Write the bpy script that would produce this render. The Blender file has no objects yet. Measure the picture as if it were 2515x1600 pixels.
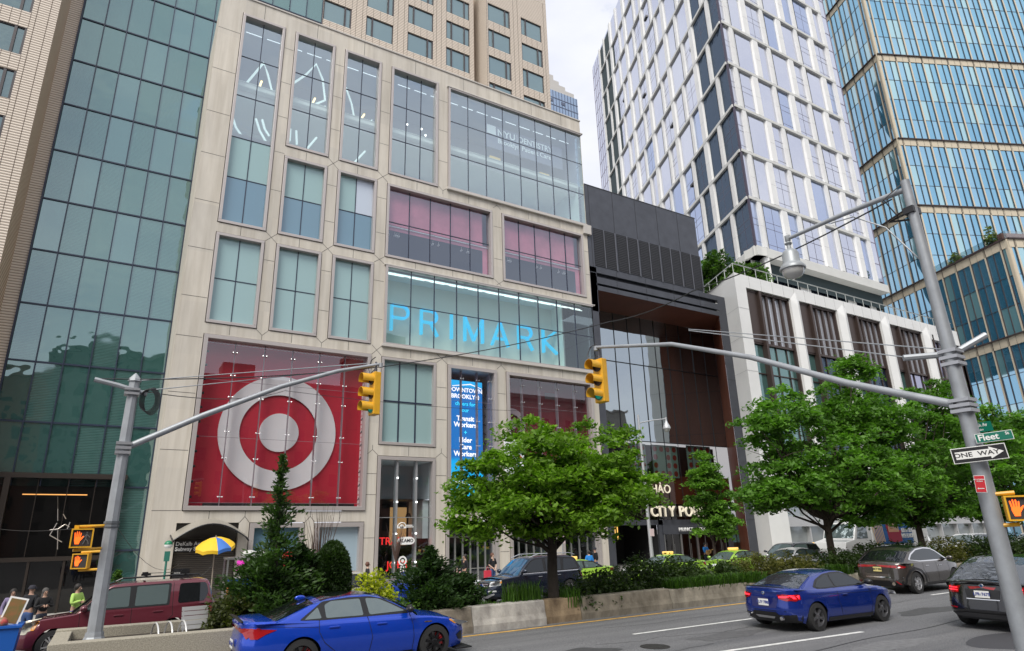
import bpy, bmesh, math, random
import numpy as np
from mathutils import Vector, Matrix
rnd = random.Random(7)
C = bpy.context.scene.collection
R_ = math.radians
# ---------------------------------------------------------------- camera, sky, sun, exposure
CAM_Z = 2.7274
RR = np.array([[0.86900185,0.13360441,0.4764301],[-0.49455715,0.26522831,0.82768784],[-0.01578,-0.95488418,0.29655891]])
_u,_s,_v = np.linalg.svd(RR); RR = _u@_v
FPX, CX, CY, PW = 1538.1177, 1197.9234, 824.4722, 2515.0
cam = bpy.data.objects.new('camera', bpy.data.cameras.new('camera')); C.objects.link(cam)
mw = Matrix.Identity(4)
for i in range(3):
    mw[i][0] = RR[i,0]; mw[i][1] = -RR[i,1]; mw[i][2] = -RR[i,2]
mw[2][3] = CAM_Z
cam.matrix_world = mw
cam.data.sensor_width = 36; cam.data.lens = 36*FPX/PW; cam.data.sensor_fit = 'HORIZONTAL'
cam.data.shift_x = (PW/2-CX)/PW; cam.data.shift_y = (CY-800)/PW
cam.data.clip_start = .05; cam.data.clip_end = 3000
bpy.context.scene.camera = cam
def at(u, v, y):            # point of the plane Y=y seen at photograph pixel u,v (used to read off real places on real planes)
    d = RR@np.array([u-CX, v-CY, FPX]); d = d*(y/d[1]); return Vector((d[0], y, d[2]+CAM_Z))
SUN_EL, SUN_AZ = R_(50), R_(228)       # sun behind the camera, to the left, veiled by cloud
w = bpy.data.worlds.new('World'); bpy.context.scene.world = w; w.use_nodes = True
nt = w.node_tree; nt.nodes.clear()
def N(t, ty, **k):
    n = t.nodes.new(ty)
    for a, b in k.items(): setattr(n, a, b)
    return n
wo = N(nt,'ShaderNodeOutputWorld'); bg = N(nt,'ShaderNodeBackground'); sky = N(nt,'ShaderNodeTexSky', sky_type='NISHITA', sun_disc=False)
sky.sun_elevation = SUN_EL; sky.sun_rotation = SUN_AZ; sky.air_density = 1.2; sky.dust_density = 2.0
tc = N(nt,'ShaderNodeTexCoord'); mp = N(nt,'ShaderNodeMapping'); mp.inputs['Scale'].default_value = (1.3,1.3,3.2); mp.inputs['Location'].default_value = (3.1,.4,.7)
nz = N(nt,'ShaderNodeTexNoise'); nz.inputs['Scale'].default_value = 2.0; nz.inputs['Detail'].default_value = 7; nz.inputs['Roughness'].default_value = .55
cr = N(nt,'ShaderNodeValToRGB'); cr.color_ramp.elements[0].position = .25; cr.color_ramp.elements[1].position = .38
nz2 = N(nt,'ShaderNodeTexNoise'); nz2.inputs['Scale'].default_value = 3.4; nz2.inputs['Detail'].default_value = 6
cr2 = N(nt,'ShaderNodeValToRGB'); cr2.color_ramp.elements[0].position = .3; cr2.color_ramp.elements[1].position = .72
cr2.color_ramp.elements[0].color = (3.6,3.75,4.3,1); cr2.color_ramp.elements[1].color = (4.7,4.75,4.95,1)
mx = N(nt,'ShaderNodeMixRGB')
nt.links.new(tc.outputs['Generated'], mp.inputs[0]); nt.links.new(mp.outputs[0], nz.inputs[0]); nt.links.new(mp.outputs[0], nz2.inputs[0])
nt.links.new(nz.outputs[0], cr.inputs[0]); nt.links.new(nz2.outputs[0], cr2.inputs[0])
nt.links.new(cr.outputs[0], mx.inputs[0]); nt.links.new(sky.outputs[0], mx.inputs[1]); nt.links.new(cr2.outputs[0], mx.inputs[2])
nt.links.new(mx.outputs[0], bg.inputs[0]); nt.links.new(bg.outputs[0], wo.inputs[0]); bg.inputs[1].default_value = .1
sl = bpy.data.lights.new('sun','SUN'); sl.energy = 1.5; sl.angle = R_(30); sl.color = (1,.96,.9)
so = bpy.data.objects.new('sun', sl); C.objects.link(so)
so.rotation_euler = Vector((-math.sin(SUN_AZ)*math.cos(SUN_EL), -math.cos(SUN_AZ)*math.cos(SUN_EL), -math.sin(SUN_EL))).to_track_quat('-Z','Y').to_euler()
vs = bpy.context.scene.view_settings; vs.view_transform = 'Standard'; vs.look = 'None'; vs.gamma = 1; vs.exposure = 1.17
cy_ = bpy.context.scene.cycles; cy_.max_bounces = 8; cy_.glossy_bounces = 4; cy_.transparent_max_bounces = 12; cy_.transmission_bounces = 4; cy_.diffuse_bounces = 3
cy_.use_denoising = True

# ---------------------------------------------------------------- materials
MATS = {}
def mat(name, col=(.5,.5,.5), rough=.6, metal=0., spec=.5, var=0, vscale=3., bump=0, bscale=20., coat=0, emit=None, estr=1., stretch=None, tint2=None, wave=None, sheen=None):
    if name in MATS: return MATS[name]
    m = bpy.data.materials.new(name); m.use_nodes = True; t = m.node_tree; p = t.nodes['Principled BSDF']
    p.inputs['Base Color'].default_value = (*col,1); p.inputs['Roughness'].default_value = rough; p.inputs['Metallic'].default_value = metal
    p.inputs['Specular IOR Level'].default_value = spec; p.inputs['Coat Weight'].default_value = coat; p.inputs['Coat Roughness'].default_value = .03
    if emit: p.inputs['Emission Color'].default_value = (*emit,1); p.inputs['Emission Strength'].default_value = estr
    co = N(t,'ShaderNodeTexCoord'); vec = co.outputs['Object']
    if stretch:
        mpn = N(t,'ShaderNodeMapping'); mpn.inputs['Scale'].default_value = stretch; t.links.new(vec, mpn.inputs[0]); vec = mpn.outputs[0]
    if var:
        n1 = N(t,'ShaderNodeTexNoise'); n1.inputs['Scale'].default_value = vscale; n1.inputs['Detail'].default_value = 6; n1.inputs['Roughness'].default_value = .6
        t.links.new(vec, n1.inputs[0]); r = N(t,'ShaderNodeValToRGB'); r.color_ramp.elements[0].position = .3; r.color_ramp.elements[1].position = .7
        a = tint2 or tuple(c*(1-var) for c in col); b = tuple(min(1,c*(1+var*.6)) for c in col)
        r.color_ramp.elements[0].color = (*a,1); r.color_ramp.elements[1].color = (*b,1)
        t.links.new(n1.outputs[0], r.inputs[0]); t.links.new(r.outputs[0], p.inputs['Base Color'])
    if bump:
        n2 = N(t,'ShaderNodeTexNoise'); n2.inputs['Scale'].default_value = bscale; n2.inputs['Detail'].default_value = 4
        b_ = N(t,'ShaderNodeBump'); b_.inputs['Strength'].default_value = bump; b_.inputs['Distance'].default_value = .05
        t.links.new(vec, n2.inputs[0]); t.links.new(n2.outputs[0], b_.inputs['Height']); t.links.new(b_.outputs[0], p.inputs['Normal'])
    if wave:    # horizontal ribs: (period m, depth strength, groove colour)
        wv = N(t,'ShaderNodeTexWave', wave_type='BANDS', bands_direction='Z', wave_profile='SIN'); wv.inputs['Scale'].default_value = .314159*1.0/wave[0]
        t.links.new(co.outputs['Object'], wv.inputs[0])
        r = N(t,'ShaderNodeValToRGB'); r.color_ramp.elements[0].position = .1; r.color_ramp.elements[1].position = .45
        r.color_ramp.elements[0].color = (*wave[2],1); r.color_ramp.elements[1].color = (*col,1)
        b_ = N(t,'ShaderNodeBump'); b_.inputs['Strength'].default_value = wave[1]; b_.inputs['Distance'].default_value = .03
        t.links.new(wv.outputs['Fac'], r.inputs[0]); t.links.new(r.outputs[0], p.inputs['Base Color']); t.links.new(wv.outputs['Fac'], b_.inputs['Height']); t.links.new(b_.outputs[0], p.inputs['Normal'])
    MATS[name] = m; return m
def schlick(t, base):      # mirror share by view angle, same from both sides of a pane
    lw = N(t,'ShaderNodeLayerWeight'); lw.inputs[0].default_value = .5; pw = N(t,'ShaderNodeMath', operation='POWER'); pw.inputs[1].default_value = 4.0
    ma = N(t,'ShaderNodeMath', operation='MULTIPLY_ADD', use_clamp=True); ma.inputs[1].default_value = max(.05,.96-base); ma.inputs[2].default_value = base+.04
    t.links.new(lw.outputs['Facing'], pw.inputs[0]); t.links.new(pw.outputs[0], ma.inputs[0]); return lw, ma
def glass(name, tint=(.8,.9,.9), refl=(1,1,1), f=1.55, rough=.01, dens=.25, wob=.02, wscale=.6):
    """clear window glass: mostly see-through, mirror by fresnel"""
    if name in MATS: return MATS[name]
    m = bpy.data.materials.new(name); m.use_nodes = True; t = m.node_tree; t.nodes.clear()
    o = N(t,'ShaderNodeOutputMaterial'); tr = N(t,'ShaderNodeBsdfTransparent'); tr.inputs[0].default_value = (*tint,1)
    gl = N(t,'ShaderNodeBsdfGlossy'); gl.inputs['Color'].default_value = (*refl,1); gl.inputs['Roughness'].default_value = rough
    fr, mth = schlick(t, dens)
    mi = N(t,'ShaderNodeMixShader')
    n2 = N(t,'ShaderNodeTexNoise'); n2.inputs['Scale'].default_value = wscale; co = N(t,'ShaderNodeTexCoord'); b_ = N(t,'ShaderNodeBump'); b_.inputs['Strength'].default_value = wob; b_.inputs['Distance'].default_value = .3
    t.links.new(co.outputs['Object'], n2.inputs[0]); t.links.new(n2.outputs[0], b_.inputs['Height']); t.links.new(b_.outputs[0], gl.inputs['Normal'])
    t.links.new(mth.outputs[0], mi.inputs[0]); t.links.new(tr.outputs[0], mi.inputs[1]); t.links.new(gl.outputs[0], mi.inputs[2]); t.links.new(mi.outputs[0], o.inputs[0])
    MATS[name] = m; return m
def mirror(name, col, under=(.02,.03,.04), k=.6, rough=.02, wob=.05, wscale=.5, detail=2):
    """coated facade glass: dark body with a tinted mirror coat"""
    if name in MATS: return MATS[name]
    m = bpy.data.materials.new(name); m.use_nodes = True; t = m.node_tree; t.nodes.clear()
    o = N(t,'ShaderNodeOutputMaterial'); df = N(t,'ShaderNodeBsdfDiffuse'); df.inputs[0].default_value = (*under,1)
    gl = N(t,'ShaderNodeBsdfGlossy'); gl.inputs['Color'].default_value = (*col,1); gl.inputs['Roughness'].default_value = rough
    lw, mth = schlick(t, k)
    mi = N(t,'ShaderNodeMixShader'); n2 = N(t,'ShaderNodeTexNoise'); n2.inputs['Scale'].default_value = wscale; n2.inputs['Detail'].default_value = detail
    co = N(t,'ShaderNodeTexCoord'); b_ = N(t,'ShaderNodeBump'); b_.inputs['Strength'].default_value = wob; b_.inputs['Distance'].default_value = .3
    t.links.new(co.outputs['Object'], n2.inputs[0]); t.links.new(n2.outputs[0], b_.inputs['Height']); t.links.new(b_.outputs[0], gl.inputs['Normal'])
    t.links.new(mth.outputs[0], mi.inputs[0]); t.links.new(df.outputs[0], mi.inputs[1]); t.links.new(gl.outputs[0], mi.inputs[2]); t.links.new(mi.outputs[0], o.inputs[0])
    MATS[name] = m; return m
def leafmat(name, col):
    if name in MATS: return MATS[name]
    m = bpy.data.materials.new(name); m.use_nodes = True; t = m.node_tree; p = t.nodes['Principled BSDF']; o = t.nodes['Material Output']
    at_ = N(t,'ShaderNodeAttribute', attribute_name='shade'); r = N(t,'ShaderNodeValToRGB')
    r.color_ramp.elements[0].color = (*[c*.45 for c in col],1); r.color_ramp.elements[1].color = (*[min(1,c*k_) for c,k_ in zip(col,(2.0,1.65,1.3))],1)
    p.inputs['Roughness'].default_value = .5; p.inputs['Specular IOR Level'].default_value = .35
    tl = N(t,'ShaderNodeBsdfTranslucent'); mi = N(t,'ShaderNodeMixShader'); mi.inputs[0].default_value = .38
    t.links.new(at_.outputs['Fac'], r.inputs[0]); t.links.new(r.outputs[0], p.inputs['Base Color'])
    hs = N(t,'ShaderNodeMixRGB', blend_type='MULTIPLY'); hs.inputs[0].default_value = 1; hs.inputs[2].default_value = (1.25,1.6,.5,1)
    t.links.new(r.outputs[0], hs.inputs[1]); t.links.new(hs.outputs[0], tl.inputs[0])
    t.links.new(p.outputs[0], mi.inputs[1]); t.links.new(tl.outputs[0], mi.inputs[2]); t.links.new(mi.outputs[0], o.inputs[0])
    MATS[name] = m; return m

# ---------------------------------------------------------------- mesh helpers
class M:
    def __init__(s): s.v = []; s.f = []; s.mi = []
    def add(s, vs, fs, mi=0):
        b = len(s.v); s.v += [tuple(p) for p in vs]; s.f += [tuple(b+i for i in f) for f in fs]; s.mi += [mi]*len(fs); return s
    def box(s, x0, y0, z0, x1, y1, z1, mi=0, T=None):
        vs = [(x,y,z) for z in (z0,z1) for y in (y0,y1) for x in (x0,x1)]
        if T is not None: vs = [T@Vector(p) for p in vs]
        return s.add(vs, [(0,2,3,1),(4,5,7,6),(0,1,5,4),(2,6,7,3),(0,4,6,2),(1,3,7,5)], mi)
    def quad(s, a, b, c, d, mi=0): return s.add([a,b,c,d], [(0,1,2,3)], mi)
    def tube(s, pts, r, n=8, mi=0, cap=True, closed=False):
        pts = [Vector(p) for p in pts]; k = len(pts); rs = r if isinstance(r,(list,tuple)) else [r]*k; vs = []; fs = []; up = None
        for i, p in enumerate(pts):
            a = pts[i-1] if (i or closed) else p; b = pts[(i+1)%k] if (i < k-1 or closed) else p
            d = (b-a)
            d = d.normalized() if d.length > 1e-9 else Vector((0,0,1))
            if up is None: up = Vector((0,0,1)) if abs(d.z) < .9 else Vector((0,1,0))
            x = d.cross(up)
            if x.length < 1e-4: up = Vector((1,0,0)); x = d.cross(up)
            x.normalize(); y = x.cross(d).normalized(); up = y
            for j in range(n):
                t = 2*math.pi*j/n; vs.append(p+(x*math.cos(t)+y*math.sin(t))*rs[i])
        for i in range(k if closed else k-1):
            for j in range(n): a = i*n+j; b = i*n+(j+1)%n; c = ((i+1)%k)*n; fs.append((a, b, c+(j+1)%n, c+j))
        if cap and not closed: fs.append(tuple(range(n))[::-1]); fs.append(tuple(range((k-1)*n, k*n)))
        return s.add(vs, fs, mi)
    def lathe(s, prof, n=16, o=(0,0,0), ax='z', mi=0, T=None, cap=True):
        vs = []; fs = []
        for r, h in prof:
            for j in range(n):
                t = 2*math.pi*j/n; a, b = r*math.cos(t), r*math.sin(t)
                p = (a,b,h) if ax == 'z' else ((a,h,b) if ax == 'y' else (h,a,b))
                p = Vector((p[0]+o[0], p[1]+o[1], p[2]+o[2])); vs.append(T@p if T is not None else p)
        for i in range(len(prof)-1):
            for j in range(n): a = i*n+j; b = i*n+(j+1)%n; fs.append((a, b, b+n, a+n))
        if cap and prof[0][0] > 1e-4: fs.append(tuple(range(n))[::-1])
        if cap and prof[-1][0] > 1e-4: fs.append(tuple(range((len(prof)-1)*n, len(prof)*n)))
        return s.add(vs, fs, mi)
    def prism(s, poly, f0, f1, mi=0):      # poly 2d pts, f0/f1 map (a,b)->3d for the two ends
        n = len(poly); return s.add([f0(*p) for p in poly]+[f1(*p) for p in poly], [tuple(range(n))[::-1], tuple(range(n,2*n))]+[(i,(i+1)%n,n+(i+1)%n,n+i) for i in range(n)], mi)
    def sphere(s, c, r, n=10, mi=0, sz=1.):
        return s.lathe([(max(1e-5,r*math.sin(math.pi*i/n)), -r*sz*math.cos(math.pi*i/n)) for i in range(n+1)], n+2, c, 'z', mi)
    def build(s, name, mats, parent=None, smooth=0, bevel=0, label=None, recalc=True):
        me = bpy.data.meshes.new(name); me.from_pydata(s.v, [], s.f)
        mats = mats if isinstance(mats,(list,tuple)) else [mats]
        for m in mats: me.materials.append(m)
        if len(mats) > 1: me.polygons.foreach_set('material_index', s.mi)
        if recalc and len(s.f) < 30000:
            bm = bmesh.new(); bm.from_mesh(me); bmesh.ops.remove_doubles(bm, verts=bm.verts, dist=1e-5) if smooth else None
            bmesh.ops.recalc_face_normals(bm, faces=bm.faces); bm.to_mesh(me); bm.free()
        if smooth:
            me.polygons.foreach_set('use_smooth', [True]*len(me.polygons)); me.update()
            try: me.set_sharp_from_angle(angle=R_(smooth))
            except Exception: pass
        o = bpy.data.objects.new(name, me); C.objects.link(o)
        if bevel: b = o.modifiers.new('bevel','BEVEL'); b.width = bevel; b.segments = 2; b.limit_method = 'ANGLE'
        if parent: o.parent = parent
        if label: o['label'] = label
        return o
def tag(o, label, cat, group=None):
    o['label'] = label; o['category'] = cat
    if group: o['group'] = group
    return o
def thing(name, label, cat, loc=(0,0,0), rz=0, group=None):
    o = bpy.data.objects.new(name, None); C.objects.link(o); o.location = loc; o.rotation_euler = (0,0,rz); o.empty_display_size = .2
    return tag(o, label, cat, group)
def struct(o): o['kind'] = 'structure'; return o
def dup(root, loc, rz, label, group=None):
    r = root.copy(); C.objects.link(r); r.location = loc; r.rotation_euler = (0,0,rz); r['label'] = label
    if group: r['group'] = group
    for ch in list(root.children):
        c = ch.copy(); C.objects.link(c); c.parent = r
        for g in ch.children: d = g.copy(); C.objects.link(d); d.parent = c
    return r
def text(name, s, size, m, loc, rot, parent=None, ext=.02, bold=0, align='CENTER', sx=1., shear=0, sp=1., label=None):
    cu = bpy.data.curves.new(name,'FONT'); cu.body = s; cu.size = size; cu.extrude = ext; cu.offset = bold; cu.align_x = align; cu.align_y = 'CENTER'; cu.shear = shear; cu.space_character = sp; cu.resolution_u = 3
    o = bpy.data.objects.new('tmp_text', cu); C.objects.link(o); bpy.context.view_layer.update()
    me = bpy.data.meshes.new_from_object(o.evaluated_get(bpy.context.evaluated_depsgraph_get())); bpy.data.objects.remove(o)
    me.materials.clear(); me.materials.append(m); me.name = name
    r = bpy.data.objects.new(name, me); C.objects.link(r); r.location = loc; r.rotation_euler = rot; r.scale = (sx,1,1)
    if parent: r.parent = parent
    if label: r['label'] = label
    return r
FACE = (R_(90),0,0)        # text standing up, read from -Y
def pattern(parent, b, m):  # joints, seams: surface pattern kept inside the mesh of the wall (or piers) they mark
    w = [c for k in ('wall','pier') for c in parent.children if c.name.split('.')[0] == k][0]; me = w.data; n = len(me.vertices)
    vs = [tuple(v.co) for v in me.vertices]+b.v; fs = [tuple(p.vertices) for p in me.polygons]; mi = [p.material_index for p in me.polygons]+[len(me.materials)]*len(b.f); fs += [tuple(n+i for i in f) for f in b.f]
    m2 = bpy.data.meshes.new(me.name); m2.from_pydata(vs, [], fs)
    for q in me.materials: m2.materials.append(q)
    m2.materials.append(m); m2.polygons.foreach_set('material_index', mi); m2.update(); w.data = m2
def gz(x, y):              # the lie of the land: the avenue climbs to the right and falls away past the median
    k = max(.036, .06-.0014*x); yy = min(max(y,16.1),36); return .0097*x-k*(yy-16.1)
# ---------------------------------------------------------------- common materials
STONE = mat('limestone', (.60,.56,.49), .75, var=.10, vscale=1.1, bump=.06, bscale=12, stretch=(1,1,.22), tint2=(.51,.475,.415))
def weather(m, k=.88):     # rain streaks and panel-to-panel tone
    t = m.node_tree; p = t.nodes['Principled BSDF']; src = p.inputs['Base Color'].links[0].from_socket; co = N(t,'ShaderNodeTexCoord')
    a = N(t,'ShaderNodeMapping'); a.inputs['Scale'].default_value = (3.2,3.2,.16); n1 = N(t,'ShaderNodeTexNoise'); n1.inputs['Scale'].default_value = 1.0; n1.inputs['Detail'].default_value = 5; r = N(t,'ShaderNodeValToRGB'); r.color_ramp.elements[0].position = .34; r.color_ramp.elements[0].color = (k,k*.985,k*.96,1); r.color_ramp.elements[1].position = .56; r.color_ramp.elements[1].color = (1,1,1,1)
    s = N(t,'ShaderNodeVectorMath', operation='SNAP'); s.inputs[1].default_value = (2.9,50,3.0); wn = N(t,'ShaderNodeTexWhiteNoise'); r2 = N(t,'ShaderNodeValToRGB'); r2.color_ramp.elements[0].color = (.93,.93,.93,1); r2.color_ramp.elements[1].color = (1.03,1.02,1.0,1)
    m1 = N(t,'ShaderNodeMixRGB', blend_type='MULTIPLY'); m1.inputs[0].default_value = 1; m2 = N(t,'ShaderNodeMixRGB', blend_type='MULTIPLY'); m2.inputs[0].default_value = 1
    t.links.new(co.outputs['Object'], a.inputs[0]); t.links.new(a.outputs[0], n1.inputs[0]); t.links.new(n1.outputs[0], r.inputs[0]); t.links.new(co.outputs['Object'], s.inputs[0]); t.links.new(s.outputs[0], wn.inputs[0]); t.links.new(wn.outputs['Value'], r2.inputs[0])
    t.links.new(src, m1.inputs[1]); t.links.new(r.outputs[0], m1.inputs[2]); t.links.new(m1.outputs[0], m2.inputs[1]); t.links.new(r2.outputs[0], m2.inputs[2]); t.links.new(m2.outputs[0], p.inputs['Base Color'])
weather(STONE)
JOINT = mat('joint_dark', (.10,.095,.085), .9)
FRAME = mat('window_frame_metal', (.47,.43,.41), .38, .35)
MULL = mat('mullion_navy', (.018,.025,.05), .4)
DARKM = mat('dark_zinc', (.072,.077,.092), .5, .3, var=.18, vscale=1.2)
LOUV = mat('louvre_black', (.014,.015,.019), .6, wave=(.16,.6,(.004,.004,.006)))
CLEAR = glass('clear_glass', (.88,.98,.96), (.80,.90,.97), dens=.33, wob=.05)
CLEAR2 = glass('clear_glass_low', (.84,.9,.92), (.9,.95,1), dens=.1, wob=.01)
WHITEW = mat('white_plaster', (.78,.80,.79), .7)
RIB = mat('ribbed_terracotta', (.67,.59,.50), .7, wave=(.17,.7,(.33,.27,.21)))
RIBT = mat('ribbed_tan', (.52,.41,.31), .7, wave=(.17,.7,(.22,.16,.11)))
BLACK = mat('black_metal', (.015,.015,.017), .4)
GREY = mat('galvanised_grey', (.34,.36,.38), .5, .35, var=.15, vscale=4)
CONC = mat('grey_concrete', (.42,.41,.38), .9, var=.12, vscale=6)
# ---------------------------------------------------------------- ground, roads, pavements
def strip(name, y0, y1, m, dz=0, x0=-90, x1=190, skirt=0, xs=48, nyy=None):
    b = M(); X = np.linspace(x0, x1, xs); Yv = np.linspace(y0, y1, nyy or max(2, int((y1-y0)/1.5)+1)); n = len(Yv)
    vs = [(x, y, gz(x,y)+dz) for x in X for y in Yv]; fs = [(i*n+j, (i+1)*n+j, (i+1)*n+j+1, i*n+j+1) for i in range(len(X)-1) for j in range(n-1)]
    b.add(vs, fs)
    if skirt:
        for yy in (y0, y1):
            for i in range(len(X)-1): b.quad((X[i],yy,gz(X[i],yy)+dz), (X[i+1],yy,gz(X[i+1],yy)+dz), (X[i+1],yy,gz(X[i+1],yy)+dz-skirt), (X[i],yy,gz(X[i],yy)+dz-skirt))
    return struct(b.build(name, m, recalc=False))
def road_mat():
    m = mat('asphalt', (.062,.062,.065), .88, var=.22, vscale=.5, bump=.25, bscale=60); t = m.node_tree; p = t.nodes['Principled BSDF']
    co = N(t,'ShaderNodeTexCoord'); mpn = N(t,'ShaderNodeMapping'); mpn.inputs['Scale'].default_value = (.05,1.1,1)
    n1 = N(t,'ShaderNodeTexNoise'); n1.inputs['Scale'].default_value = 1.4; n1.inputs['Detail'].default_value = 8
    n3 = N(t,'ShaderNodeTexNoise'); n3.inputs['Scale'].default_value = 45; n3.inputs['Detail'].default_value = 3
    r = N(t,'ShaderNodeValToRGB'); r.color_ramp.elements[0].position = .3; r.color_ramp.elements[0].color = (.098,.099,.105,1); r.color_ramp.elements[1].position = .72; r.color_ramp.elements[1].color = (.168,.168,.172,1)
    r3 = N(t,'ShaderNodeValToRGB'); r3.color_ramp.elements[0].position = .35; r3.color_ramp.elements[0].color = (.55,.55,.56,1); r3.color_ramp.elements[1].position = .62; r3.color_ramp.elements[1].color = (1.35,1.35,1.32,1)
    mu = N(t,'ShaderNodeMixRGB', blend_type='MULTIPLY'); mu.inputs[0].default_value = .9
    t.links.new(co.outputs['Object'], mpn.inputs[0]); t.links.new(mpn.outputs[0], n1.inputs[0]); t.links.new(co.outputs['Object'], n3.inputs[0])
    t.links.new(n1.outputs[0], r.inputs[0]); t.links.new(n3.outputs[0], r3.inputs[0]); t.links.new(r.outputs[0], mu.inputs[1]); t.links.new(r3.outputs[0], mu.inputs[2]); t.links.new(mu.outputs[0], p.inputs['Base Color'])
    return m
ASPH = road_mat()
PAVE = mat('pavement_concrete', (.40,.385,.36), .9, var=.12, vscale=1.5, bump=.1, bscale=30)
struct(M().quad((-1500,-1500,-8),(2500,-1500,-8),(2500,2500,-8),(-1500,2500,-8)).build('ground', mat('far_ground',(.16,.155,.15),.95)))
strip('road', -40, 30, ASPH, nyy=60)
strip('pavement', 29.9, 47.5, PAVE, dz=.14, skirt=.3)
YEL = mat('road_paint_yellow', (.62,.36,.07), .75, var=.35, vscale=5); WHI = mat('road_paint_white', (.66,.66,.63), .75, var=.3, vscale=6)
def mark(name, x0, x1, yf, wd, m, n=30):
    b = M()
    for i in range(n):
        a, c = x0+(x1-x0)*i/n, x0+(x1-x0)*(i+1)/n; b.quad((a,yf(a),gz(a,yf(a))+.005),(c,yf(c),gz(c,yf(c))+.005),(c,yf(c)+wd,gz(c,yf(c)+wd)+.005),(a,yf(a)+wd,gz(a,yf(a)+wd)+.005))
    return struct(b.build(name, m))
mark('road_line_yellow', 5.5, 70, lambda x: 15.82, .13, YEL, 60)
for a, c in ((11.9,16.35),(25.75,29),(37,41)): mark('road_line_white', a, c, lambda x: 13.4-(x-11.9)*.02, .12, WHI, 6)
for a, c in ((7.2,16.5),): mark('road_line_white', a, c, lambda x: 10.5-(x-12.1)*.075, .13, WHI, 12)
for k in range(1): mark('road_seam', 9, 24, lambda x: 9.45+.06*math.sin(x*1.3)+.03*(x-12), .035, mat('tar_seam',(.02,.02,.022),.6), 60)
b = M(); vs = [(17.9+1.5*math.cos(t)*(1+.08*math.sin(3*t)), 7.55+.75*math.sin(t)) for t in np.linspace(0,2*math.pi,28)[:-1]]
b.add([(x,y,gz(x,y)+.004) for x,y in vs], [tuple(range(len(vs)))]); struct(b.build('road_patch', mat('tar_patch',(.045,.045,.05),.8)))
for cx_,cy_,rx_,ry_,cl in ((13.6,11.9,1.3,.35,.10),(9.4,12.3,.9,.5,.052),(21.5,11.2,1.6,.4,.06),(19.6,14.7,1.1,.5,.055),(15.2,8.9,1.5,.35,.16)):
    b = M(); vs = [(cx_+rx_*math.cos(t)*(1+.2*math.sin(3*t+cx_)), cy_+ry_*math.sin(t)*(1+.15*math.cos(5*t))) for t in np.linspace(0,2*math.pi,34)[:-1]]
    b.add([(x,y,gz(x,y)+.0035) for x,y in vs], [tuple(range(len(vs)))]); struct(b.build('road_stain', mat('stain_%d'%int(cl*1000),(cl,cl,cl*1.02),.85,var=.25,vscale=7)))
for pts in ([(10.2,12.9),(11.4,12.6),(12.1,12.75),(13.9,12.3),(15.1,12.45)],[(12.0,14.7),(13.5,14.45),(15,14.6),(17.2,14.4),(18.5,14.55)],[(8.2,11.3),(9.5,11.5),(10.4,11.2),(12.5,11.35)],[(20.5,13.0),(22.2,12.7),(23.8,12.85),(25.5,12.6)]):
    b = M()
    for (xa,ya),(xb,yb) in zip(pts[:-1],pts[1:]):
        for k in range(5): x_,y_,X_,Y_ = xa+(xb-xa)*k/5,ya+(yb-ya)*k/5+.03*math.sin(9*(xa+k)),xa+(xb-xa)*(k+1)/5,ya+(yb-ya)*(k+1)/5+.03*math.sin(9*(xa+k+1)); b.quad((x_,y_,gz(x_,y_)+.0045),(X_,Y_,gz(X_,Y_)+.0045),(X_,Y_+.016,gz(X_,Y_)+.0045),(x_,y_+.016,gz(x_,y_)+.0045))
    struct(b.build('road_crack', MATS['tar_seam'], recalc=False))
b = M(); b.lathe([(.34,.0),(.34,.006),(.29,.007),(.285,.003),(.001,.004)],26,(11.15,11.9,gz(11.15,11.9))); tag(b.build('manhole_cover', mat('cast_iron',(.05,.048,.045),.6,.6,bump=.4,bscale=30), None), 'round iron manhole cover in the lane left of the deep blue coupe', 'manhole')
# ---------------------------------------------------------------- wall with openings
def wall_open(b, x0, x1, z0, z1, ops, y, depth, mi=0, back=None):
    xs = sorted({x0,x1}|{v for o in ops for v in (o[0],o[1])}); zs = sorted({z0,z1}|{v for o in ops for v in (o[2],o[3])})
    for i in range(len(xs)-1):
        for j in range(len(zs)-1):
            cx, cz = (xs[i]+xs[i+1])/2, (zs[j]+zs[j+1])/2
            if any(o[0]<cx<o[1] and o[2]<cz<o[3] for o in ops): continue
            b.quad((xs[i],y,zs[j]),(xs[i+1],y,zs[j]),(xs[i+1],y,zs[j+1]),(xs[i],y,zs[j+1]), mi)
    for o in ops:
        a,c,d,e = o[:4]; yb = y+depth
        b.quad((a,y,d),(c,y,d),(c,yb,d),(a,yb,d),mi); b.quad((a,y,e),(a,yb,e),(c,yb,e),(c,y,e),mi)
        b.quad((a,y,d),(a,yb,d),(a,yb,e),(a,y,e),mi); b.quad((c,y,d),(c,y,e),(c,yb,e),(c,yb,d),mi)
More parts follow.
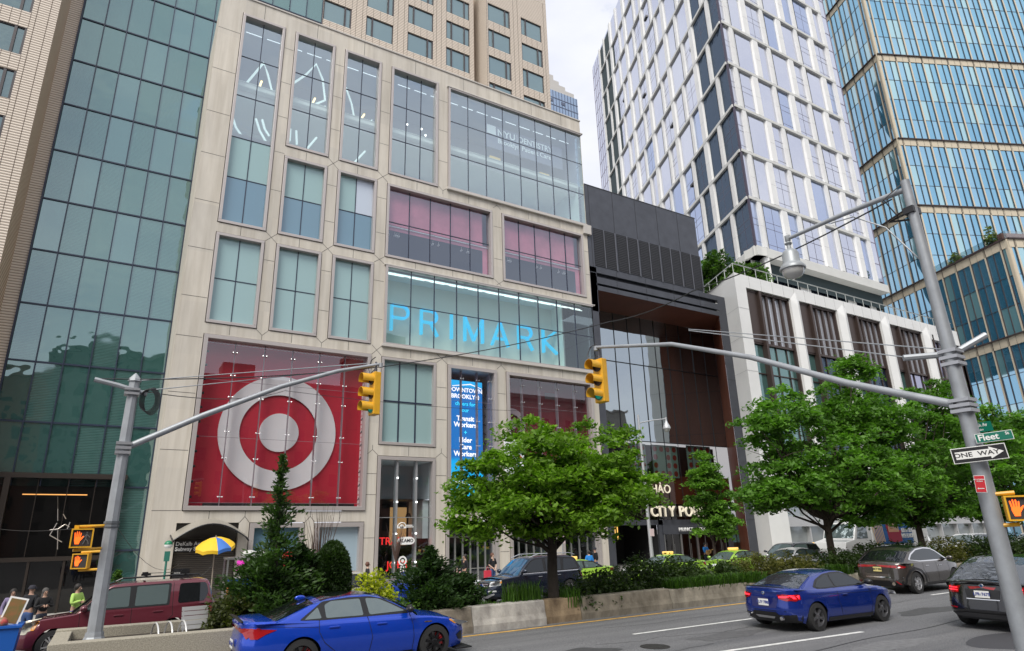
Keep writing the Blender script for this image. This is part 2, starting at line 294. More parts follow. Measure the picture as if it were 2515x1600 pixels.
def window(parent, x0, x1, z0, z1, y, nx, zf, fw=.17, glassm=None, mullm=MULL, mw_=.05, proj=.06, name='window', dep=.45, panes=None, mr=None):
    """frame + mullions + one glass child; zf: transom fractions; y: wall face"""
    b = M(); g = .04; a,c,d,e = x0+g,x1-g,z0+g,z1-g; yo = y-proj; yi = y+dep
    for (p,q,r,s_) in ((a,c,d,d+fw),(a,c,e-fw,e),(a,a+fw,d+fw,e-fw),(c-fw,c,d+fw,e-fw)): b.box(p,yo,r,q,yi,s_)
    f = b.build(name, FRAME, parent, bevel=.012)
    yg = y+.26; mb = M()
    for k in range(1,nx): xx = a+fw+(c-a-2*fw)*k/nx; mb.box(xx-mw_/2,yg-.03,d+fw,xx+mw_/2,yg+.05,e-fw)
    for t in zf: zz = d+fw+(e-d-2*fw)*t; mb.box(a+fw,yg-.024,zz-mw_/2,c-fw,yg+.046,zz+mw_/2)
    if mb.v: mb.build('mullion', mullm, f)
    if glassm is not None:
        gm = glassm if isinstance(glassm, list) else [glassm]; pb = M(); ze = [0]+list(zf)+[1]
        for i in range(nx):
            for j in range(len(ze)-1):
                mi = panes(i,j) if panes else 0; X0 = a+fw+(c-a-2*fw)*i/nx; X1 = a+fw+(c-a-2*fw)*(i+1)/nx; Z0 = d+fw+(e-d-2*fw)*ze[j]; Z1 = d+fw+(e-d-2*fw)*ze[j+1]
                pb.quad((X0,yg,Z0),(X1,yg,Z0),(X1,yg+rnd.uniform(-.004,.004),Z1),(X0,yg,Z1), mi)
        pb.build('pane', gm, f, recalc=False)
    return f
def room(parent, x0, x1, z0, z1, y0, y1, wallm, ceilm=None, floorm=None, lights=0, lm=None):
    b = M(); b.quad((x0,y1,z0),(x1,y1,z0),(x1,y1,z1),(x0,y1,z1),0); b.quad((x0,y0,z0),(x0,y1,z0),(x0,y1,z1),(x0,y0,z1),0); b.quad((x1,y0,z0),(x1,y1,z0),(x1,y1,z1),(x1,y0,z1),0)
    b.quad((x0,y0,z1),(x1,y0,z1),(x1,y1,z1),(x0,y1,z1),1); b.quad((x0,y0,z0),(x1,y0,z0),(x1,y1,z0),(x0,y1,z0),2)
    r = b.build('interior', [wallm, ceilm or wallm, floorm or wallm], parent)
    if lights:
        lb = M()
        for k in range(lights): xx = x0+(x1-x0)*(k+.5)/lights; lb.box(xx-.35,y0+.7,z1-.06,xx+.35,y1-.4,z1-.03)
        lb.build('ceiling_light', lm, r)
    return r
LAMP = mat('lamp_panel_white', (.9,.9,.9), .5, emit=(1,.98,.93), estr=5)
# ---------------------------------------------------------------- limestone store building
SB = thing('store_building', 'limestone department store with a stacked grid of tall framed windows behind the avenue', 'building', (0,0,0))
XC = [(2.78,5.52),(6.15,8.93),(9.57,12.32),(13.03,16.83),(17.58,21.36),(22.07,29.85)]
ops = [(2.78,5.52,20.0,35.13),(6.15,8.93,26.15,35.13),(9.57,12.32,26.15,35.13),(13.03,16.83,26.15,35.1),(6.15,8.93,20.0,25.52),(9.57,12.32,20.0,25.52),
       (2.78,5.52,13.87,19.42),(6.15,8.93,13.87,19.42),(9.57,12.32,13.87,19.42),(13.0,21.3,19.95,25.47),(22.07,29.75,19.95,25.47),
       (2.80,12.40,3.87,13.27),(13.03,16.83,7.7,13.22),(17.60,21.4,3.87,13.22),(22.1,29.7,3.87,13.22),(13.0,16.85,-2,7.08),
       (2.65,5.6,-2,3.3),(6.1,9.0,-2,3.3),(9.52,12.37,-2,3.3),(17.5,21.3,-2,3.3),(22.1,25.6,-2,3.3),(26.2,29.6,-2,3.3),
       (17.58,30.2,26.3,35.0),(13.1,30.2,14.0,19.38)]
b = M(); wall_open(b, 1.45, 30.2, -2, 36.3, ops, 36, .5)
b.quad((1.45,36,-2),(1.45,43.2,-2),(1.45,43.2,36.3),(1.45,36,36.3)); b.quad((1.45,36,36.3),(30.2,36,36.3),(30.2,42,36.3),(1.45,42,36.3))
b.quad((30.2,36,19.38),(30.2,42,19.38),(30.2,42,26.3),(30.2,36,26.3)); b.quad((30.2,36,-2),(30.2,42,-2),(30.2,42,14),(30.2,36,14)); b.quad((30.2,36,35),(30.2,42,35),(30.2,42,36.3),(30.2,36,36.3))
b.build('wall', STONE, SB)
b = M()   # parapet coping and projecting ledges
b.box(1.4,35.93,36.302,30.27,36.5,36.42); b.box(17.5,35.8,26.16,30.55,36.3,26.34); b.box(13.0,35.84,13.84,30.4,36.3,14.02); b.box(17.5,35.84,34.97,30.36,36.3,35.08); b.box(13.0,35.86,19.37,30.4,36.3,19.47)
b.box(29.75,35.78,25.5,30.5,36.2,26.158)
b.build('cornice', mat('stone_trim',(.52,.49,.45),.7,var=.08,vscale=1), SB, bevel=.02)
# panel joints and the bevel-cut crossings
jb = M(); jw = .014; yj = 35.996
def jl(x0,z0,x1,z1):
    d = math.hypot(x1-x0,z1-z0); nx_, nz_ = -(z1-z0)/d*jw, (x1-x0)/d*jw
    jb.quad((x0-nx_,yj,z0-nz_),(x1-nx_,yj,z1-nz_),(x1+nx_,yj,z1+nz_),(x0+nx_,yj,z0+nz_))
for z in (33.4,30.3,27.2,24.3,21.2,18.2,15.3,13.0,9.9,6.9,3.9,1.0): jl(1.45,z,2.76,z)
for x in (4.1,7.6,10.95,14.9,18.9,22.3,25.2,28.2): jl(x,35.15,x,36.29)
for xa,xb,zs_ in ((5.54,6.13,(33.5,30.8,28.2,25.6,22.9,18.2,15.6)),(8.95,9.55,(33.6,31,28.4,24.2,21.6,18.2,15.6)),(12.34,13.01,(33.6,31,28.4,24.2,21.6,18.2,15.6,12,9.5,6,4.8,2.4)),(16.85,17.56,(33.6,31,28.4,11.6,9.5,6,3)),(21.38,22.05,(24.2,21.6,11.6,9.4,6.5,3.5,1.4)),(29.8,30.2,(24,22,12,9.5,6,2))):
    for z in zs_: jl(xa,z,xb,z)
for xa,xb,zm,h2 in ((5.52,6.15,19.71,.29),(8.93,9.57,19.71,.29),(12.32,13.0,19.7,.25),(8.93,9.57,25.83,.31),(12.32,13.03,25.83,.31),(12.4,13.02,13.55,.3),(16.83,17.6,13.53,.3),(21.36,22.1,19.68,.28)):
    xm = (xa+xb)/2
    for sx in (-1,1):
        for sz in (-1,1): jl(xm,zm,xm+sx*(xb-xa)/2,zm+sz*h2)
for xa,xb,zm,sgn in ((5.52,6.15,13.55,1),(8.93,9.57,13.55,1),(16.85,17.56,26.0,1),(21.36,22.05,26.0,-1),(16.83,17.6,7.4,-1),(5.6,6.1,3.6,-1),(9.0,9.52,3.6,-1),(21.4,22.1,13.6,-1),(12.35,13.03,7.4,-1)):
    xm = (xa+xb)/2; jl(xm,zm+sgn*.0,xa,zm+sgn*.3); jl(xm,zm,xb,zm+sgn*.3); jl(xm,zm,xm,zm-sgn*.28)
for (z, xs_) in ((19.7,(4.1,7.5,10.9,15.2,18.0,19.6,24.6,27.4)),(25.8,(7.5,10.9,15.2,19.3,24.5,27.5)),(13.6,(4.1,7.5,10.9,15.0,19.5,24,27)),(3.6,(4.1,7.5,10.9)),(7.4,(15.0,))):
    for x in xs_: jl(x,z-.28,x,z+.28)
pattern(SB, jb, JOINT)
# frosted pale teal panes (lower grid)
F1 = mirror('frosted_teal', (.55,.66,.70), (.30,.44,.44), .10, .12, .01); F2 = mirror('frosted_blue', (.55,.64,.74), (.13,.24,.31), .16, .08, .01); F3 = mirror('frosted_white', (.6,.66,.75), (.52,.58,.66), .10, .1, .01)
for (x0,x1) in XC[:3]: window(SB, x0, x1, 13.87, 19.42, 36, 2, [.5], glassm=F1)
for i,(x0,x1) in enumerate(XC[1:3]): window(SB, x0, x1, 20.0, 25.52, 36, 2, [.5], glassm=[F1,F2,F3], panes=lambda a,c,i=i: 1 if c == 0 else (2 if (i == 1 and a == 1) else 0))
window(SB, 13.03, 16.83, 7.7, 13.22, 36, 3, [.5], glassm=F1, mw_=.09)
# top row: first column is 5 panes high, lower two panes frosted
LILAC = mat('interior_lilac', (.33,.37,.50), .8); PALE = mat('interior_pale', (.74,.84,.82), .8)
window(SB, 2.78, 5.52, 20.0, 35.13, 36, 2, [.205,.395,.60,.80], glassm=[CLEAR,F1,F2], panes=lambda a,c: 2 if c == 0 else (1 if c == 1 else 0))
for (x0,x1),nx in ((XC[1],2),(XC[2],2),(XC[3],3)): window(SB, x0, x1, 26.15, 35.13, 36, nx, [.333,.667], glassm=CLEAR)
# upper room behind the top row: back wall, slab edge, cove ceiling
room(SB, 2.9, 30.0, 26.5, 30.0, 36.55, 41.5, PALE, WHITEW, PALE); room(SB, 2.9, 30.0, 30.35, 35.0, 36.55, 41.5, LILAC, mat('interior_ceiling_blue',(.36,.40,.50),.8), PALE)
M().box(2.85,36.6,29.95,30.1,37.0,30.42).box(2.85,36.95,29.55,30.1,37.5,29.93).build('slab_edge', WHITEW, SB)
lb = M()
for x in np.arange(3.2,29,1.35): lb.box(x,37.2,34.72,x+1.0,37.24,34.76)
lb.build('ceiling_light', mat('lamp_strip_dim',(.8,.85,.9),.5,emit=(.85,.93,1),estr=.5), SB)
# corner glass boxes: clinic box at the top and clothing-store box below
def glassbox(x0,x1,z0,z1,nx,zf,gm):
    f = M(); f.box(x0,35.88,z0,x0+.16,36.4,z1)
    f.box(x0+.16,35.88,z1-.10,x1,36.3,z1); f.box(x0+.16,35.88,z0,x1,36.3,z0+.1); fr = f.build('window', FRAME, SB)
    m_ = M(); g = M(); y = 36.05
    for k in range(1,nx): xx = x0+.16+(x1-x0-.16)*k/nx; m_.box(xx-.022,y-.02,z0+.1,xx+.022,y+.1,z1-.1)
    for t in zf: zz = z0+(z1-z0)*t; m_.box(x0+.16,y-.016,zz-.022,x1,y+.08,zz+.022); m_.box(x1-.05,y+.1,zz-.022,x1-.01,40,zz+.022)
    m_.build('mullion', MULL, fr); ze = [0]+list(zf)+[1]
    for i in range(nx):
        for j in range(len(ze)-1): a = x0+.16+(x1-x0-.16)*i/nx; c = x0+.16+(x1-x0-.16)*(i+1)/nx; g.quad((a,y,z0+(z1-z0)*ze[j]),(c,y,z0+(z1-z0)*ze[j]),(c,y,z0+(z1-z0)*ze[j+1]),(a,y,z0+(z1-z0)*ze[j+1]))
    g.quad((x1-.012,y,z0),(x1-.012,41,z0),(x1-.012,41,z1),(x1-.012,y,z1)); g.build('pane', gm, fr, recalc=False); return fr
glassbox(17.6,30.2,26.34,34.97,8,[.333,.667],CLEAR)
CL3 = glass('clear_glass_pale', (.84,.95,.93), (.85,.95,1), dens=.09, wob=.012)
glassbox(13.1,30.2,14.02,19.37,10,[.52],CL3)
room(SB, 13.2, 27.6, 14.15, 19.2, 36.5, 37.9, mat('interior_store_white',(.62,.68,.62),.7), mat('interior_store_ceiling',(.62,.72,.74),.8), WHITEW)
lb = M()
for x in np.arange(13.5,29,1.5): lb.box(x,36.5,19.02,x+1.1,36.56,19.06)
lb.box(13.3,36.6,19.14,29.5,36.75,19.18); lb.build('ceiling_light', mat('lamp_strip',(.9,.9,.9),.5,emit=(.9,1,1),estr=.55), SB)
M().box(28.0,37.4,14.05,28.25,38.9,18.9).box(28.9,38.2,14.05,29.0,39.7,18.6).box(27.7,39.9,14.05,30.1,40.1,19.3).build('partition', mat('interior_curtain',(.62,.68,.66),.8), SB)
# red blind rooms
REDB = mat('red_blind', (.58,.17,.22), .75, var=.25, vscale=.6); DKR = mat('interior_steel_blue', (.10,.16,.20), .7)
TINT = glass('blue_grey_glass', (.88,.92,.96), (.78,.86,1), dens=.16)
for x0,x1,nx,xo in ((13.0,21.3,5,0),(22.07,29.75,5,0)):
    fr = window(SB, x0, x1, 19.95, 25.47, 36, nx, [.5], glassm=TINT); room(SB, x0+.1, x1-.1, 20.05, 25.4, 36.52, 40.0, DKR, DKR, DKR)
    M().box(x0+.15,36.5,22.62,x1-.15,36.53,25.4).build('blind', REDB, fr)
    M().box(x0+.15,36.46,22.5,x1-.15,36.62,22.56).build('curtain_rail', WHITEW, fr)
    M().box(x0+.15,36.52,22.25,x1-.15,36.54,22.5).box(x1-.62,36.5,20.1,x1-.2,36.53,25.4).build('red_trim', REDB, fr)
    sp = M()
    for k in range(9):
        xx = x0+.5+(x1-x0-1)*((k*.37+.08*k*k)%1); sp.tube([(xx,36.7,22.25),(xx,36.7,22.1)],.02,6); sp.lathe([(.03,0),(.07,.12),(.07,.2)],8,(xx,36.6,22.0),'y')
    sp.build('spot_lamp', WHITEW, fr)
# bullseye bay: glass fins, clamps, red back panel
def spider_bay(x0,x1,z0,z1,xs_,zs_,parent):
    fr = window(parent, x0, x1, z0, z1, 36, 1, [], fw=.22, glassm=glass('bay_glass',(.96,.95,.97),(.9,.93,1),dens=.09,wob=.004,wscale=.3), proj=.1, dep=.5)
    m_ = M(); c_ = M()
    for xx in xs_:
        m_.box(xx-.012,36.24,z0+.2,xx+.012,36.27,z1-.2); m_.box(xx-.012,36.3,z0+.2,xx+.012,36.55,z1-.2)
        for zz in zs_:
            for s_ in (-.1,.1): c_.sphere((xx+s_,36.2,zz),.045,6)
            c_.tube([(xx-.1,36.23,zz),(xx+.1,36.23,zz)],.015,5)
    for zz in zs_[1::2]: m_.box(x0+.2,36.25,zz-.3-.008,x1-.2,36.268,zz-.3+.008)
    m_.build('mullion', mat('glass_fin_edge',(.20,.17,.19),.3), fr); c_.build('glass_clamp', mat('steel_clamp',(.75,.75,.75),.25,.9), fr); return fr
RED = mat('sign_red', (.50,.012,.035), .6, var=.12, vscale=.4); SWHITE = mat('sign_white', (.80,.80,.78), .45)
fr = spider_bay(2.80,12.40,3.87,13.27,[4.55,6.15,7.72,9.3,10.85],[12.4,11.1,9.9,8.0,6.6,4.6],SB)
b = M(); b.box(2.95,37.0,4.05,12.3,37.06,13.3,0); b.box(2.95,36.5,4.05,3.02,37.0,13.2,1)
b.build('back_panel', [RED, SWHITE], fr)
b = M(); b.box(12.22,36.4,4.05,12.28,37.0,13.2,0); b.box(2.95,36.45,13.05,12.22,37.0,13.1,0)
for j in range(34):
    for i in range(4):
        yy = 36.52+i*.13+(j%2)*.06
        if yy < 36.97: b.lathe([(.045,-.003),(.045,.003)],6,(12.216,yy,4.3+j*.26),'x',1)
for j in range(44):
    for i in range(4): b.lathe([(.045,-.003),(.045,.003)],6,(3.2+j*.2+(i%2)*.1,36.52+i*.13,13.046),'z',1)
b.build('perforated_panel', [SWHITE, RED], fr)
b = M()
for zz in np.arange(4.5,13,.78):
    for xx in (3.08,12.1): b.tube([(xx-.05,36.5,zz),(xx+.06,36.5,zz+.08)],.035,6); b.sphere((xx+.08,36.5,zz+.1),.08,6)
b.build('spot_lamp', BLACK, fr)
b = M(); b.box(3.8,36.55,3.95,11.9,36.75,4.3); 
for k in range(70): b.box(4.0+k*.112,36.54,4.0,4.05+k*.112,36.549,4.25)
b.build('vent_grille', BLACK, fr)
BE = thing('bullseye_sign', 'huge round white ring and disc logo on the red panel behind glass', 'sign', (7.42,36.9,8.22))
def disc(b, r0, r1, y0, y1, n=72):
    P = [(math.cos(2*math.pi*i/n), math.sin(2*math.pi*i/n)) for i in range(n)]
    vs = [(r*c,y,r*s_) for r in (r0,r1) for y in (y0,y1) for c,s_ in P]; fs = []
    for i in range(n):
        j = (i+1)%n; fs += [(i,j,2*n+j,2*n+i),(2*n+i,2*n+j,3*n+j,3*n+i),(n+i,n+j,3*n+j,3*n+i)]
    b.add(vs, fs)
b = M(); disc(b, 2.15, 3.25, 0, .1); b.build('ring', SWHITE, BE)
b = M(); disc(b, .001, 1.09, 0, .1); b.build('disc', SWHITE, BE)
# LED screen bay
fr = spider_bay(17.60,21.4,3.87,13.22,[18.8,20.0,20.95],[12.4,11.2,9.6,8.0,6.4,4.8],SB)
room(fr, 17.8, 21.3, 4.05, 13.0, 36.52, 38.6, mat('interior_grey_wall',(.42,.46,.5),.7), mat('interior_grey_ceiling',(.3,.33,.37),.7))
b = M()
for k,zz in enumerate(np.arange(5.2,12.6,.62)): b.tube([(21.15,37.2,zz),(20.98,37.1,zz+.05)],.03,6); b.sphere((20.9,37.05,zz+.07),.09,6)
b.build('spot_lamp', BLACK, fr)
def ramp_screen():
    m = bpy.data.materials.new('led_screen'); m.use_nodes = True; t = m.node_tree; p = t.nodes['Principled BSDF']; p.inputs['Base Color'].default_value = (.01,.02,.05,1)
    co = N(t,'ShaderNodeTexCoord'); sx = N(t,'ShaderNodeSeparateXYZ'); r = N(t,'ShaderNodeValToRGB'); e = r.color_ramp.elements
    e[0].position = 0; e[0].color = (0,.55,.95,1); e[1].position = .30; e[1].color = (0,.40,.85,1)
    for ps,cl in ((.34,(.004,.16,.50)),(.93,(.004,.16,.50)),(.96,(.02,.42,.85))): q = e.new(ps); q.color = (*cl,1)
    t.links.new(co.outputs['Generated'], sx.inputs[0]); t.links.new(sx.outputs['Z'], r.inputs[0]); t.links.new(r.outputs[0], p.inputs['Emission Color']); p.inputs['Emission Strength'].default_value = .55
    return m
LED = thing('led_screen', 'tall blue led screen thanking transit workers behind the store glass', 'screen', (18.38,37.05,4.7))
M().box(0,0,0,2.42,.08,7.78).build('display', ramp_screen(), LED); M().box(-.05,.081,-.05,2.47,.2,7.83).build('casing', BLACK, LED)
EW = mat('led_text_white',(.9,.9,.9),.5,emit=(.95,.97,1),estr=.5); EC = mat('led_text_cyan',(.1,.7,.9),.5,emit=(.03,.62,.85),estr=.5)
for s_,z,sz,m_,bd in (('DOWNTOWN',7.12,.40,EW,.012),('BROOKLYN',6.68,.40,EW,.012),('cheers for',6.18,.37,EC,.006),('our',5.75,.37,EC,.006),('Transit',5.18,.46,EW,.012),('Workers',4.76,.46,EW,.012),('+',4.25,.42,EC,.01),('Elder',3.75,.46,EW,.012),('Care',3.30,.46,EW,.012),('Workers',2.84,.46,EW,.012),('thank you',1.0,.42,EW,.02)):
    text('lettering', s_, sz, m_, (1.1,-.012,z), FACE, LED, .004, bd)
b = M(); b.add([(.1,-.01,7.38),(1.5,-.01,7.62),(2.38,-.01,7.36),(2.38,-.01,7.31),(1.5,-.01,7.54),(.1,-.01,7.33)],[(0,1,2,3,4,5)]); b.build('roof_line', EW, LED)
# right red bay and red chevrons
fr = spider_bay(22.1,29.7,3.87,13.22,[23.6,25.1,26.6,28.2],[12.4,11.2,9.6,8.0,6.4,4.8],SB)
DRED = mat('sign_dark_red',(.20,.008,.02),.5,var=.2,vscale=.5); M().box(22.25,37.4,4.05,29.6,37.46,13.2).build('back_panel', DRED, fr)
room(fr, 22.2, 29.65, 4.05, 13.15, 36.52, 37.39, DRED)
M().box(26.3,37.36,11.9,27.3,37.4,12.35).build('vent_grille', mat('vent_grey',(.15,.13,.14),.6), fr)
BE2 = thing('bullseye_sign', 'smaller bullseye logo on the dark red bay partly behind the median tree', 'sign', (23.3,37.3,9.8))
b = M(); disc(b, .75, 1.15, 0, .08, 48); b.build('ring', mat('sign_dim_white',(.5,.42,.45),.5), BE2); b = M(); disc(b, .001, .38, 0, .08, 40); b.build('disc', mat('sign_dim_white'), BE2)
BA = thing('banner_sign', 'white banner with tumbling red and blue shapes beside the led screen', 'banner', (21.8,35.8,4.4))
M().box(-.05,0,0,1.6,.06,4.2).build('panel', mat('banner_white',(.78,.8,.83),.6), BA)
b = M()
for k in range(9): x, z, a = .25+.13*k%1.2, .6+k*.38, k*.9; b.box(-.16,-.012,-.1,.16,-.002,.1,k%2,Matrix.Translation((x+.1,0,z))@Matrix.Rotation(a,4,'Y'))
b.build('print', [mat('print_red',(.6,.03,.03),.5), mat('print_blue',(.05,.15,.5),.5)], BA)
# ground floor
fr = window(SB, 13.0, 16.85, -2, 7.08, 36, 1, [], fw=.2, glassm=CLEAR2); m_ = M(); c_ = M()
for xx in (14.35,15.6):
    m_.box(xx-.06,36.1,-1.5,xx+.06,36.5,6.9)
    for zz in (5.8,4.4,2.6,1.0): c_.sphere((xx,36.02,zz),.05,6)
m_.box(13.2,36.2,3.5,16.65,36.26,3.54); m_.build('mullion', mat('steel_post',(.45,.46,.47),.35,.6), fr); c_.build('glass_clamp', mat('lamp_dot',(.9,.9,.9),.4,emit=(1,1,1),estr=1.5), fr)
room(fr, 13.15, 16.7, 4.6, 6.85, 36.55, 39.5, mat('interior_soft_grey',(.55,.58,.6),.7), WHITEW, WHITEW); room(fr, 13.15, 16.7, -2, 4.55, 36.55, 43, mat('interior_black',(.02,.02,.022),.6), BLACK, BLACK)
M().box(15.1,39.0,1.9,16.2,39.1,4.2).build('lit_panel', mat('lit_brown',(.3,.18,.08),.6,emit=(.35,.2,.08),estr=.5), fr)
M().box(16.3,36.7,2.3,16.68,38.9,4.55).build('white_return', WHITEW, fr)
b = M(); b.tube([(15.9,38,4.5),(15.9,38,3.9)],.015,5); b.lathe([(.02,.3),(.12,.24),(.2,.0)],14,(15.9,38,3.55)); tag(b.build('pendant_lamp', BLACK, None, smooth=40), 'black cone pendant lamp hanging inside the tall dark entrance', 'lamp')
NR = mat('neon_red',(.5,.02,.02),.5,emit=(1,.03,.03),estr=.5)
t_ = text('neon_sign', 'TRADER', .62, NR, (15.35,38.4,2.15), FACE, None, .02, .004); tag(t_, 'upper red lit word glowing inside the tall dark entrance', 'sign')
t_ = text('neon_sign', "JOE'S", .62, NR, (15.4,38.4,.75), FACE, None, .02, .004); tag(t_, 'lower red lit word glowing inside the tall dark entrance', 'sign')
AL = thing('door_sign', 'white pill shaped cinema sign on the entrance glass', 'sign', (14.95,35.95,2.2))
b = M(); b.prism([(.42*math.cos(t)+(.22 if math.cos(t)>0 else -.22), .22*math.sin(t)) for t in np.linspace(0,2*math.pi,25)[:-1]], lambda a,c:(a*.85,0,c), lambda a,c:(a*.85,.04,c)); b.build('plate', SWHITE, AL)
text('lettering','ALAMO',.26,BLACK,(0,-.006,0),FACE,AL,.003,.006)
AL = thing('door_sign', 'small white bullseye sticker low on the entrance glass', 'sign', (14.75,35.95,1.1)); b = M(); disc(b,.17,.26,0,.02,30); disc(b,.001,.09,0,.02,24); b.build('ring', SWHITE, AL); M().box(-.13,0,-.6,-.03,.02,-.3).box(.03,0,-.75,.2,.02,-.3).build('print', SWHITE, AL)
AL = thing('door_sign', 'white car outline sticker with parking note on the entrance glass', 'sign', (14.65,35.95,3.0)); b = M(); b.tube([(-.28,0,0),(-.2,0,.12),(-.05,0,.22),(.14,0,.2),(.25,0,.08),(.28,0,0)],.03,5); b.box(-.3,-.02,-.1,.28,.02,.0); disc(b,.05,.12,-.02,.02,20); b.build('print', SWHITE, AL); M().box(.3,0,-.05,.75,.02,0).box(.3,0,.04,.68,.02,.09).build('note', SWHITE, AL)
# shop windows and doors on the ground floor
for x0,x1,z1 in ((6.1,9.0,3.3),(9.52,12.37,3.3)): window(SB, x0, x1, -2, z1, 36, 1, [], fw=.24, glassm=F2 if x0 < 9 else mirror('frosted_shop', (.6,.68,.75), (.36,.46,.52), .1, .1, .01))
STEEL = mat('brushed_steel',(.50,.50,.50),.3,.8)
def doors(x0,x1,z1,n,name='entrance_doors'):
    fr = window(SB, x0, x1, -2, z1, 36, 1, [], fw=.22, glassm=None); M().box(x0+.25,36.1,2.45,x1-.25,36.4,3.05).build('door_header', BLACK, fr)
    b = M(); g = M()
    for k in range(n+1):
        xx = x0+.3+(x1-x0-.6)*k/n; b.box(xx-.05,36.3,-1.5,xx+.05,36.4,2.45)
        if k < n: b.box(xx+.05,36.32,2.3,xx+(x1-x0-.6)/n-.05,36.38,2.4); b.box(xx+.05,36.32,.45,xx+(x1-x0-.6)/n-.05,36.38,.5)
    b.build('door', STEEL, fr); g.quad((x0+.3,36.35,-2),(x1-.3,36.35,-2),(x1-.3,36.35,2.4),(x0+.3,36.35,2.4)); g.build('pane', CLEAR2, fr)
    room(fr, x0+.2, x1-.2, -2, 2.45, 36.5, 41, mat('interior_dim',(.07,.07,.075),.6), mat('interior_dim_ceiling',(.3,.3,.28),.6)); return fr
doors(17.5,21.3,3.3,6); doors(22.1,25.6,3.3,5); fr = doors(26.2,29.6,3.3,4)
# subway bay: dark shutter, small sign board
M().box(2.7,36.3,-2,5.55,36.36,2.55).build('shutter', mat('shutter_brown',(.085,.07,.055),.6,wave=(.1,.6,(.04,.033,.026))), SB)
M().box(2.7,36.2,2.55,5.55,36.3,3.28).build('sign_band', mat('dark_bronze',(.05,.045,.04),.5), SB)
SG = thing('subway_sign', 'dark station name board reading DeKalb Avenue beside the store corner', 'sign', (2.68,35.86,2.16)); M().box(0,0,-.22,2.6,.1,.30).build('board', BLACK, SG)
LW = mat('letter_white',(.75,.75,.73),.5)
text('lettering','DeKalb Avenue',.25,LW,(.03,-.005,.14),FACE,SG,.003,.004,'LEFT'); text('lettering','Subway Station',.25,LW,(.03,-.005,-.1),FACE,SG,.003,.008,'LEFT')
SG = thing('notice_board', 'small black notice board on the shutter under the station name', 'sign', (2.75,36.1,.9)); M().box(0,0,-.45,.75,.06,.25).build('board', BLACK, SG); text('lettering','INFORMATION\nMAPS FARES',.09,LW,(.06,-.005,.0),FACE,SG,.002,0,'LEFT')
CN = thing('subway_canopy', 'arched glass canopy on dark ribs over the subway entrance', 'canopy', (4.2,36,2.3)); b = M(); g = M(); n = 12
arc = [(-1.75+3.45*i/n, .22+.98*math.sin(math.pi*(.08+.84*i/n))) for i in range(n+1)]
for i in range(n): (x0,z0),(x1,z1) = arc[i],arc[i+1]; g.quad((x0,0,z0),(x1,0,z1),(x1*.98,-1.5,z1-.25),(x0*.98,-1.5,z0-.25))
for i in range(0,n+1,2): x0,z0 = arc[i]; b.tube([(x0,0,z0-.06),(x0*.98,-1.55,z0-.33)],.045,6)
b.tube([(x*.98,-1.52,z-.27) for x,z in arc],.035,6); b.tube([(x,-.75,z-.17) for x,z in arc],.03,6); b.build('rib', BLACK, CN); g.build('pane', mat('canopy_frost',(.30,.28,.235),.35), CN)
GL = thing('subway_globe', 'green and white globe lamp of the subway entrance', 'lamp', (2.33,34.9,gz(2.3,34.9)+.14)); z_ = 2.3-gz(2.3,34.9)-.14
b = M(); b.tube([(0,0,0),(0,0,z_-.5)],.05,8); b.build('post', mat('subway_green',(.03,.16,.12),.4), GL); b = M(); b.lathe([(.19*math.sin(t),-.19*math.cos(t)) for t in np.linspace(.4,1.57,7)],16,(0,0,z_)); b.build('lower_globe', SWHITE, GL, smooth=60)
b = M(); b.lathe([(.19*math.sin(t),-.19*math.cos(t)) for t in np.linspace(1.57,3.13,8)],16,(0,0,z_)); b.build('upper_globe', mat('globe_green',(.02,.20,.10),.3), GL, smooth=60)
M().box(-.12,-.06,z_-.75,.12,.06,z_-.3).build('bracket', mat('subway_green'), GL)
# clinic banner, logo block, armchairs
NB = thing('clinic_banner', 'violet grey clinic banner with pale lettering hung behind the top glass', 'sign', (21.4,37,31.7)); M().box(0,0,0,7.5,.05,2.1).build('panel', mat('banner_violet',(.24,.25,.36),.6), NB)
LG = mat('letter_pale',(.70,.76,.80),.6,emit=(.7,.76,.8),estr=.12)
M().box(.15,-.02,1.25,.95,-.001,2.05).build('logo_block', LG, NB)
text('lettering','NYU',.82,LG,(1.08,-.02,1.55),FACE,NB,.004,.02,'LEFT'); M().box(2.95,-.02,1.2,2.98,-.002,1.95).build('divider', LG, NB); text('lettering','DENTISTRY',.74,LG,(3.1,-.02,1.55),FACE,NB,.004,.015,'LEFT',sx=.88)
text('lettering','Brooklyn Patient Care',.62,LG,(1.1,-.02,.78),FACE,NB,.004,.008,'LEFT',sx=.93)
for x,z,lb_ in ((22.6,31.5,'yellow lit wall panel left of the others behind the clinic banner'),(25.5,31.2,'middle yellow lit wall panel under the clinic banner'),(27.5,31.4,'yellow lit wall panel at the right end under the clinic banner')):
    tag(M().box(x,38.4,z-1.1,x+1.0,38.5,z+.5).build('wall_panel', mat('panel_yellow',(.55,.42,.15),.5,emit=(.6,.45,.15),estr=.35)), lb_, 'panel', 'yellow panels in the clinic')
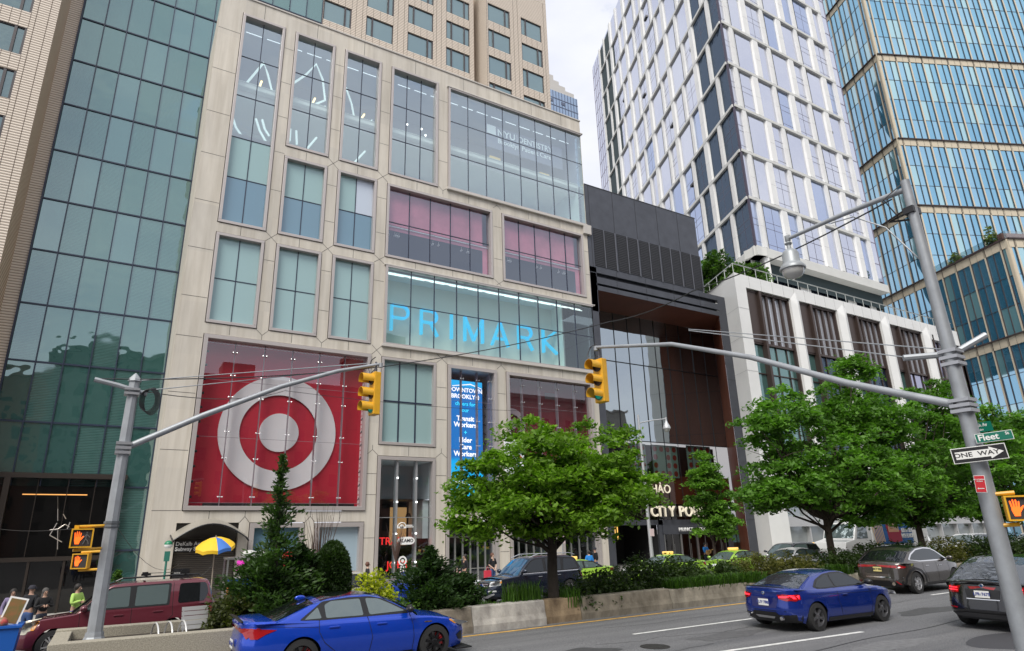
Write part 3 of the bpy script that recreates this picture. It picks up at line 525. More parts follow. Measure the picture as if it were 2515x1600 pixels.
# clothing store letters (inside the glass, built as thick strokes)
CYAN = mat('letter_cyan',(.0,.30,.52),.4,emit=(0,.38,.62),estr=.45)  # glow added to the letter colour so it stays saturated behind the pane
PS = thing('store_letters', 'spaced cyan capital letters spelling the clothing store name behind glass', 'sign', (0,37.15,0))
z0,z1,zm = 15.46,17.2,16.35
def arcp(cx,cz,rx,rz,a0,a1,n=10): return [(cx+rx*math.cos(R_(a0+(a1-a0)*i/n)), cz+rz*math.sin(R_(a0+(a1-a0)*i/n))) for i in range(n+1)]
def stroke(segs):
    b = M()
    for pts in segs:
        for i in range(len(pts)-1):
            (xa,za),(xb,zb) = pts[i],pts[i+1]; d = math.hypot(xb-xa,zb-za) or 1; t_ = .08; ux,uz = (xb-xa)/d*t_*.5,(zb-za)/d*t_*.5; nx_,nz_ = -(zb-za)/d*t_,(xb-xa)/d*t_
            P = [(xa-ux-nx_,za-uz-nz_),(xb+ux-nx_,zb+uz-nz_),(xb+ux+nx_,zb+uz+nz_),(xa-ux+nx_,za-uz+nz_)]; b.prism(P, lambda p,q:(p,0,q), lambda p,q:(p,.25,q))
    b.build('letter', CYAN, PS)
def bowl(x,w_): return [[(x,z0),(x,z1)],[(x,z1)]+arcp(x+w_,z1-.43,.42,.43,90,-90)+[(x,zm)]]
stroke(bowl(14.1,.75)); stroke(bowl(16.25,.72)+[[(16.95,zm),(17.45,z0)]]); stroke([[(18.54,z0),(18.54,z1)]]); stroke([[(19.6,z0),(19.6,z1),(20.3,z0+.1),(21.02,z1),(21.02,z0)]])
stroke([[(21.8,z0),(22.5,z1),(23.15,z0)],[(22.05,z0+.5),(22.9,z0+.5)]]); stroke(bowl(24.1,.68)+[[(24.78,zm),(25.28,z0)]]); stroke([[(26.3,z0),(26.3,z1)],[(27.45,z1),(26.35,zm),(27.5,z0)]])
# white line icons hung in the upper windows
NEON = mat('icon_white',(.68,.80,.80),.5,emit=(.75,.9,.9),estr=.3)
def zoomB(x,y): return (x/5.1065+540, y/5.1065)
def zoomQ(x,y): return (x/2.394+500, y/2.394)
def zoomA(x,y): return (x/3.0043+500, y/3.0043+350)
def icon(paths, lab):
    b = M()
    for f_, pts in paths: b.tube([at(*f_(*p),37.3) for p in pts], .075, 6)
    tag(b.build('line_icon', NEON, None, smooth=50), lab, 'decoration', 'white line icons in the top windows')
icon([(zoomB,[(235,1165),(550,790),(600,930),(650,1130),(520,1260)]),(zoomB,[(610,1285),(690,1190)]),(zoomQ,[(170,690),(190,750),(240,825)]),(zoomQ,[(308,700),(330,770),(375,850)]),(zoomQ,[(345,705),(360,760),(385,800)])], 'white angular and curved line icon in the leftmost tall window')
icon([(zoomB,[(925,1045),(1080,940),(1210,805),(1290,1000),(1320,1260),(1150,1330),(1010,1420)]),(zoomB,[(1120,1440),(1200,1390),(1325,1340)]),(zoomQ,[(510,760),(505,830)]),(zoomQ,[(545,770),(548,850)]),(zoomQ,[(665,810),(600,885)])], 'white pointed line icon in the second tall window from the left')
icon([(zoomQ,[(826,535),(838,518),(870,610),(885,690),(865,750)]),(zoomQ,[(920,765),(990,708),(985,785)]),(zoomQ,[(950,890),(880,965)])], 'white leaf shaped line icon in the third tall window from the left')
GOLD = mat('tube_lamp_gold',(.9,.7,.3),.5,emit=(1,.68,.25),estr=1.6)
for f_,a,c,l in ((zoomB,(525,1020),(480,1140),'golden tube lamp right of the leftmost window icon'),(zoomB,(245,1118),(225,1165),'golden tube lamp at the left edge of the leftmost window'),(zoomB,(1195,1235),(1150,1320),'golden tube lamp in the second tall window'),(zoomB,(1812,1435),(1755,1520),'golden tube lamp in the third tall window')):
    b = M(); b.tube([at(*f_(*a),38),at(*f_(*c),38)],.06,6); tag(b.build('tube_lamp', GOLD), l, 'lamp', 'golden tube lamps in the top windows')
for x,y,l in ((1197,733,'upper left round ceiling lamp in the fourth tall window'),(1282,760,'upper right round ceiling lamp in the fourth tall window'),(1305,797,'lowest round ceiling lamp in the fourth tall window')):
    b = M(); b.sphere(at(*zoomQ(x,y),38),.08,8); tag(b.build('round_lamp', mat('lamp_dot')), l, 'lamp', 'round lamps in the fourth tall window')
# ---------------------------------------------------------------- teal glass block on the left (plane Y=43)
TG = [mirror('teal_glass_a', (.60,.76,.80), (.045,.125,.112), .29, .02, .06, .35), mirror('teal_glass_b', (.58,.75,.76), (.036,.105,.096), .27, .02, .12, .5)]
def louv_glass():
    m = mirror('teal_glass_blind', (.58,.73,.77), (.06,.125,.125), .24, .04, .05); t = m.node_tree; d = [n for n in t.nodes if n.type == 'BSDF_DIFFUSE'][0]
    co = N(t,'ShaderNodeTexCoord'); wv = N(t,'ShaderNodeTexWave', wave_type='BANDS', bands_direction='Z'); wv.inputs['Scale'].default_value = 3.4; r = N(t,'ShaderNodeValToRGB')
    r.color_ramp.elements[0].color = (.038,.10,.092,1); r.color_ramp.elements[1].color = (.085,.18,.165,1); t.links.new(co.outputs['Object'], wv.inputs[0]); t.links.new(wv.outputs['Fac'], r.inputs[0]); t.links.new(r.outputs[0], d.inputs[0]); return m
TG.append(louv_glass())
TB = thing('teal_glass_building', 'dark teal glass curtain wall block left of the limestone store', 'building', (0,0,0))
ZF = [-2.5,1.95,5.43,8.93,12.37,15.8,19.2,22.6,26.03,29.45,32.87,36.3,39.7,43.1,46.5]
XM = [-6.55+1.325*k for k in range(13)]; XM[-1] = 9.3
M().box(-6.5,43.1,-2.5,9.28,60,46.5).build('wall', mat('core_dark',(.03,.05,.055),.8), TB)
rr = random.Random(3)
for j in range(len(ZF)-1):
    for i in range(12):
        if j < 2 and i < 5: continue
        if XM[i] > 1.5 and ZF[j+1] < 36: continue
        k = rr.choice((0,1,0,1,2,2,2)); dy = rr.uniform(-.006,.006)
        M().quad((XM[i],43.02,ZF[j]),(XM[i+1],43.02+dy,ZF[j]),(XM[i+1],43.02+dy,ZF[j+1]),(XM[i],43.02,ZF[j+1])).build('glass_panel', TG[k], TB, recalc=False)
b = M()
for x in XM[:7]: b.box(x-.03,42.93,5.43 if x < .0 else -2.5,x+.03,43.03,46.5)
for x in XM[7:]: b.box(x-.03,42.93,35,x+.03,43.03,46.5)
for z in ZF[1:]:
    if z > 6: b.box(-6.55,42.95,z-.045,9.3,43.03,z+.045)
    else: b.box(.2,42.95,z-.045,1.45,43.03,z+.045)
b.box(-6.62,42.9,6.2,-6.52,43.1,46.5); b.build('mullion', mat('mullion_blue_black',(.02,.03,.06),.4), TB)
# bar entrance in the teal block
BR = mat('bronze_dark',(.035,.027,.022),.45,.3); b = M(); b.box(-6.5,42.6,5.85,.25,43.1,6.12); b.box(-5.5,42.6,-2,-5.22,43.1,5.85); b.box(-.1,42.6,-2,.15,43.1,5.85); b.box(-9,42.7,1.5,.1,43.05,1.72)
for x in (-4,-2.6,-1.3): b.box(x,42.8,1.72,x+.035,42.86,5.85)
for x in (-3.8,-2.2): b.box(x,42.75,-2,x+.12,42.85,1.5)
b.build('entrance_frame', BR, TB)
M().quad((-9,42.95,-2),(-.1,42.95,-2),(-.1,42.95,5.85),(-9,42.95,5.85)).build('entrance_glass', glass('bar_glass',(.4,.4,.4),(.8,.8,.8),dens=.02,wob=.01), TB)
room(TB,-9,-.1,-2,5.84,43.0,43.09,mat('interior_bar',(.012,.011,.011),.6))
b = M(); b.box(-4.6,42.86,4.95,-1.6,42.9,5.0); tag(b.build('strip_lamp', mat('lamp_amber',(.6,.3,.1),.5,emit=(.55,.24,.06),estr=.7)), 'amber light strip glowing behind the dark entrance glass', 'lamp')
b = M(); P = lambda u,v: at(u,v,42.5)
for a,c in (((140,1285),(122,1315)),((122,1315),(152,1332)),((122,1302),(142,1300)),((142,1300),(141,1350)),((142,1300),(160,1288)),((160,1288),(170,1295)),((155,1263),(162,1275)),((172,1283),(165,1300)),((142,1250),(142,1280))): b.tube([P(*a),P(*c)],.02,5)
b.tube([P(142,1250),P(142,1220)],.006,4)
tag(b.build('chandelier', mat('lamp_branch',(.6,.55,.5),.3,.8)), 'branching metal rod chandelier in the dark left entrance', 'lamp')
# ---------------------------------------------------------------- ribbed terracotta towers
WG = [mirror('tower_window_glass', (.55,.66,.70), (.12,.19,.20), .26, .05, .03, .8), mirror('tower_window_wavy', (.55,.68,.70), (.03,.06,.06), .30, .02, .12, 1.2)]
def twr_win(par, x0, x1, z0, z1, y, side, gi=0):
    f = M(); f.box(x0,y-.02,z0,x0+.09,y+.1,z1); f.box(x1-.09,y-.02,z0,x1,y+.1,z1); f.box(x0,y-.02,z1-.07,x1,y+.1,z1); f.box(x0,y-.02,z0,x1,y+.1,z0+.06)
    s_ = x1-.62 if side == 1 else (x0+.5); f.box(s_,y-.06,z0,s_+.14,y+.1,z1)
    if side == 2: f.box(x1-.62,y-.06,z0,x1-.5,y+.1,z1)
    if side == 1: f.box(x1-.12,y-.06,z0,x1,y+.1,z1)
    fr = f.build('window', mat('window_bronze',(.05,.042,.045),.45), par); M().quad((x0+.05,y+.04,z0),(x1-.05,y+.045,z0),(x1-.05,y+.04,z1),(x0+.05,y+.045,z1)).build('pane', WG[gi], fr, recalc=False)
TT = thing('terracotta_tower', 'ribbed beige terracotta apartment tower rising behind the limestone store', 'building', (0,0,0))
cols = [(9.4,11.8,43,0),(13.1,15.6,43,1),(16.95,19.48,43,2),(20.8,23.3,43,3),(24.78,27.3,42,4),(28.6,31.1,42,5)]
opsA = []; opsB = []
for k,(x0,x1,yy,i) in enumerate(cols):
    for n in range(6): (opsA if yy == 43 else opsB).append((x0,x1,34.4+3.09*n-.01,34.4+3.09*n+2.1))
b = M(); wall_open(b, 9.3, 23.75, 33, 55, opsA, 43, .16); wall_open(b, 24.6, 31.8, 33, 55, opsB, 42, .16)
b.quad((31.8,42,20),(31.8,62,20),(31.8,62,60),(31.8,42,60)); b.quad((24.6,42,33),(24.6,44.5,33),(24.6,44.5,55),(24.6,42,55)); b.quad((23.75,43,33),(23.75,44.5,33),(23.75,44.5,55),(23.75,43,55)); b.build('wall', RIB, TT, recalc=False)
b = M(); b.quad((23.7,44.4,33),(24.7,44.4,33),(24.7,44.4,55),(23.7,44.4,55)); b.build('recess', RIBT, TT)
M().box(9.35,43.17,33,23.7,60,55).box(24.65,42.17,33,31.75,60,55).build('core', mat('core_dark'), TT)
for k,(x0,x1,yy,i) in enumerate(cols):
    for n in range(6): twr_win(TT, x0, x1, 34.4+3.09*n, 34.4+3.09*n+2.09, yy+.1, 2 if i == 3 else (n+i)%2)
b = M(); SJ = mat('joint_brown',(.10,.07,.05),.9)
for k,(x0,x1,yy,i) in enumerate(cols):
    for n in range(6):
        zz = 34.4+3.09*n
        for f_ in (.0,.25,.5,.75,1): b.box(x0+(x1-x0)*f_-.012,yy-.004,zz-1.0,x0+(x1-x0)*f_+.012,yy+.01,zz)
for x in (12.2,12.75,16.0,16.6,19.8,20.3): b.box(x-.012,42.99,33,x+.012,43.01,55)
for x in (27.7,28.2,24.63,31.4): b.box(x-.012,41.99,33,x+.012,42.01,55)
pattern(TT, b, SJ)
LT = thing('terracotta_tower', 'ribbed beige terracotta tower at the left edge with dark wavy windows', 'building', (0,0,0))
b = M(); opsL = [(-12.4,-8.62,24.0+3.1*n,25.95+3.1*n) for n in range(9)]; opsL = [o for o in opsL if o[2] < 60]
wall_open(b, -30, -7.33, -3, 62, opsL, 40.2, .16); b.quad((-6.55,43.0,-3),(-6.55,60,-3),(-6.55,60,62),(-6.55,43,62)); b.quad((-7.33,43.0,-3),(-6.62,43.0,-3),(-6.62,43.0,62),(-7.33,43.0,62)); b.build('wall', RIB, LT, recalc=False)
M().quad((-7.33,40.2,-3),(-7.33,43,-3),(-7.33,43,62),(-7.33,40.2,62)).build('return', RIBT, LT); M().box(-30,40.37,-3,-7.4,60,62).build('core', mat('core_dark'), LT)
for o in opsL: twr_win(LT, o[0], o[1], o[2], o[3], 40.28, 1, 1)
b = M()
for n in range(9):
    for f_ in (.62,.75,.87,1): x = -12.4+3.78*f_; b.box(x-.012,40.196,25.95+3.1*n,x+.012,40.21,27.1+3.1*n)
for x in (-8.35,-7.75): b.box(x-.012,40.19,-2,x+.012,40.21,62)
pattern(LT, b, SJ)
# ---------------------------------------------------------------- dark zinc mall portal
PB = thing('mall_entrance_building', 'dark zinc clad mall entrance with a tall recessed glass portal', 'building', (0,0,0))
b = M(); yp = 36.0
b.box(30.24,36.0,22.8,43.2,39,30.2); b.box(30.24,36.0,19.0,30.9,39.8,22.8); b.box(30.2,36.0,-2,30.85,39.8,22.3); b.box(43.2,36.3,22.8,43.5,39,26.0)
b.box(30.24,36,22.35,45.9,36.5,22.8); b.box(30.24,36,21.45,44.9,36.5,22.0); b.box(30.24,36,20.85,44.9,39.8,21.25)
b.box(44.9,36,-2,45.9,36.05,22.35); b.box(30.24,36.35,21.25,45.0,39,22.35); b.build('wall', DARKM, PB)
b = M()
for x in (30.62,33.2,35.75,38.3,40.85): b.box(x-.012,35.985,22.8,x+.012,36.0,30.2)
for x in (33.0,36.2,39.4,42.6): b.box(x-.01,35.987,20.85,x+.01,36.0,22.8)
for z in (15.0,11.0,7.0,3.2): b.box(44.9,35.987,z-.012,45.9,36.0,z+.012)
b.box(30.24,35.98,30.2,43.25,39,30.28); pattern(PB, b, BLACK)
for k in range(5):
    for h_ in (0,1):
        x0 = 30.85+k*2.52+h_*1.2; b = M(); b.box(x0,35.96,22.95,x0+1.02,36.0,26.3); b.build('louvre', LOUV, PB)
        M().box(x0+1.05,35.93,22.9,x0+1.13,36,26.33).build('louvre_fin', mat('zinc_light',(.13,.135,.155),.5,.3), PB)
RUST = mat('rust_wood_panel',(.19,.055,.026),.5,var=.3,vscale=.6,stretch=(1,1,.12)); RUSTD = mat('rust_soffit',(.15,.048,.03),.55,var=.2,vscale=.5)
M().quad((30.85,36.0,20.83),(44.9,36.0,20.83),(48.3,39.8,20.83),(30.85,39.8,20.83)).build('soffit', RUSTD, PB)
M().quad((44.9,36.06,-2),(48.3,39.8,-2),(48.3,39.8,20.83),(44.9,36.06,20.83)).build('side_panel', RUST, PB)
b = M()
for z in (15,11,7,3.2): b.quad((44.88,36.06,z),(48.28,39.8,z),(48.28,39.8,z+.03),(44.88,36.06,z+.03))
pattern(PB, b, BLACK)
PG = mirror('portal_glass', (.72,.82,.88), (.035,.03,.03), .46, .02, .10, .22, 3); PGN = mirror('portal_glass_brown', (.55,.5,.5), (.07,.035,.025), .06, .06, .05, .3)
X0,X1,yg = 30.85,48.3,39.8; nx = 11; zs_ = [9.7,16.4,20.83] 
for i in range(nx):
    for j in range(2):
        a,c = X0+(X1-X0)*i/nx, X0+(X1-X0)*(i+1)/nx; dy = rr.uniform(-.012,.012)
        M().quad((a,yg,zs_[j]),(c,yg+dy,zs_[j]),(c,yg+dy*.5,zs_[j+1]),(a,yg,zs_[j+1])).build('glass_panel', PG if a > 32.2 or 1 else PGN, PB, recalc=False)
LOWG = glass('portal_low_glass',(.5,.48,.46),(.8,.8,.85),dens=.05,wob=.03)
M().quad((X0,yg,2.9),(X1,yg,2.9),(X1,yg,9.7),(X0,yg,9.7)).build('glass_panel', LOWG, PB)
b = M()
for i in range(nx+1): x = X0+(X1-X0)*i/nx; b.box(x-.018,yg-.05,2.9,x+.018,yg-.005,20.83)
b.box(X0,yg-.06,16.37,X1,yg-.005,16.43); b.box(X0,yg-.06,9.65,X1,yg-.005,9.72); b.build('mullion', BLACK, PB)
b = M(); b.box(X0,41.5,2.9,X1,41.6,9.7); b.build('interior', mat('interior_umber',(.035,.026,.022),.6), PB)
M().box(38.5,40.1,4.6,X1,40.2,6.9).build('wood_band', RUST, PB)
for k,(xa,xb,lb_) in enumerate(((36.2,38.3,'mint green dotted window poster half hidden by the median tree'),(39.0,42.0,'mint green poster with large red dots high behind the mall glass'),(43.2,46.2,'mint green dotted window poster above the narrow tree'))):
    pt = thing('window_poster', lb_, 'poster', (xa,40.0,6.75 if k < 2 else 6.9), 0, 'dotted posters in the mall window'); M().box(0,0,0,xb-xa,.05,2.75).build('panel', mat('poster_mint',(.22,.42,.38),.6), pt); b = M(); q = 4; r_ = (xb-xa)/q*.32
    for i in range(q):
        for j in range(4):
            if (i,j) in ((1,1),(1,2)) and k == 1: continue
            b.lathe([(r_,-.012),(r_,-.002)],14,((i+.5)*(xb-xa)/q,0,(j+.5)*.69),'y')
    b.build('print', mat('poster_red_brown',(.25,.04,.03),.6), pt)
# entrance zone
b = M(); b.box(39.0,39.5,2.15,48.3,39.79,2.9); b.box(38.6,39.6,-2,39.1,39.79,3.3); b.box(X0,39.6,2.9,48.3,39.79,3.3); b.box(46.6,39.5,-2,47.2,39.8,2.9); b.build('entrance_frame', DARKM, PB)
room(PB, 30.9, 38.6, -2, 3.2, 39.82, 44, mat('interior_black'), BLACK, BLACK); room(PB, 39.1, 46.6, -2, 2.15, 39.82, 44, mat('interior_dim'), BLACK, BLACK)
for k in range(4):
    x = 39.1+k*1.9; b = M(); b.box(x,39.55,-1.5,x+.09,39.7,2.15); b.box(x+.93,39.58,-1.5,x+.98,39.66,2.15); b.box(x+.85,39.5,-.4,x+.88,39.53,1.4); b.box(x+1.0,39.5,-.4,x+1.03,39.53,1.4); b.box(x+1.8,39.55,-1.5,x+1.9,39.7,2.15); b.build('door', mat('door_steel',(.3,.3,.3),.3,.8), PB)
M().quad((39.1,39.62,-2),(46.6,39.62,-2),(46.6,39.62,2.15),(39.1,39.62,2.15)).build('pane', LOWG, PB)
b = M(); b.box(47.2,39.6,-2,48.3,39.7,2.9); b.build('side_window', mirror('aqua_glass',(.5,.7,.7),(.10,.20,.20),.2,.05), PB); M().box(47.72,39.55,-2,47.78,39.6,2.9).box(47.2,39.55,.9,48.3,39.6,1.35).build('mullion', BR, PB)
for lab,s_,sz,x,z,m_,ex in (('big cream three dimensional capital letters over the mall doors','CITY POINT',1.18,40.95,3.92,mat('letter_cream',(.72,.66,.52),.5,emit=(.8,.72,.55),estr=.15),.07),('spaced white letters on the fascia over the mall doors','PRINCE  STREET',.42,42.35,2.5,SWHITE,.04),('cream serif style letters on the brown wood band behind glass','HÀO',1.0,39.35,5.75,mat('letter_cream'),.04)):
    t_ = text('wall_letters', s_, sz, m_, (x,39.25 if 'PRINCE' in s_ else (39.2 if 'CITY' in s_ else 39.68),z), FACE, None, ex, .012 if 'CITY' in s_ else 0, sp=1.25 if 'PRINCE' in s_ else (1.1 if 'CITY' in s_ else 1.02)); tag(t_, lab, 'sign')
b = M()
for k in range(9): x = 31.6+k*.24; b.tube([(x,38.8,2.9),(x,38.8,1.9+.25*((k*7)%4))],.045,6)
tag(b.build('hanging_lamps', mat('lamp_gold_dim',(.5,.3,.08),.5,emit=(.6,.35,.08),estr=.7)), 'cluster of hanging golden tubes in the dark doorway left of the mall doors', 'lamp')
# ---------------------------------------------------------------- white podium
WST = mat('white_stone', (.74,.74,.72), .7, var=.06, vscale=.5); WJ = mat('joint_grey',(.40,.40,.40),.9)
PD = thing('white_podium_building', 'white stone podium with brown framed bays behind the median trees', 'building', (0,0,0))
b = M(); opsP = [(46.45,52.65,7.5,23.2),(53.95,60.0,7.5,23.2),(61.6,67.7,7.5,23.2),(69.35,75.85,7.5,23.2),(77.6,84,7.5,22.6),(47.5,84,-2,5.0)]
wall_open(b, 45.05, 84, -3, 24.4, opsP, 34, .7); c_,s_ = .4,.916
b.quad((45.05,34,-3),(45.05+c_*2.3,34+s_*2.3,-3),(45.05+c_*2.3,34+s_*2.3,22.3),(45.05,34,22.3)); b.quad((45.05,34,22.3),(45.05+c_*12,34+s_*12,22.3),(45.05+c_*12,34+s_*12,24.4),(45.05,34,24.4)); b.quad((45.05,34,24.4),(84,34,24.4),(84,46,24.4),(50,46,24.4)); b.quad((84,34,-3),(84,45,-3),(84,45,24.4),(84,34,24.4)); b.build('wall', WST, PD, recalc=False)
b = M()
for xa,xb in ((52.65,53.95),(60.0,61.6),(67.7,69.35),(75.85,77.6)):   # bevelled pier fronts
    b.add([(xa,33.98,5.0),(xb,33.98,5.0),(xb,33.98,23.5),((xa+xb)/2+.25,33.98,24.0),(xa,33.98,23.2),((xa+xb)/2,33.7,22.4),((xa+xb)/2,33.7,5.0)],[(0,6,5,4),(6,1,2,5),(5,2,3),(5,3,4)])
b.build('pier', WST, PD, recalc=False)
b = M()
for z in (21.1,18.4,15.4,12.4,9.7,7): b.box(45.05,33.985,z-.012,46.45,34,z+.012); b.quad((45.03,34,z-.012),(45.85,35.95,z-.012),(45.85,35.95,z+.012),(45.03,34,z+.012))
for x in np.arange(47,84,1.6): b.box(x-.01,33.985,23.2,x+.01,34,24.4)
pattern(PD, b, WJ)
BRN = mat('bronze_brown',(.065,.045,.038),.45,.4); PU = mirror('violet_glass',(.62,.62,.78),(.05,.06,.10),.5,.03,.04,.4); DKG = mirror('navy_glass',(.30,.38,.48),(.010,.016,.03),.16,.03,.45,1.3,4); TGN = mirror('sea_glass',(.5,.68,.68),(.06,.13,.12),.25,.05,.1,.6)
for k,o in enumerate(opsP[:5]):
    x0,x1 = o[0],o[1]; f = M(); xa = x0+1.7 if k < 4 else x0+.3
    f.box(x0,34.25,18.25,xa,34.7,23.2); f.box(xa,34.0,7.5,xa+.3,34.7,23.2); f.box(x1-.2,34.2,7.5,x1,34.7,23.2); f.box(x0,34.3,18.1,x1,34.6,18.3); f.box(x0,34.2,23.0,x1,34.7,23.2); f.box(x0,34.25,7.5,x0+.25,34.7,18.1); f.box(x0,34.3,12.9,x1,34.6,13.0)
    if k < 4:
        for q in range(4): xx = xa+.3+(x1-.2-xa-.3)*q/4; f.box(xx,34.3,18.3,xx+.26,34.6,23.0)
    else:
        f.box(xa+1.8,34.4,7.5,xa+1.9,34.6,23)
    for xx in (xa+.3+(x1-xa)*.33,xa+.3+(x1-xa)*.66): f.box(xx,34.4,7.5,xx+.07,34.6,18.1)
    f.box(x0,34.4,15.4,x1,34.55,15.48); fr = f.build('window', BRN, PD)
    M().quad((x0,34.5,18.3),(x1,34.5,18.3),(x1,34.5,23.2),(x0,34.5,23.2)).build('pane', mirror('pale_strip_glass',(.72,.74,.80),(.42,.44,.48),.22,.12,.05) if k < 4 else PU, fr)
    for a,c,i in ((x0,xa,0),(xa,x1,1)): M().quad((a,34.5,7.5),(c,34.51,7.5),(c,34.5,18.1),(a,34.5,18.1)).build('pane', (TGN if (i == 0 or k in (0,)) and k < 4 else (PU if k > 2 else DKG)), fr)
M().box(47.5,34.65,-2,84,34.7,5.0).build('shopfront', mirror('shopfront_glass',(.6,.66,.68),(.30,.32,.32),.2,.08,.1), PD)
b = M()
for x in np.arange(47.5,84,3.0): b.box(x,34.3,-2,x+.16,34.65,5)
b.box(47.5,34.2,2.6,84,34.64,3.4); b.build('shopfront_frame', mat('pale_metal',(.5,.5,.5),.4,.4), PD)
b = M(); rl = [(45.2,34.2,25.4),(83.5,34.2,25.4)]
b.tube([(49.5,44.2,25.4),(45.3,34.2,25.4),(83.5,34.2,25.4)],.05,6)
for x in np.arange(45.3,83.6,1.55): b.tube([(x,34.2,24.4),(x,34.2,25.4)],.03,5)
for k in range(1,7): b.tube([(45.3+k*.6,34.2+k*1.43,24.4),(45.3+k*.6,34.2+k*1.43,25.4)],.03,5)
tag(b.build('roof_railing', mat('railing_grey',(.42,.44,.42),.4,.6)), 'grey metal railing along the white podium roof edge', 'railing')
# ---------------------------------------------------------------- white apartment tower with folded piers
WT = thing('white_tower', 'tall white tower with staggered folded piers and violet windows', 'building', (0,0,0))
OX,OY = 57.3,40.0; PHT = 6.15; ZB = 31.9; NR_ = 11
VG = [mirror('violet_sky_glass',(.84,.86,.95),(.07,.08,.11),.66,.015,.12,.35,3), mirror('blue_sky_glass',(.66,.74,.94),(.03,.05,.10),.6,.015,.12,.35,3)]
MULD = mat('mullion_dusk',(.06,.05,.08),.5)
def ffr(s, d, z): return (OX+s, OY+d, z)                                   # front face: s along X, d inwards
def ffl(s, d, z): return (OX+.4*s+.916*d, OY+.916*s-.4*d, z)               # left face: s along Fleet St, d inwards
WT_core = M(); LL = 51.4
WT_core.add([(OX+.6,OY+.6,29),(OX+25.1,OY+.6,29),(OX+25.1,OY+45,29),(OX+.4*LL,OY+.916*LL,29),(OX+.6,OY+.6,99),(OX+25.1,OY+.6,99),(OX+25.1,OY+45,99),(OX+.4*LL,OY+.916*LL,99)],[(0,1,5,4),(1,2,6,5),(2,3,7,6),(3,0,4,7)])
WT_core.build('core', mat('core_dark'), WT)
piers = M(); bands = M(); gcount = [0]; gst = [M(),M()]; mst = M()
def fbox(b, F, s0, s1, d0, d1, z0, z1): b.add([F(s,d,z) for z in (z0,z1) for d in (d0,d1) for s in (s0,s1)], [(0,2,3,1),(4,5,7,6),(0,1,5,4),(2,6,7,3),(0,4,6,2),(1,3,7,5)])
def face(F, L_, first, dark, pat):
    for r in range(NR_):
        z0 = ZB+PHT*r; z1 = z0+PHT; s = first[r%2]; ww = pat[r%2]; k = 0
        fbox(bands, F, 0.0, L_, -.2, .5, z0, z0+.36)
        edges = [(0.0,s)]; 
        while s < L_-.8:
            pw = 1.15 if k%2 else 1.3; wd = ww[k%2]; a,c = s, s+pw
            # folded pier: flat part and a bevelled flank turning back to the glass
            zb_,zt_ = z0+.42, z1
            if k%2 == 0: P0 = [(a,.15),(a,-.17),(a+pw*.45,-.17),(c,.15)]
            else: P0 = [(a,.15),(a+pw*.15,-.17),(c,-.17),(c,.15)]
            piers.add([F(p,q,zb_) for p,q in P0]+[F(p,q,zt_) for p,q in P0],[(0,1,5,4),(1,2,6,5),(2,3,7,6)])
            for zz in (z0+3.05,): piers_j.add([F(p,q-.004,zz) for p,q in P0[1:3]]+[F(p,q-.004,zz+.03) for p,q in P0[1:3]],[(0,1,3,2)])
            s = c; e = min(s+wd, L_); edges.append((s,e)); s = e; k += 1
        fbox(piers,F,L_-.75,L_+.02,-.17,.3,z0+.36,z1)
        for n,(a,c) in enumerate(edges):
            if c-a < .15: continue
            q = M(); dz = rr.uniform(-.015,.015)
            q.quad(F(a-.02,.08,z0+.4),F(c+.02,.08+dz,z0+.4),F(c+.02,.08+dz,z1),F(a-.02,.08,z1))
            mm = M(); mid = c-a > 2.2
            if mid: fbox(mm,F,(a+c)/2-.035,(a+c)/2+.035,.22,.08,z0+.4,z1)
            for f_ in (.12,.48,.62): fbox(mm,F,a,c,.22,.08,z0+.4+5.7*f_-.03,z0+.4+5.7*f_+.03)
            vis = (F is ffr) or (a < 24)
            gm = DKG if dark(a,r) else VG[0 if rr.random() < .75 else 1]
            if vis and gcount[0] < 100 and r < 9:
                gcount[0] += 1; o = q.build('window', gm, WT, recalc=False); mm.build('mullion', MULD, o)
            else:
                i = 1 if dark(a,r) else 0; gst[i].add(q.v,q.f); mst.add(mm.v,mm.f)
piers_j = M()
face(ffr, 23.6, (1.3,1.0), lambda a,r: False, ((2.9,1.95),(1.95,2.9)))
face(ffl, LL-5, (3.4,2.2), lambda a,r: a < (7.5 if r > 2 else 10), ((2.1,3.3),(3.3,2.1)))
piers.build('pier', WST, WT, recalc=False); bands.build('floor_band', mat('white_stone_band',(.60,.60,.57),.75,var=.06,vscale=.5), WT); pattern(WT, piers_j, WJ)
for i in (0,1):
    if gst[i].v: o = gst[i].build('window', [VG[0],DKG][i], WT, recalc=False); o['kind'] = 'stuff'
o = mst.build('mullion', MULD, WT, recalc=False); o['kind'] = 'stuff'
b = M(); q = M(); q2 = M()      # flush glazed strips at both ends
for r in range(NR_*2): z0 = ZB+PHT*r/2; fbox(q,ffr,23.4,25.1,.0,.1,z0,z0+PHT/2); fbox(b,ffr,23.4,25.15,-.03,.0,z0,z0+.08); fbox(q2,ffl,LL-5,LL,.0,.1,z0,z0+PHT/2); fbox(b,ffl,LL-5,LL,-.03,0,z0,z0+.08)
for s in np.arange(0,5.1,1.25): fbox(b,ffl,LL-5+s-.04,LL-5+s+.04,-.04,0,ZB,99)
fbox(b,ffr,25.05,25.15,-.05,.1,ZB,99); o = q.build('corner_glazing', VG[0], WT, recalc=False); q2.build('corner_glazing', VG[0], WT, recalc=False); b.build('mullion', mat('mullion_mauve',(.20,.17,.22),.5), WT)
M().add([(OX-.05,OY-.12,ZB),(OX+.14,OY-.12,ZB),(OX+.18,OY+.3,ZB),(OX-.02,OY+.12,ZB),(OX-.05,OY-.12,99),(OX+.14,OY-.12,99),(OX+.18,OY+.3,99),(OX-.02,OY+.12,99)],[(0,1,5,4),(1,2,6,5),(2,3,7,6),(3,0,4,7)]).build('corner_post', MULD, WT)
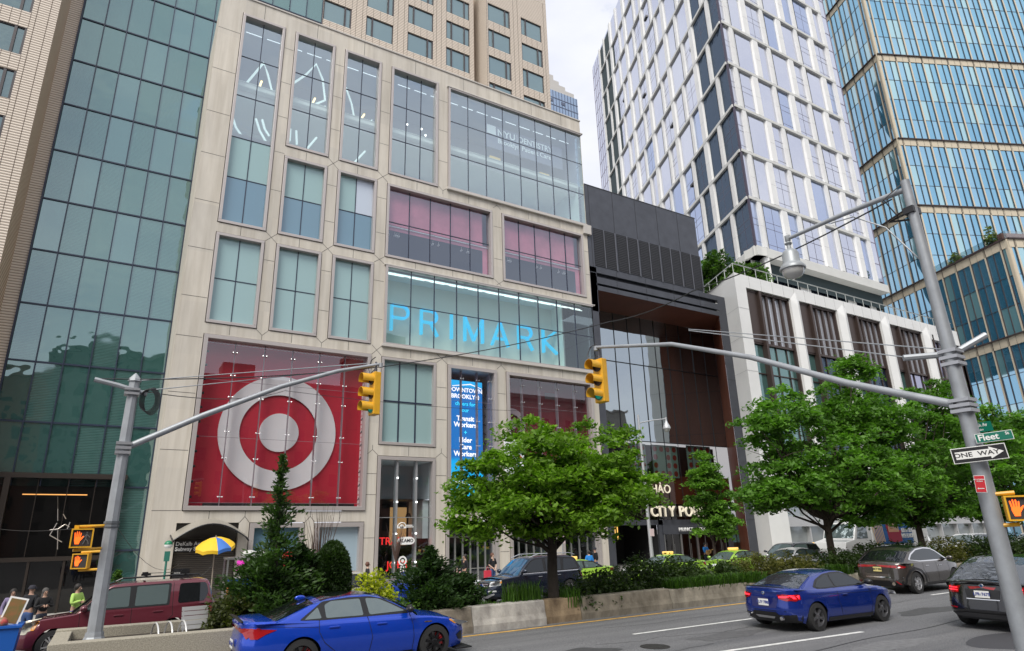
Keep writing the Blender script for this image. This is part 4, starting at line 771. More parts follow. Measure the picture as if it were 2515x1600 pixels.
# terrace storey under the tower
b = M(); fbox(b,ffr,-.5,24.9,-.55,1.2,ZB-1.0,ZB+.02); fbox(b,ffl,-.4,LL,-.5,1.0,ZB-1.0,ZB+.015); b.build('overhang', mat('white_stone_band'), WT)
b = M()
for a,c in ((0,1.0),(1.0,3.0),(8.3,10.2),(17.6,19.3),(22.3,23.6)): fbox(b,ffr,a,c,.8,1.6,22,ZB-.9)
fbox(b,ffr,0,24.5,.8,1.6,22,26.2); fbox(b,ffr,0,24.5,.85,1.6,30.2,ZB-.9); fbox(b,ffl,0,30,.8,1.4,22,ZB-.9); b.build('terrace_wall', WST, WT)
for a,c in ((3.0,8.3),(10.2,17.6),(19.3,22.3)):
    q = M(); fbox(q,ffr,a,c,1.0,1.1,26.2,30.2); o = q.build('window', DKG, WT); q = M(); n = int((c-a)/1.3)
    for k in range(n+1): fbox(q,ffr,a+(c-a)*k/n-.03,a+(c-a)*k/n+.03,.9,1.0,26.2,30.2)
    q.build('mullion', BLACK, o)
ov = M()
for s,r,F in ((19.2,3,ffr),(6.6,8,ffr),(7.2,5,ffl),(16,4,ffl),(25,6,ffl),(12,2,ffl),(30,3,ffl),(21,8,ffl),(34,7,ffl)): fbox(ov,F,s,s+1.1,-.12,.2,ZB+PHT*r+3.0,ZB+PHT*r+3.35)
ov.build('open_vent', BLACK, WT)
# ---------------------------------------------------------------- blue glass tower with stone fins
BT = thing('blue_glass_tower', 'big turquoise glass office tower with beige fins and bands', 'building', (0,0,0))
KX,KY = 96.8,40.7
def bfr(s,d,z): return (KX+.916*s+.4*d, KY-.4*s+.916*d, z)      # front
def bfl(s,d,z): return (KX+.4*s+.916*d, KY+.916*s-.4*d, z)      # left side
BG = [mirror('azure_glass_a',(.45,.74,.92),(.05,.21,.34),.55,.02,.03,.2), mirror('azure_glass_b',(.55,.80,.95),(.08,.26,.40),.55,.03,.03,.2), mirror('azure_glass_c',(.70,.90,.95),(.20,.42,.47),.5,.04,.03,.2)]
BEI = mat('beige_stone_fin',(.56,.49,.37),.7)
def curtain(T_, F, L_, zb, nz, off=0, clim=100, g0=None):
    gl = [M(),M(),M()]; f = M(); m_ = M(); bd = M(); n = int(L_/2.3); cnt = 0
    for i in range(n+1):
        s = off+i*2.3
        if s < L_: fbox(f,F,s-.13,s+.13,-.1,.05,zb[0],zb[-1]); fbox(m_,F,s-.19,s-.13,-.12,.0,zb[0],zb[-1])
        if s+1.15 < L_: fbox(m_,F,s+1.12,s+1.18,-.1,0,zb[0],zb[-1])
    for j in range(len(zb)-1):
        z0,z1 = zb[j],zb[j+1]; fbox(bd,F,0,L_,-.10,.05,z1-1.1,z1); fbox(m_,F,0,L_,-.3,.0,z1-.02,z1+.14); fl = nz[j]
        for k in range(fl):
            za,zc = z0+(z1-1.1-z0)*k/fl, z0+(z1-1.1-z0)*(k+1)/fl
            if k: fbox(m_,F,0,L_,-.04,0,za-.03,za+.03)
            for i in range(-1,n+1):
                for h_ in (0,1):
                    a = off+i*2.3+h_*1.15; c = min(a+1.15, L_); a = max(a,0)
                    if a >= L_ or c <= .02: continue
                    w_ = rr.random(); q = 0 if w_ < .5 else (1 if w_ < .86 else 2)
                    gl[q].add([F(a,.0,za),F(c,.0+rr.uniform(-.02,.02),za),F(c,.0,zc),F(a,.0,zc)],[(0,1,2,3)])
    for q in range(3):
        if gl[q].v: o = gl[q].build('window', BG[q], T_, recalc=False); o['kind'] = 'stuff'
    fbox(f,F,-.05,.12,-.1,.4,zb[0],zb[-1]); f.build('fin', BEI, T_); bd.build('floor_band', BEI, T_); m_.build('mullion', mat('mullion_umber',(.045,.03,.03),.5), T_)
ZBT = [-4,13,24.5,36.4,47.8,59.3,75.1,91,107]
curtain(BT, bfr, 46, ZBT, [4,3,3,3,3,4,4,4], .9); curtain(BT, bfl, 40, ZBT, [4,3,3,3,3,4,4,4], .9)
M().add([bfr(.4,.4,-4),bfr(46,.4,-4),bfr(46,40,-4),bfr(.4,40,-4),bfr(.4,.4,107),bfr(46,.4,107),bfr(46,40,107),bfr(.4,40,107)],[(0,1,5,4),(1,2,6,5),(2,3,7,6),(3,0,4,7)]).build('core', mat('core_dark'), BT)
BW = thing('blue_glass_wing', 'lower turquoise glass wing with beige fins and a planted roof terrace', 'building', (0,0,0))
WX,WY = KX-.4*12.2, KY-.916*12.2
def wfl(s,d,z): return (WX+.4*s+.916*d, WY+.916*s-.4*d, z)
def wfr(s,d,z): return (WX+.916*s+.4*d, WY-.4*s+.916*d, z)
ZW = [-4,13,24.5,36.4]; curtain(BW, wfl, 12.2, ZW, [4,3,3], 1.0); curtain(BW, wfr, 36, ZW, [4,3,3], 1.0)
M().add([wfr(.4,.4,-4),wfr(36,.4,-4),wfr(36,12,-4),wfr(.4,12,-4),wfr(.4,.4,36.3),wfr(36,.4,36.3),wfr(36,12,36.3),wfr(.4,12,36.3)],[(0,1,5,4),(1,2,6,5),(2,3,7,6),(3,0,4,7),(4,5,6,7)]).build('core', mat('core_dark'), BW)
b = M(); fbox(b,wfl,0,12,.15,.2,36.4,37.6); fbox(b,wfr,0,30,.15,.2,36.4,37.6); tag(b.build('glass_balustrade', glass('balustrade_glass',(.8,.85,.85),(1,1,1),dens=.08)), 'clear glass balustrade round the wing roof terrace', 'railing')
b = M(); fbox(b,wfr,.5,30,.9,1.5,36.4,37.7); fbox(b,wfl,1.5,11,.9,1.5,36.4,37.2); tag(b.build('roof_bench', mat('terrace_wood',(.20,.09,.07),.7)), 'long brown timber bench on the wing roof terrace', 'bench')
# ---------------------------------------------------------------- far blue tower and the street behind the camera (seen mirrored in the glass)
FT = thing('far_blue_tower', 'distant pale blue stepped tower seen between the terracotta and white towers', 'building', (0,0,0))
b = M(); y0 = 150; b.box(112.0,y0,0,125.6,y0+14,152).build('wall', mirror('far_glass',(.55,.66,.82),(.22,.30,.42),.3,.15,.1), FT)
b = M(); b.box(112,y0+.5,152,124.6,y0+12,154.2); b.box(112,y0+.8,154.2,121,y0+11,156); b.box(112,y0+1,156,118.4,y0+10,157.6); b.box(112,y0+1.5,157.6,116.4,y0+9,160); b.build('crown', mat('far_stone',(.50,.48,.45),.8), FT)
b = M()
for k in range(11): b.box(112+k*1.3,y0-.12,60,112.14+k*1.3,y0,152)
for k in range(29): b.box(112,y0-.1,62+k*3.1,125.6,y0,62.25+k*3.1)
for x,z in ((112.8,147),(118.2,147),(118.2,140.8),(112.8,141),(118.6,134.4)): b.box(x,y0-.15,z,x+1.6,y0,z+1.2)
b.build('mullion', mat('far_mullion',(.10,.12,.18),.6), FT)
for i,(x0,x1,y1,z1,cl,lb_) in enumerate(((-45,-12,-30,27,(.22,.12,.09),'brick loft building behind the camera at the left'),(-12,8,-30,31,(.14,.13,.12),'grey stone building behind the camera'),(8,34,-32,26,(.20,.10,.07),'brown brick building behind the camera'),(34,60,-30,34,(.24,.13,.10),'red brick building behind the camera at the right'),(60,110,-40,30,(.3,.26,.22),'pale long building behind the camera far right'))):
    T_ = thing('street_building', lb_, 'building', (0,0,0)); ops_ = [(x,x+1.3,z,z+1.9) for x in np.arange(x0+1.2,x1-2,2.9) for z in np.arange(3,z1-3,3.5)]
    b = M(); b.box(x0,y1-14,-3,x1,y1,z1); b.box(x0-.3,y1-14,z1,x1+.3,y1+.4,z1+.8); b.box(x0+4,y1-9,z1,x0+9,y1-4,z1+4); b.build('wall', mat('brick_%d'%i, cl, .85, var=.2, vscale=1), T_)
    q = M()
    for o in ops_: q.box(o[0],y1,o[2],o[1],y1+.06,o[3])
    o = q.build('window', mat('window_dark',(.03,.035,.04),.1), T_); o['kind'] = 'stuff'
# ---------------------------------------------------------------- vehicles
def li(tab, x): return float(np.interp(x, [p[0] for p in tab], [p[1] for p in tab]))
def paint(name, col, metal=.3, rough=.28): return mat(name, col, rough, metal, .5, coat=1.0)
CGLASS = mirror('car_glass_dark', (.85,.9,.95), (.008,.009,.010), .015, .01, .0); CGLASS2 = mirror('car_glass_pale', (.85,.9,.92), (.09,.12,.12), .10, .02, .15, 1.2)
RUB = mat('tyre_rubber', (.02,.02,.02), .8); CHR = mat('chrome', (.75,.75,.76), .15, 1.); BTRIM = mat('black_trim', (.012,.012,.013), .35); GAP = mat('panel_gap', (.004,.004,.005), .8)
TLR = mat('tail_lamp_red', (.30,.005,.008), .15, coat=1); TLB = mat('tail_lamp_lit', (.8,.02,.03), .3, emit=(1,.02,.04), estr=1.2); HLM = mat('head_lamp_clear', (.62,.64,.64), .12, .2, coat=1); AMB = mat('amber_lens', (.75,.28,.03), .25)
def rpoly(P, r=.05, n=4):
    out = []; k = len(P)
    for i in range(k):
        p,q,s = Vector(P[i-1]),Vector(P[i]),Vector(P[(i+1)%k]); a = (p-q); c = (s-q); ra = min(r,a.length*.45); rc = min(r,c.length*.45); A = q+a.normalized()*ra; B_ = q+c.normalized()*rc
        for j in range(n+1): t = j/n; out.append(tuple((1-t)**2*A+2*t*(1-t)*q+t*t*B_))
    return out
class Car:
    def __init__(s, name, label, loc, rz, sp, group=None):
        s.r = thing(name, label, 'car', loc, rz, group); s.sp = sp; s.hw = sp['W']/2; s.n = sp.get('n',(6,6)); s.body()
    def A(s, z, front): return li(s.sp['Af' if front else 'Ar'], z)
    def wf(s, z): return s.hw*li(s.sp['wz'], z)
    def cy(s, x, z):
        f = x > 0; t = min(1, abs(x)/s.A(z,f)); n = s.n[0 if f else 1]; return max(0, 1-t**n)**(1/n)
    def side(s, x, z, off=0):
        if z > li(s.sp['top'], x)-.02 and 'roof' in s.sp: return s.gy(x, z)+off
        return s.wf(z)*s.cy(x,z)+off
    def endx(s, y, z, front, off=0):
        n = s.n[0 if front else 1]; t = min(1,abs(y)/s.wf(z)); X = s.A(z,front)*max(0,1-t**n)**(1/n)+off; return X if front else -X
    def gy(s, x, z): return s.sp.get('gw',s.hw*.90)-s.sp.get('tumble',.42)*(z-li(s.sp['top'],x))
    def rz(s, x, y):
        c = s.sp.get('wrap',.13)*y*y; m_ = s.sp['mid']; return li(s.sp['roof'], x+c if x > m_ else x-c)-.035*(y/.6)**2
    def body(s):
        sp = s.sp; hb = .55; nf,nr = s.n; H = []
        cc = [0,.15,.3,.45,.6,.74,.86]
        for c in cc: H.append((('f'),c))
        xf = (1-.86**nf)**(1/nf)*s.A(hb,1); xr = (1-.86**nr)**(1/nr)*s.A(hb,0)
        for x in np.linspace(xf*.985, -xr*.985, 130): H.append(('s',x))
        for c in cc[::-1]: H.append(('r',c))
        lv = [0,.05,.12,.22,.34,.46,.58,.7,.8,.88,.95,1.0]; NL = len(lv)+1; WX_ = [(-sp['wb']/2+sp.get('wo',0)),(sp['wb']/2+sp.get('wo',0))]; ar = sp['wr']*sp.get('arch',1.13)
        def lo(x):
            z = li(sp['sill'], x)
            for wx in WX_:
                d = abs(x-wx)
                if d < ar: z = max(z, sp['wr']*.98+math.sqrt(max(0,ar*ar-d*d))-.0)
            return z
        V = []; 
        for kind,c in H:
            if kind == 's': x0 = c
            else: x0 = (s.A(hb,kind=='f')*(1-c**(nf if kind=='f' else nr))**(1/(nf if kind=='f' else nr)))*(1 if kind=='f' else -1)
            zl = lo(x0); zt = li(sp['top'], x0); ring = []
            for l in lv:
                z = zl+(zt-.03-zl)*l
                if kind == 's': x = x0*(s.A(z,x0>0)/s.A(hb,x0>0) if abs(x0) > sp['wb']/2+.5 else 1); y = s.wf(z)*s.cy(x0*1.0,hb)
                else: y = s.wf(z)*c; x = s.endx(y,z,kind=='f')
                ring.append((x,y,z))
            x,y,z = ring[-1]; ring.append((x*.992,y*.965,zt)); V.append(ring)
        b = M(); nH = len(H); vs = []
        for sg in (1,-1):
            for ring in V: vs += [(x,y*sg,z) for x,y,z in ring]
        fs = []
        for g in (0,1):
            o = g*nH*NL
            for i in range(nH-1):
                for j in range(NL-1): fs.append((o+i*NL+j,o+(i+1)*NL+j,o+(i+1)*NL+j+1,o+i*NL+j+1))
        nc = 6; base = len(vs); 
        for i in range(nH):
            x,y,z = V[i][-1]; cr_ = sp.get('crown',.04)
            for q in range(1,nc): t = 1-2*q/nc; vs.append((x,y*t,z+cr_*(1-t*t)*min(1,y/.6)))
        def tp(i,q): return i*NL+NL-1 if q == 0 else (nH*NL+i*NL+NL-1 if q == nc else base+i*(nc-1)+q-1)
        for i in range(nH-1):
            for q in range(nc): fs.append((tp(i,q),tp(i,q+1),tp(i+1,q+1),tp(i+1,q)))
        b.add(vs,fs); s.bodyo = b.build('body', sp['paint'], s.r, smooth=32)
        # dark underside, wheel wells
        M().box(-sp['L']/2+.35,-s.hw+.28,.22,sp['L']/2-.35,s.hw-.28,.62).build('underbody', BTRIM, s.r)
        # greenhouse
        if 'roof' in sp:
            xa,xb = sp['roof'][0][0], sp['roof'][-1][0]; b = M(); vs = []; X = np.linspace(xa,xb,64); T_ = [(0,0),(0,.35),(0,.7),(0,.9)]; nt_ = 12
            for x in X:
                zb = li(sp['top'],x)-.03; yb = s.gy(x, zb); yt = yb*.9
                for _ in range(6): zt = s.rz(x,yt); yt = s.gy(x,max(zt,zb))
                zt = max(s.rz(x,yt), zb); half = [(yb+(yt-yb)*f, zb+(zt-zb)*f) for f in (0,.4,.8)]
                half.append((yt*.995, zb+(zt-zb)*.93)); half.append((yt*.965, max(zb,s.rz(x,yt*.965)-.004)))
                top = [(yt*.9*(1-2*q/nt_), max(zb,s.rz(x,yt*.9*(1-2*q/nt_)))) for q in range(nt_+1)]
                sec = half+top+[(-y,z) for y,z in half[::-1]]; vs += [(x,y,z) for y,z in sec]; ns = len(sec)
            fs = [(i*ns+j,(i+1)*ns+j,(i+1)*ns+j+1,i*ns+j+1) for i in range(len(X)-1) for j in range(ns-1)]; b.add(vs,fs); b.build('roof', sp.get('roofpaint',sp['paint']), s.r, smooth=35)
        # wheels
        for wx in WX_:
            for sg in (1,-1): s.wheel(wx, sg)
    def wheel(s, wx, sg):
        r = s.sp['wr']; w_ = .235; b = M(); yo = s.hw-.03; b.lathe([(r*.66,w_*.02),(r*.93,0),(r*.985,.02),(r,.05),(r,w_-.05),(r*.97,w_-.01),(r*.66,w_)][::-1],28,(0,-w_,0),'y',cap=False)
        o = b.build('wheel', RUB, s.r, smooth=50); o.location = (wx, yo*sg, r); o.scale = (1, sg, 1)
        b = M(); rr_ = r*.70; b.lathe([(rr_,-w_+.02),(rr_,-.012),(rr_-.02,-.012),(rr_-.035,-.06),(rr_-.05,-w_+.03)],28,(0,0,0),'y'); ns = s.sp.get('spokes',5); db = s.sp.get('dbl',1)
        for k in range(ns):
            for q in ((-.09,.09) if db else (0,)):
                a0 = 2*math.pi*k/ns; T = Matrix.Rotation(a0,4,'Y'); w0 = .022 if db else .035
                pts = [(.03+q*.3,.05),( .03+q*.3,.05)]
                b.add([T@Vector(p) for p in [(q*.25-w0,-.03,.04),(q*.25+w0,-.03,.04),(q*1.35+w0*.8,-.02,rr_-.015),(q*1.35-w0*.8,-.02,rr_-.015),(q*.25-w0,-.075,.04),(q*.25+w0,-.075,.04),(q*1.35+w0*.8,-.06,rr_-.015),(q*1.35-w0*.8,-.06,rr_-.015)]],[(0,1,2,3),(4,7,6,5),(0,4,5,1),(1,5,6,2),(2,6,7,3),(3,7,4,0)])
        b.lathe([(.001,-.015),(.05,-.015),(.075,-.03),(.075,-.08)],14,(0,0,0),'y'); b.build('rim', s.sp.get('rim',CHR), o, smooth=40)
        b = M(); b.lathe([(r*.56,-.12),(r*.56,-.10),(.001,-.10)],20,(0,0,0),'y',0); b.lathe([(r*.99,-w_+.01),(.001,-w_+.01)],20,(0,0,0),'y',1)
        if s.sp.get('caliper'):
            for a0 in np.linspace(-.6,.6,6): b.box(r*.38,-.13,-.03,r*.6,-.07,.03,2,Matrix.Rotation(-a0-.5,4,'Y'))
        b.build('brake_disc', [mat('disc_steel',(.25,.25,.25),.4,.8), BTRIM, mat('caliper_red',(.6,.02,.03),.35,coat=.5)], o)
    def mapped(s, name, poly, fn, m, parent=None, r=.0, cuts=2):
        P = rpoly(poly, r) if r else poly; bm = bmesh.new(); vs = [bm.verts.new((p[0],p[1],0)) for p in P]; f = bm.faces.new(vs)
        bmesh.ops.triangulate(bm, faces=[f]); 
        for _ in range(cuts): bmesh.ops.subdivide_edges(bm, edges=[e for e in bm.edges if e.calc_length() > .14], cuts=1, use_grid_fill=True)
        bmesh.ops.triangulate(bm, faces=bm.faces)
        for v in bm.verts: v.co = fn(v.co.x, v.co.y)
        me = bpy.data.meshes.new(name); bm.to_mesh(me); bm.free(); me.materials.append(m)
        me.polygons.foreach_set('use_smooth',[True]*len(me.polygons)); o = bpy.data.objects.new(name, me); C.objects.link(o); o.parent = parent or s.r; return o
    def sidep(s, name, poly, m, off=.006, sides=(1,-1), r=.04, parent=None, cuts=2):
        out = []
        for sg in sides: out.append(s.mapped(name, poly, lambda x,z,sg=sg: Vector((x, sg*s.side(x,z,off), z)), m, parent, r, cuts))
        return out
    def endp(s, name, poly, front, m, off=.006, r=.02, parent=None, mirror_=False, cuts=2):
        out = [s.mapped(name, poly, lambda y,z: Vector((s.endx(y,z,front,off), y, z)), m, parent, r, cuts)]
        if mirror_: out.append(s.mapped(name, [(-y,z) for y,z in poly], lambda y,z: Vector((s.endx(y,z,front,off), y, z)), m, parent, r, cuts))
        return out
    def topp(s, name, x0, x1, mgn, m, off=.006, parent=None):
        """windscreen / rear window laid on the roof surface between two stations"""
        b = M(); n = 14; vs = []
        for i in range(n+1):
            x = x0+(x1-x0)*i/n; zb = li(s.sp['top'],x)-.03; yt = s.gy(x,zb)*.9
            for _ in range(6): yt = s.gy(x, max(s.rz(x,yt),zb))
            for q in range(n+1): y = (yt-mgn)*(1-2*q/n)*.97; vs.append((x+off*(.7 if x > s.sp['mid'] else -.7), y, s.rz(x,y)+off))
        b.add(vs, [(i*(n+1)+q,(i+1)*(n+1)+q,(i+1)*(n+1)+q+1,i*(n+1)+q+1) for i in range(n) for q in range(n)]); return b.build(name, m, parent or s.r, smooth=60)
    def seam(s, pts, sides=(1,-1), wd=.006):
        for sg in sides:
            b = M()
            for (xa,za),(xb,zb) in zip(pts[:-1],pts[1:]):
                n = max(1,int(math.hypot(xb-xa,zb-za)/.08))
                for k in range(n):
                    p = [(xa+(xb-xa)*t/n, za+(zb-za)*t/n) for t in (k,k+1)]; d = math.hypot(xb-xa,zb-za); nx_,nz_ = -(zb-za)/d*wd, (xb-xa)/d*wd
                    b.quad(*[(x,sg*s.side(x,z,.004),z) for x,z in ((p[0][0]-nx_,p[0][1]-nz_),(p[1][0]-nx_,p[1][1]-nz_),(p[1][0]+nx_,p[1][1]+nz_),(p[0][0]+nx_,p[0][1]+nz_))])
            b.build('door_seam', GAP, s.r, recalc=False)
    def mirrors(s, x, z, m, sc=1.):
        for sg in (1,-1):
            y = s.side(x,z-.06); b = M(); b.sphere((0,0,0),.11*sc,10,0,.72); o = b.build('wing_mirror', m, s.r, smooth=60); o.location = (x+.0, sg*(y+.14), z+.06); o.scale = (.75,1.15,1)
            M().box(-.03,min(0,-sg*.14),-.06,.03,max(0,-sg*.14),-.03).build('mirror_arm', BTRIM, o)
    def handle(s, x, z, m, ln=.2):
        for sg in (1,-1): b = M(); b.box(x-ln/2, sg*s.side(x,z,.0)-.005, z-.016, x+ln/2, sg*s.side(x,z,.0)+.028*sg, z+.016); b.build('door_handle', m, s.r, bevel=.008)
    def plate(s, txt, y0, z0, front=False, col=(.75,.75,.72), tc=(.03,.05,.25), w_=.31):
        x = s.endx(y0,z0,front,.018); o = M().box(-.008,y0-w_/2,z0-.08,.0,y0+w_/2,z0+.08).build('number_plate', mat('plate_%d'%int(col[2]*100),col,.5), s.r, bevel=.003); o.location = (x-(.012 if not front else 0),0,0)
        if txt: text('plate_letters', txt, .095, mat('plate_ink_%d'%int(tc[2]*100),tc,.5), (-.012 if not front else .012, y0, z0), (R_(90),0,R_(-90) if not front else R_(90)), o, .001, .003, sx=1)
    def badge(s, y, z, front, r=.045):
        b = M(); b.lathe([(r,0),(r,.012),(r*.8,.015)],16,(0,0,0),'x',0); b.lathe([(r*.7,.0165),(.001,.0165)],4,(0,0,0),'x',1); o = b.build('badge', [CHR, mat('badge_blue',(.05,.2,.5),.3)], s.r); o.location = (s.endx(y,z,front,.0),y,z); o.rotation_euler = (0,0,0 if front else math.pi)
def P3(x, y, hd=1, pitch=0): return (x, y, gz(x,y)+.006)
def setcar(c, x, y, hd, yaw=0):
    s = (gz(x+2,y)-gz(x-2,y))/4; k = (gz(x,y+.8)-gz(x,y-.8))/1.6; c.r.location = (x,y,gz(x,y)+.004)
    c.r.rotation_euler = (0,0,0)
    X = Vector((math.cos(yaw),math.sin(yaw),s))*(1 if hd > 0 else -1); X.normalize(); Z = Vector((-s,-k,1)).normalized(); Y = Z.cross(X).normalized(); Z = X.cross(Y)
    m = Matrix((X,Y,Z)).transposed().to_4x4(); c.r.rotation_euler = m.to_euler()
SEDAN_W = [(.15,.90),(.3,.955),(.5,.99),(.62,1.0),(.75,.985),(.9,.94),(1.0,.90),(1.1,.87)]
# --- electric blue fastback sedan, nearest lane to the median
tlx = dict(L=4.94,W=1.91,wb=2.87,wo=.12,wr=.352,paint=paint('paint_electric_blue',(.004,.055,.50),.4,.22),n=(4.6,5.5),rim=mat('rim_black',(.02,.02,.022),.3,.6),spokes=7,dbl=1,caliper=1,mid=-.2,wrap=.16,tumble=.50,gw=.86,crown=.05,
  sill=[(-2.4,.34),(-1.9,.22),(1.9,.2),(2.42,.22)], top=[(-2.47,1.02),(-2.3,1.06),(-1.9,1.05),(-1.2,1.0),(-.3,.965),(.6,.94),(1.0,.93),(1.5,.885),(2.0,.80),(2.3,.70),(2.47,.62)],
  Af=[(.15,2.40),(.3,2.47),(.5,2.48),(.65,2.44),(.8,2.34),(.95,2.2)], Ar=[(.2,2.32),(.35,2.40),(.6,2.46),(.8,2.42),(.95,2.44),(1.06,2.47)], wz=SEDAN_W,
  roof=[(-2.2,1.03),(-1.75,1.14),(-1.2,1.315),(-.75,1.40),(-.3,1.43),(.1,1.425),(.4,1.375),(.75,1.24),(1.1,1.08),(1.38,.92)])
c = Car('parked_car','electric blue four door fastback sedan beside the concrete median planter',(0,0,0),0,tlx); c.r.name = 'sedan_car'
trim = c.sidep('window_trim',[(-1.38,1.03),(-.9,1.335),(-.35,1.375),(.12,1.365),(.42,1.30),(.98,1.02),(.98,.985),(-.95,1.00)],BTRIM,.006,r=.05)
for t_,sg in zip(trim,(1,-1)):
    c.sidep('side_window',[(-1.28,1.035),(-1.0,1.24),(-.93,1.035)],CGLASS2,.012,(sg,),.03,t_); c.sidep('side_window',[(-.84,1.03),(-.86,1.27),(-.72,1.33),(-.1,1.335),(-.05,1.02)],CGLASS2,.012,(sg,),.04,t_); c.sidep('side_window',[(.08,1.02),(.02,1.335),(.3,1.31),(.55,1.2),(.88,1.035)],CGLASS2,.012,(sg,),.05,t_)
c.topp('windscreen',.42,1.30,.07,CGLASS); c.topp('rear_window',-1.98,-1.05,.08,CGLASS); c.topp('sunroof',-.9,.3,.12,CGLASS,.004)
c.seam([(-.98,1.0),(-.99,.8),(-.88,.6),(-.66,.42),(-.62,.28),(.05,.26),(.12,.6),(.03,1.0)]); c.seam([(.05,.26),(1.02,.26),(1.05,.5),(1.03,.75),(.98,.99)]); c.seam([(-.62,.245),(1.05,.245)],wd=.012)
c.seam([(-2.3,.98),(-1.6,.93),(-1.0,.88)],wd=.003)
c.mirrors(.93,1.02,BTRIM); c.handle(-.68,.86,c.sp['paint'],.22); c.handle(.33,.84,c.sp['paint'],.22)
c.sidep('tail_lamp',[(-2.45,.96),(-2.1,.93),(-1.80,.90),(-2.0,.84),(-2.15,.76),(-2.28,.76),(-2.3,.86),(-2.45,.89)],TLR,.012,r=.02); c.endp('tail_lamp',[(.35,.94),(.8,.95),(.8,.88),(.7,.76),(.6,.86),(.35,.89)],False,TLR,.012,mirror_=True)
c.sidep('head_lamp',[(2.38,.70),(1.98,.78),(2.08,.68),(2.38,.62)],HLM,.012,r=.02); c.sidep('turn_lamp',[(1.98,.78),(1.9,.785),(2.08,.675),(2.12,.68)],AMB,.013,r=.01); c.endp('head_lamp',[(.45,.66),(.8,.70),(.78,.63),(.5,.60)],True,HLM,.012,mirror_=True); c.endp('grille',[(-.42,.62),(.42,.62),(.3,.32),(-.3,.32)],True,BTRIM,.01,r=.04)
c.sidep('bumper_vent',[(2.3,.52),(2.12,.45),(2.2,.34),(2.32,.32)],BTRIM,.008,r=.02); c.endp('rear_diffuser',[(-.8,.44),(.8,.44),(.72,.26),(-.72,.26)],False,BTRIM,.01,r=.04); c.sidep('reflector',[(-2.34,.53),(-2.22,.54),(-2.2,.46),(-2.3,.45)],AMB,.01,r=.01)
c.sidep('fender_badge',[(1.3,.80),(1.48,.795),(1.48,.77),(1.3,.775)],CHR,.01,r=.005); c.plate('HZK-4187',0,.62); b = M(); b.sphere((0,0,0),.09,8,0,.5); o = b.build('antenna_fin', c.sp['paint'], c.r, smooth=60); o.location = (-1.18,0,1.37); o.scale = (1.3,.4,1.2)
b = M(); b.tube([(-2.43,-.7,1.075),(-2.44,0,1.10),(-2.43,.7,1.075)],[.02,.03,.02],6); b.build('boot_spoiler', BTRIM, c.r, smooth=50); b = M(); b.box(2.1,-.85,.15,2.5,.85,.18); b.build('front_splitter', BTRIM, c.r, bevel=.01)
for sg in (1,-1): M().box(-1.0,sg*.9-.03,.19,1.1,sg*.9+.03,.235).build('sill_blade', BTRIM, c.r)
setcar(c, 4.82, 14.5, 1)
# --- deep blue coupe
cp = dict(L=4.54,W=1.84,wb=2.74,wo=.0,wr=.335,paint=paint('paint_deep_blue',(.008,.032,.25),.45,.22),n=(4.6,5.2),rim=mat('rim_machined',(.16,.16,.17),.3,.7),spokes=5,dbl=1,mid=-.15,wrap=.17,tumble=.50,gw=.80,crown=.045,
  sill=[(-2.2,.34),(-1.8,.2),(1.8,.18),(2.2,.2)], top=[(-2.27,.97),(-2.1,1.03),(-1.7,1.01),(-1.1,.97),(-.4,.945),(.5,.935),(.9,.93),(1.4,.90),(1.85,.82),(2.15,.70),(2.27,.6)],
  Af=[(.15,2.2),(.3,2.27),(.5,2.28),(.65,2.25),(.8,2.16),(.95,2.0)], Ar=[(.2,2.15),(.35,2.24),(.55,2.27),(.7,2.24),(.85,2.22),(1.0,2.26)], wz=[(.15,.88),(.3,.96),(.5,1.0),(.65,.985),(.8,.98),(.9,.95),(1.0,.90)],
  roof=[(-1.98,1.0),(-1.6,1.13),(-1.15,1.28),(-.75,1.36),(-.35,1.39),(.05,1.385),(.35,1.34),(.7,1.2),(1.02,1.04),(1.28,.91)])
c = Car('coupe_car','deep blue two door coupe with lit red tail lamps in the middle lane',(0,0,0),0,cp)
trim = c.sidep('window_trim',[(-1.30,1.02),(-1.05,1.19),(-.65,1.30),(-.25,1.335),(.08,1.33),(.38,1.26),(.9,1.0),(.9,.965),(-1.1,.97)],BTRIM,.006,r=.07)
for t_,sg in zip(trim,(1,-1)): c.sidep('side_window',[(-1.2,1.03),(-.98,1.17),(-.62,1.27),(-.48,1.28),(-.45,.99),(-1.05,.995)],CGLASS,.012,(sg,),.05,t_); c.sidep('side_window',[(-.38,.99),(-.40,1.29),(.05,1.295),(.33,1.23),(.8,1.0)],CGLASS,.012,(sg,),.06,t_)
c.topp('windscreen',.38,1.2,.07,CGLASS); c.topp('rear_window',-1.78,-.98,.10,mirror('car_glass_back',(.85,.9,.95),(.035,.038,.042),.12,.02,.1,3))
c.seam([(-.46,.98),(-.5,.7),(-.42,.4),(-.35,.26),(.85,.25),(.92,.5),(.9,.96)]); c.seam([(-2.0,.9),(-1.2,.86),(-.4,.83),(.9,.80),(1.6,.78)],wd=.003); c.handle(-.22,.80,c.sp['paint'],.2); c.mirrors(.82,.99,BTRIM,.95)
c.sidep('skirt',[(-.95,.30),(.95,.28),(.95,.19),(-.95,.2)],BTRIM,.006,r=.01)
c.sidep('tail_lamp',[(-2.22,.90),(-1.98,.86),(-1.92,.78),(-2.0,.73),(-2.22,.76)],TLR,.012,r=.03); c.endp('tail_lamp',[(.42,.86),(.8,.89),(.83,.76),(.62,.735),(.44,.78)],False,TLR,.012,mirror_=True,r=.03)
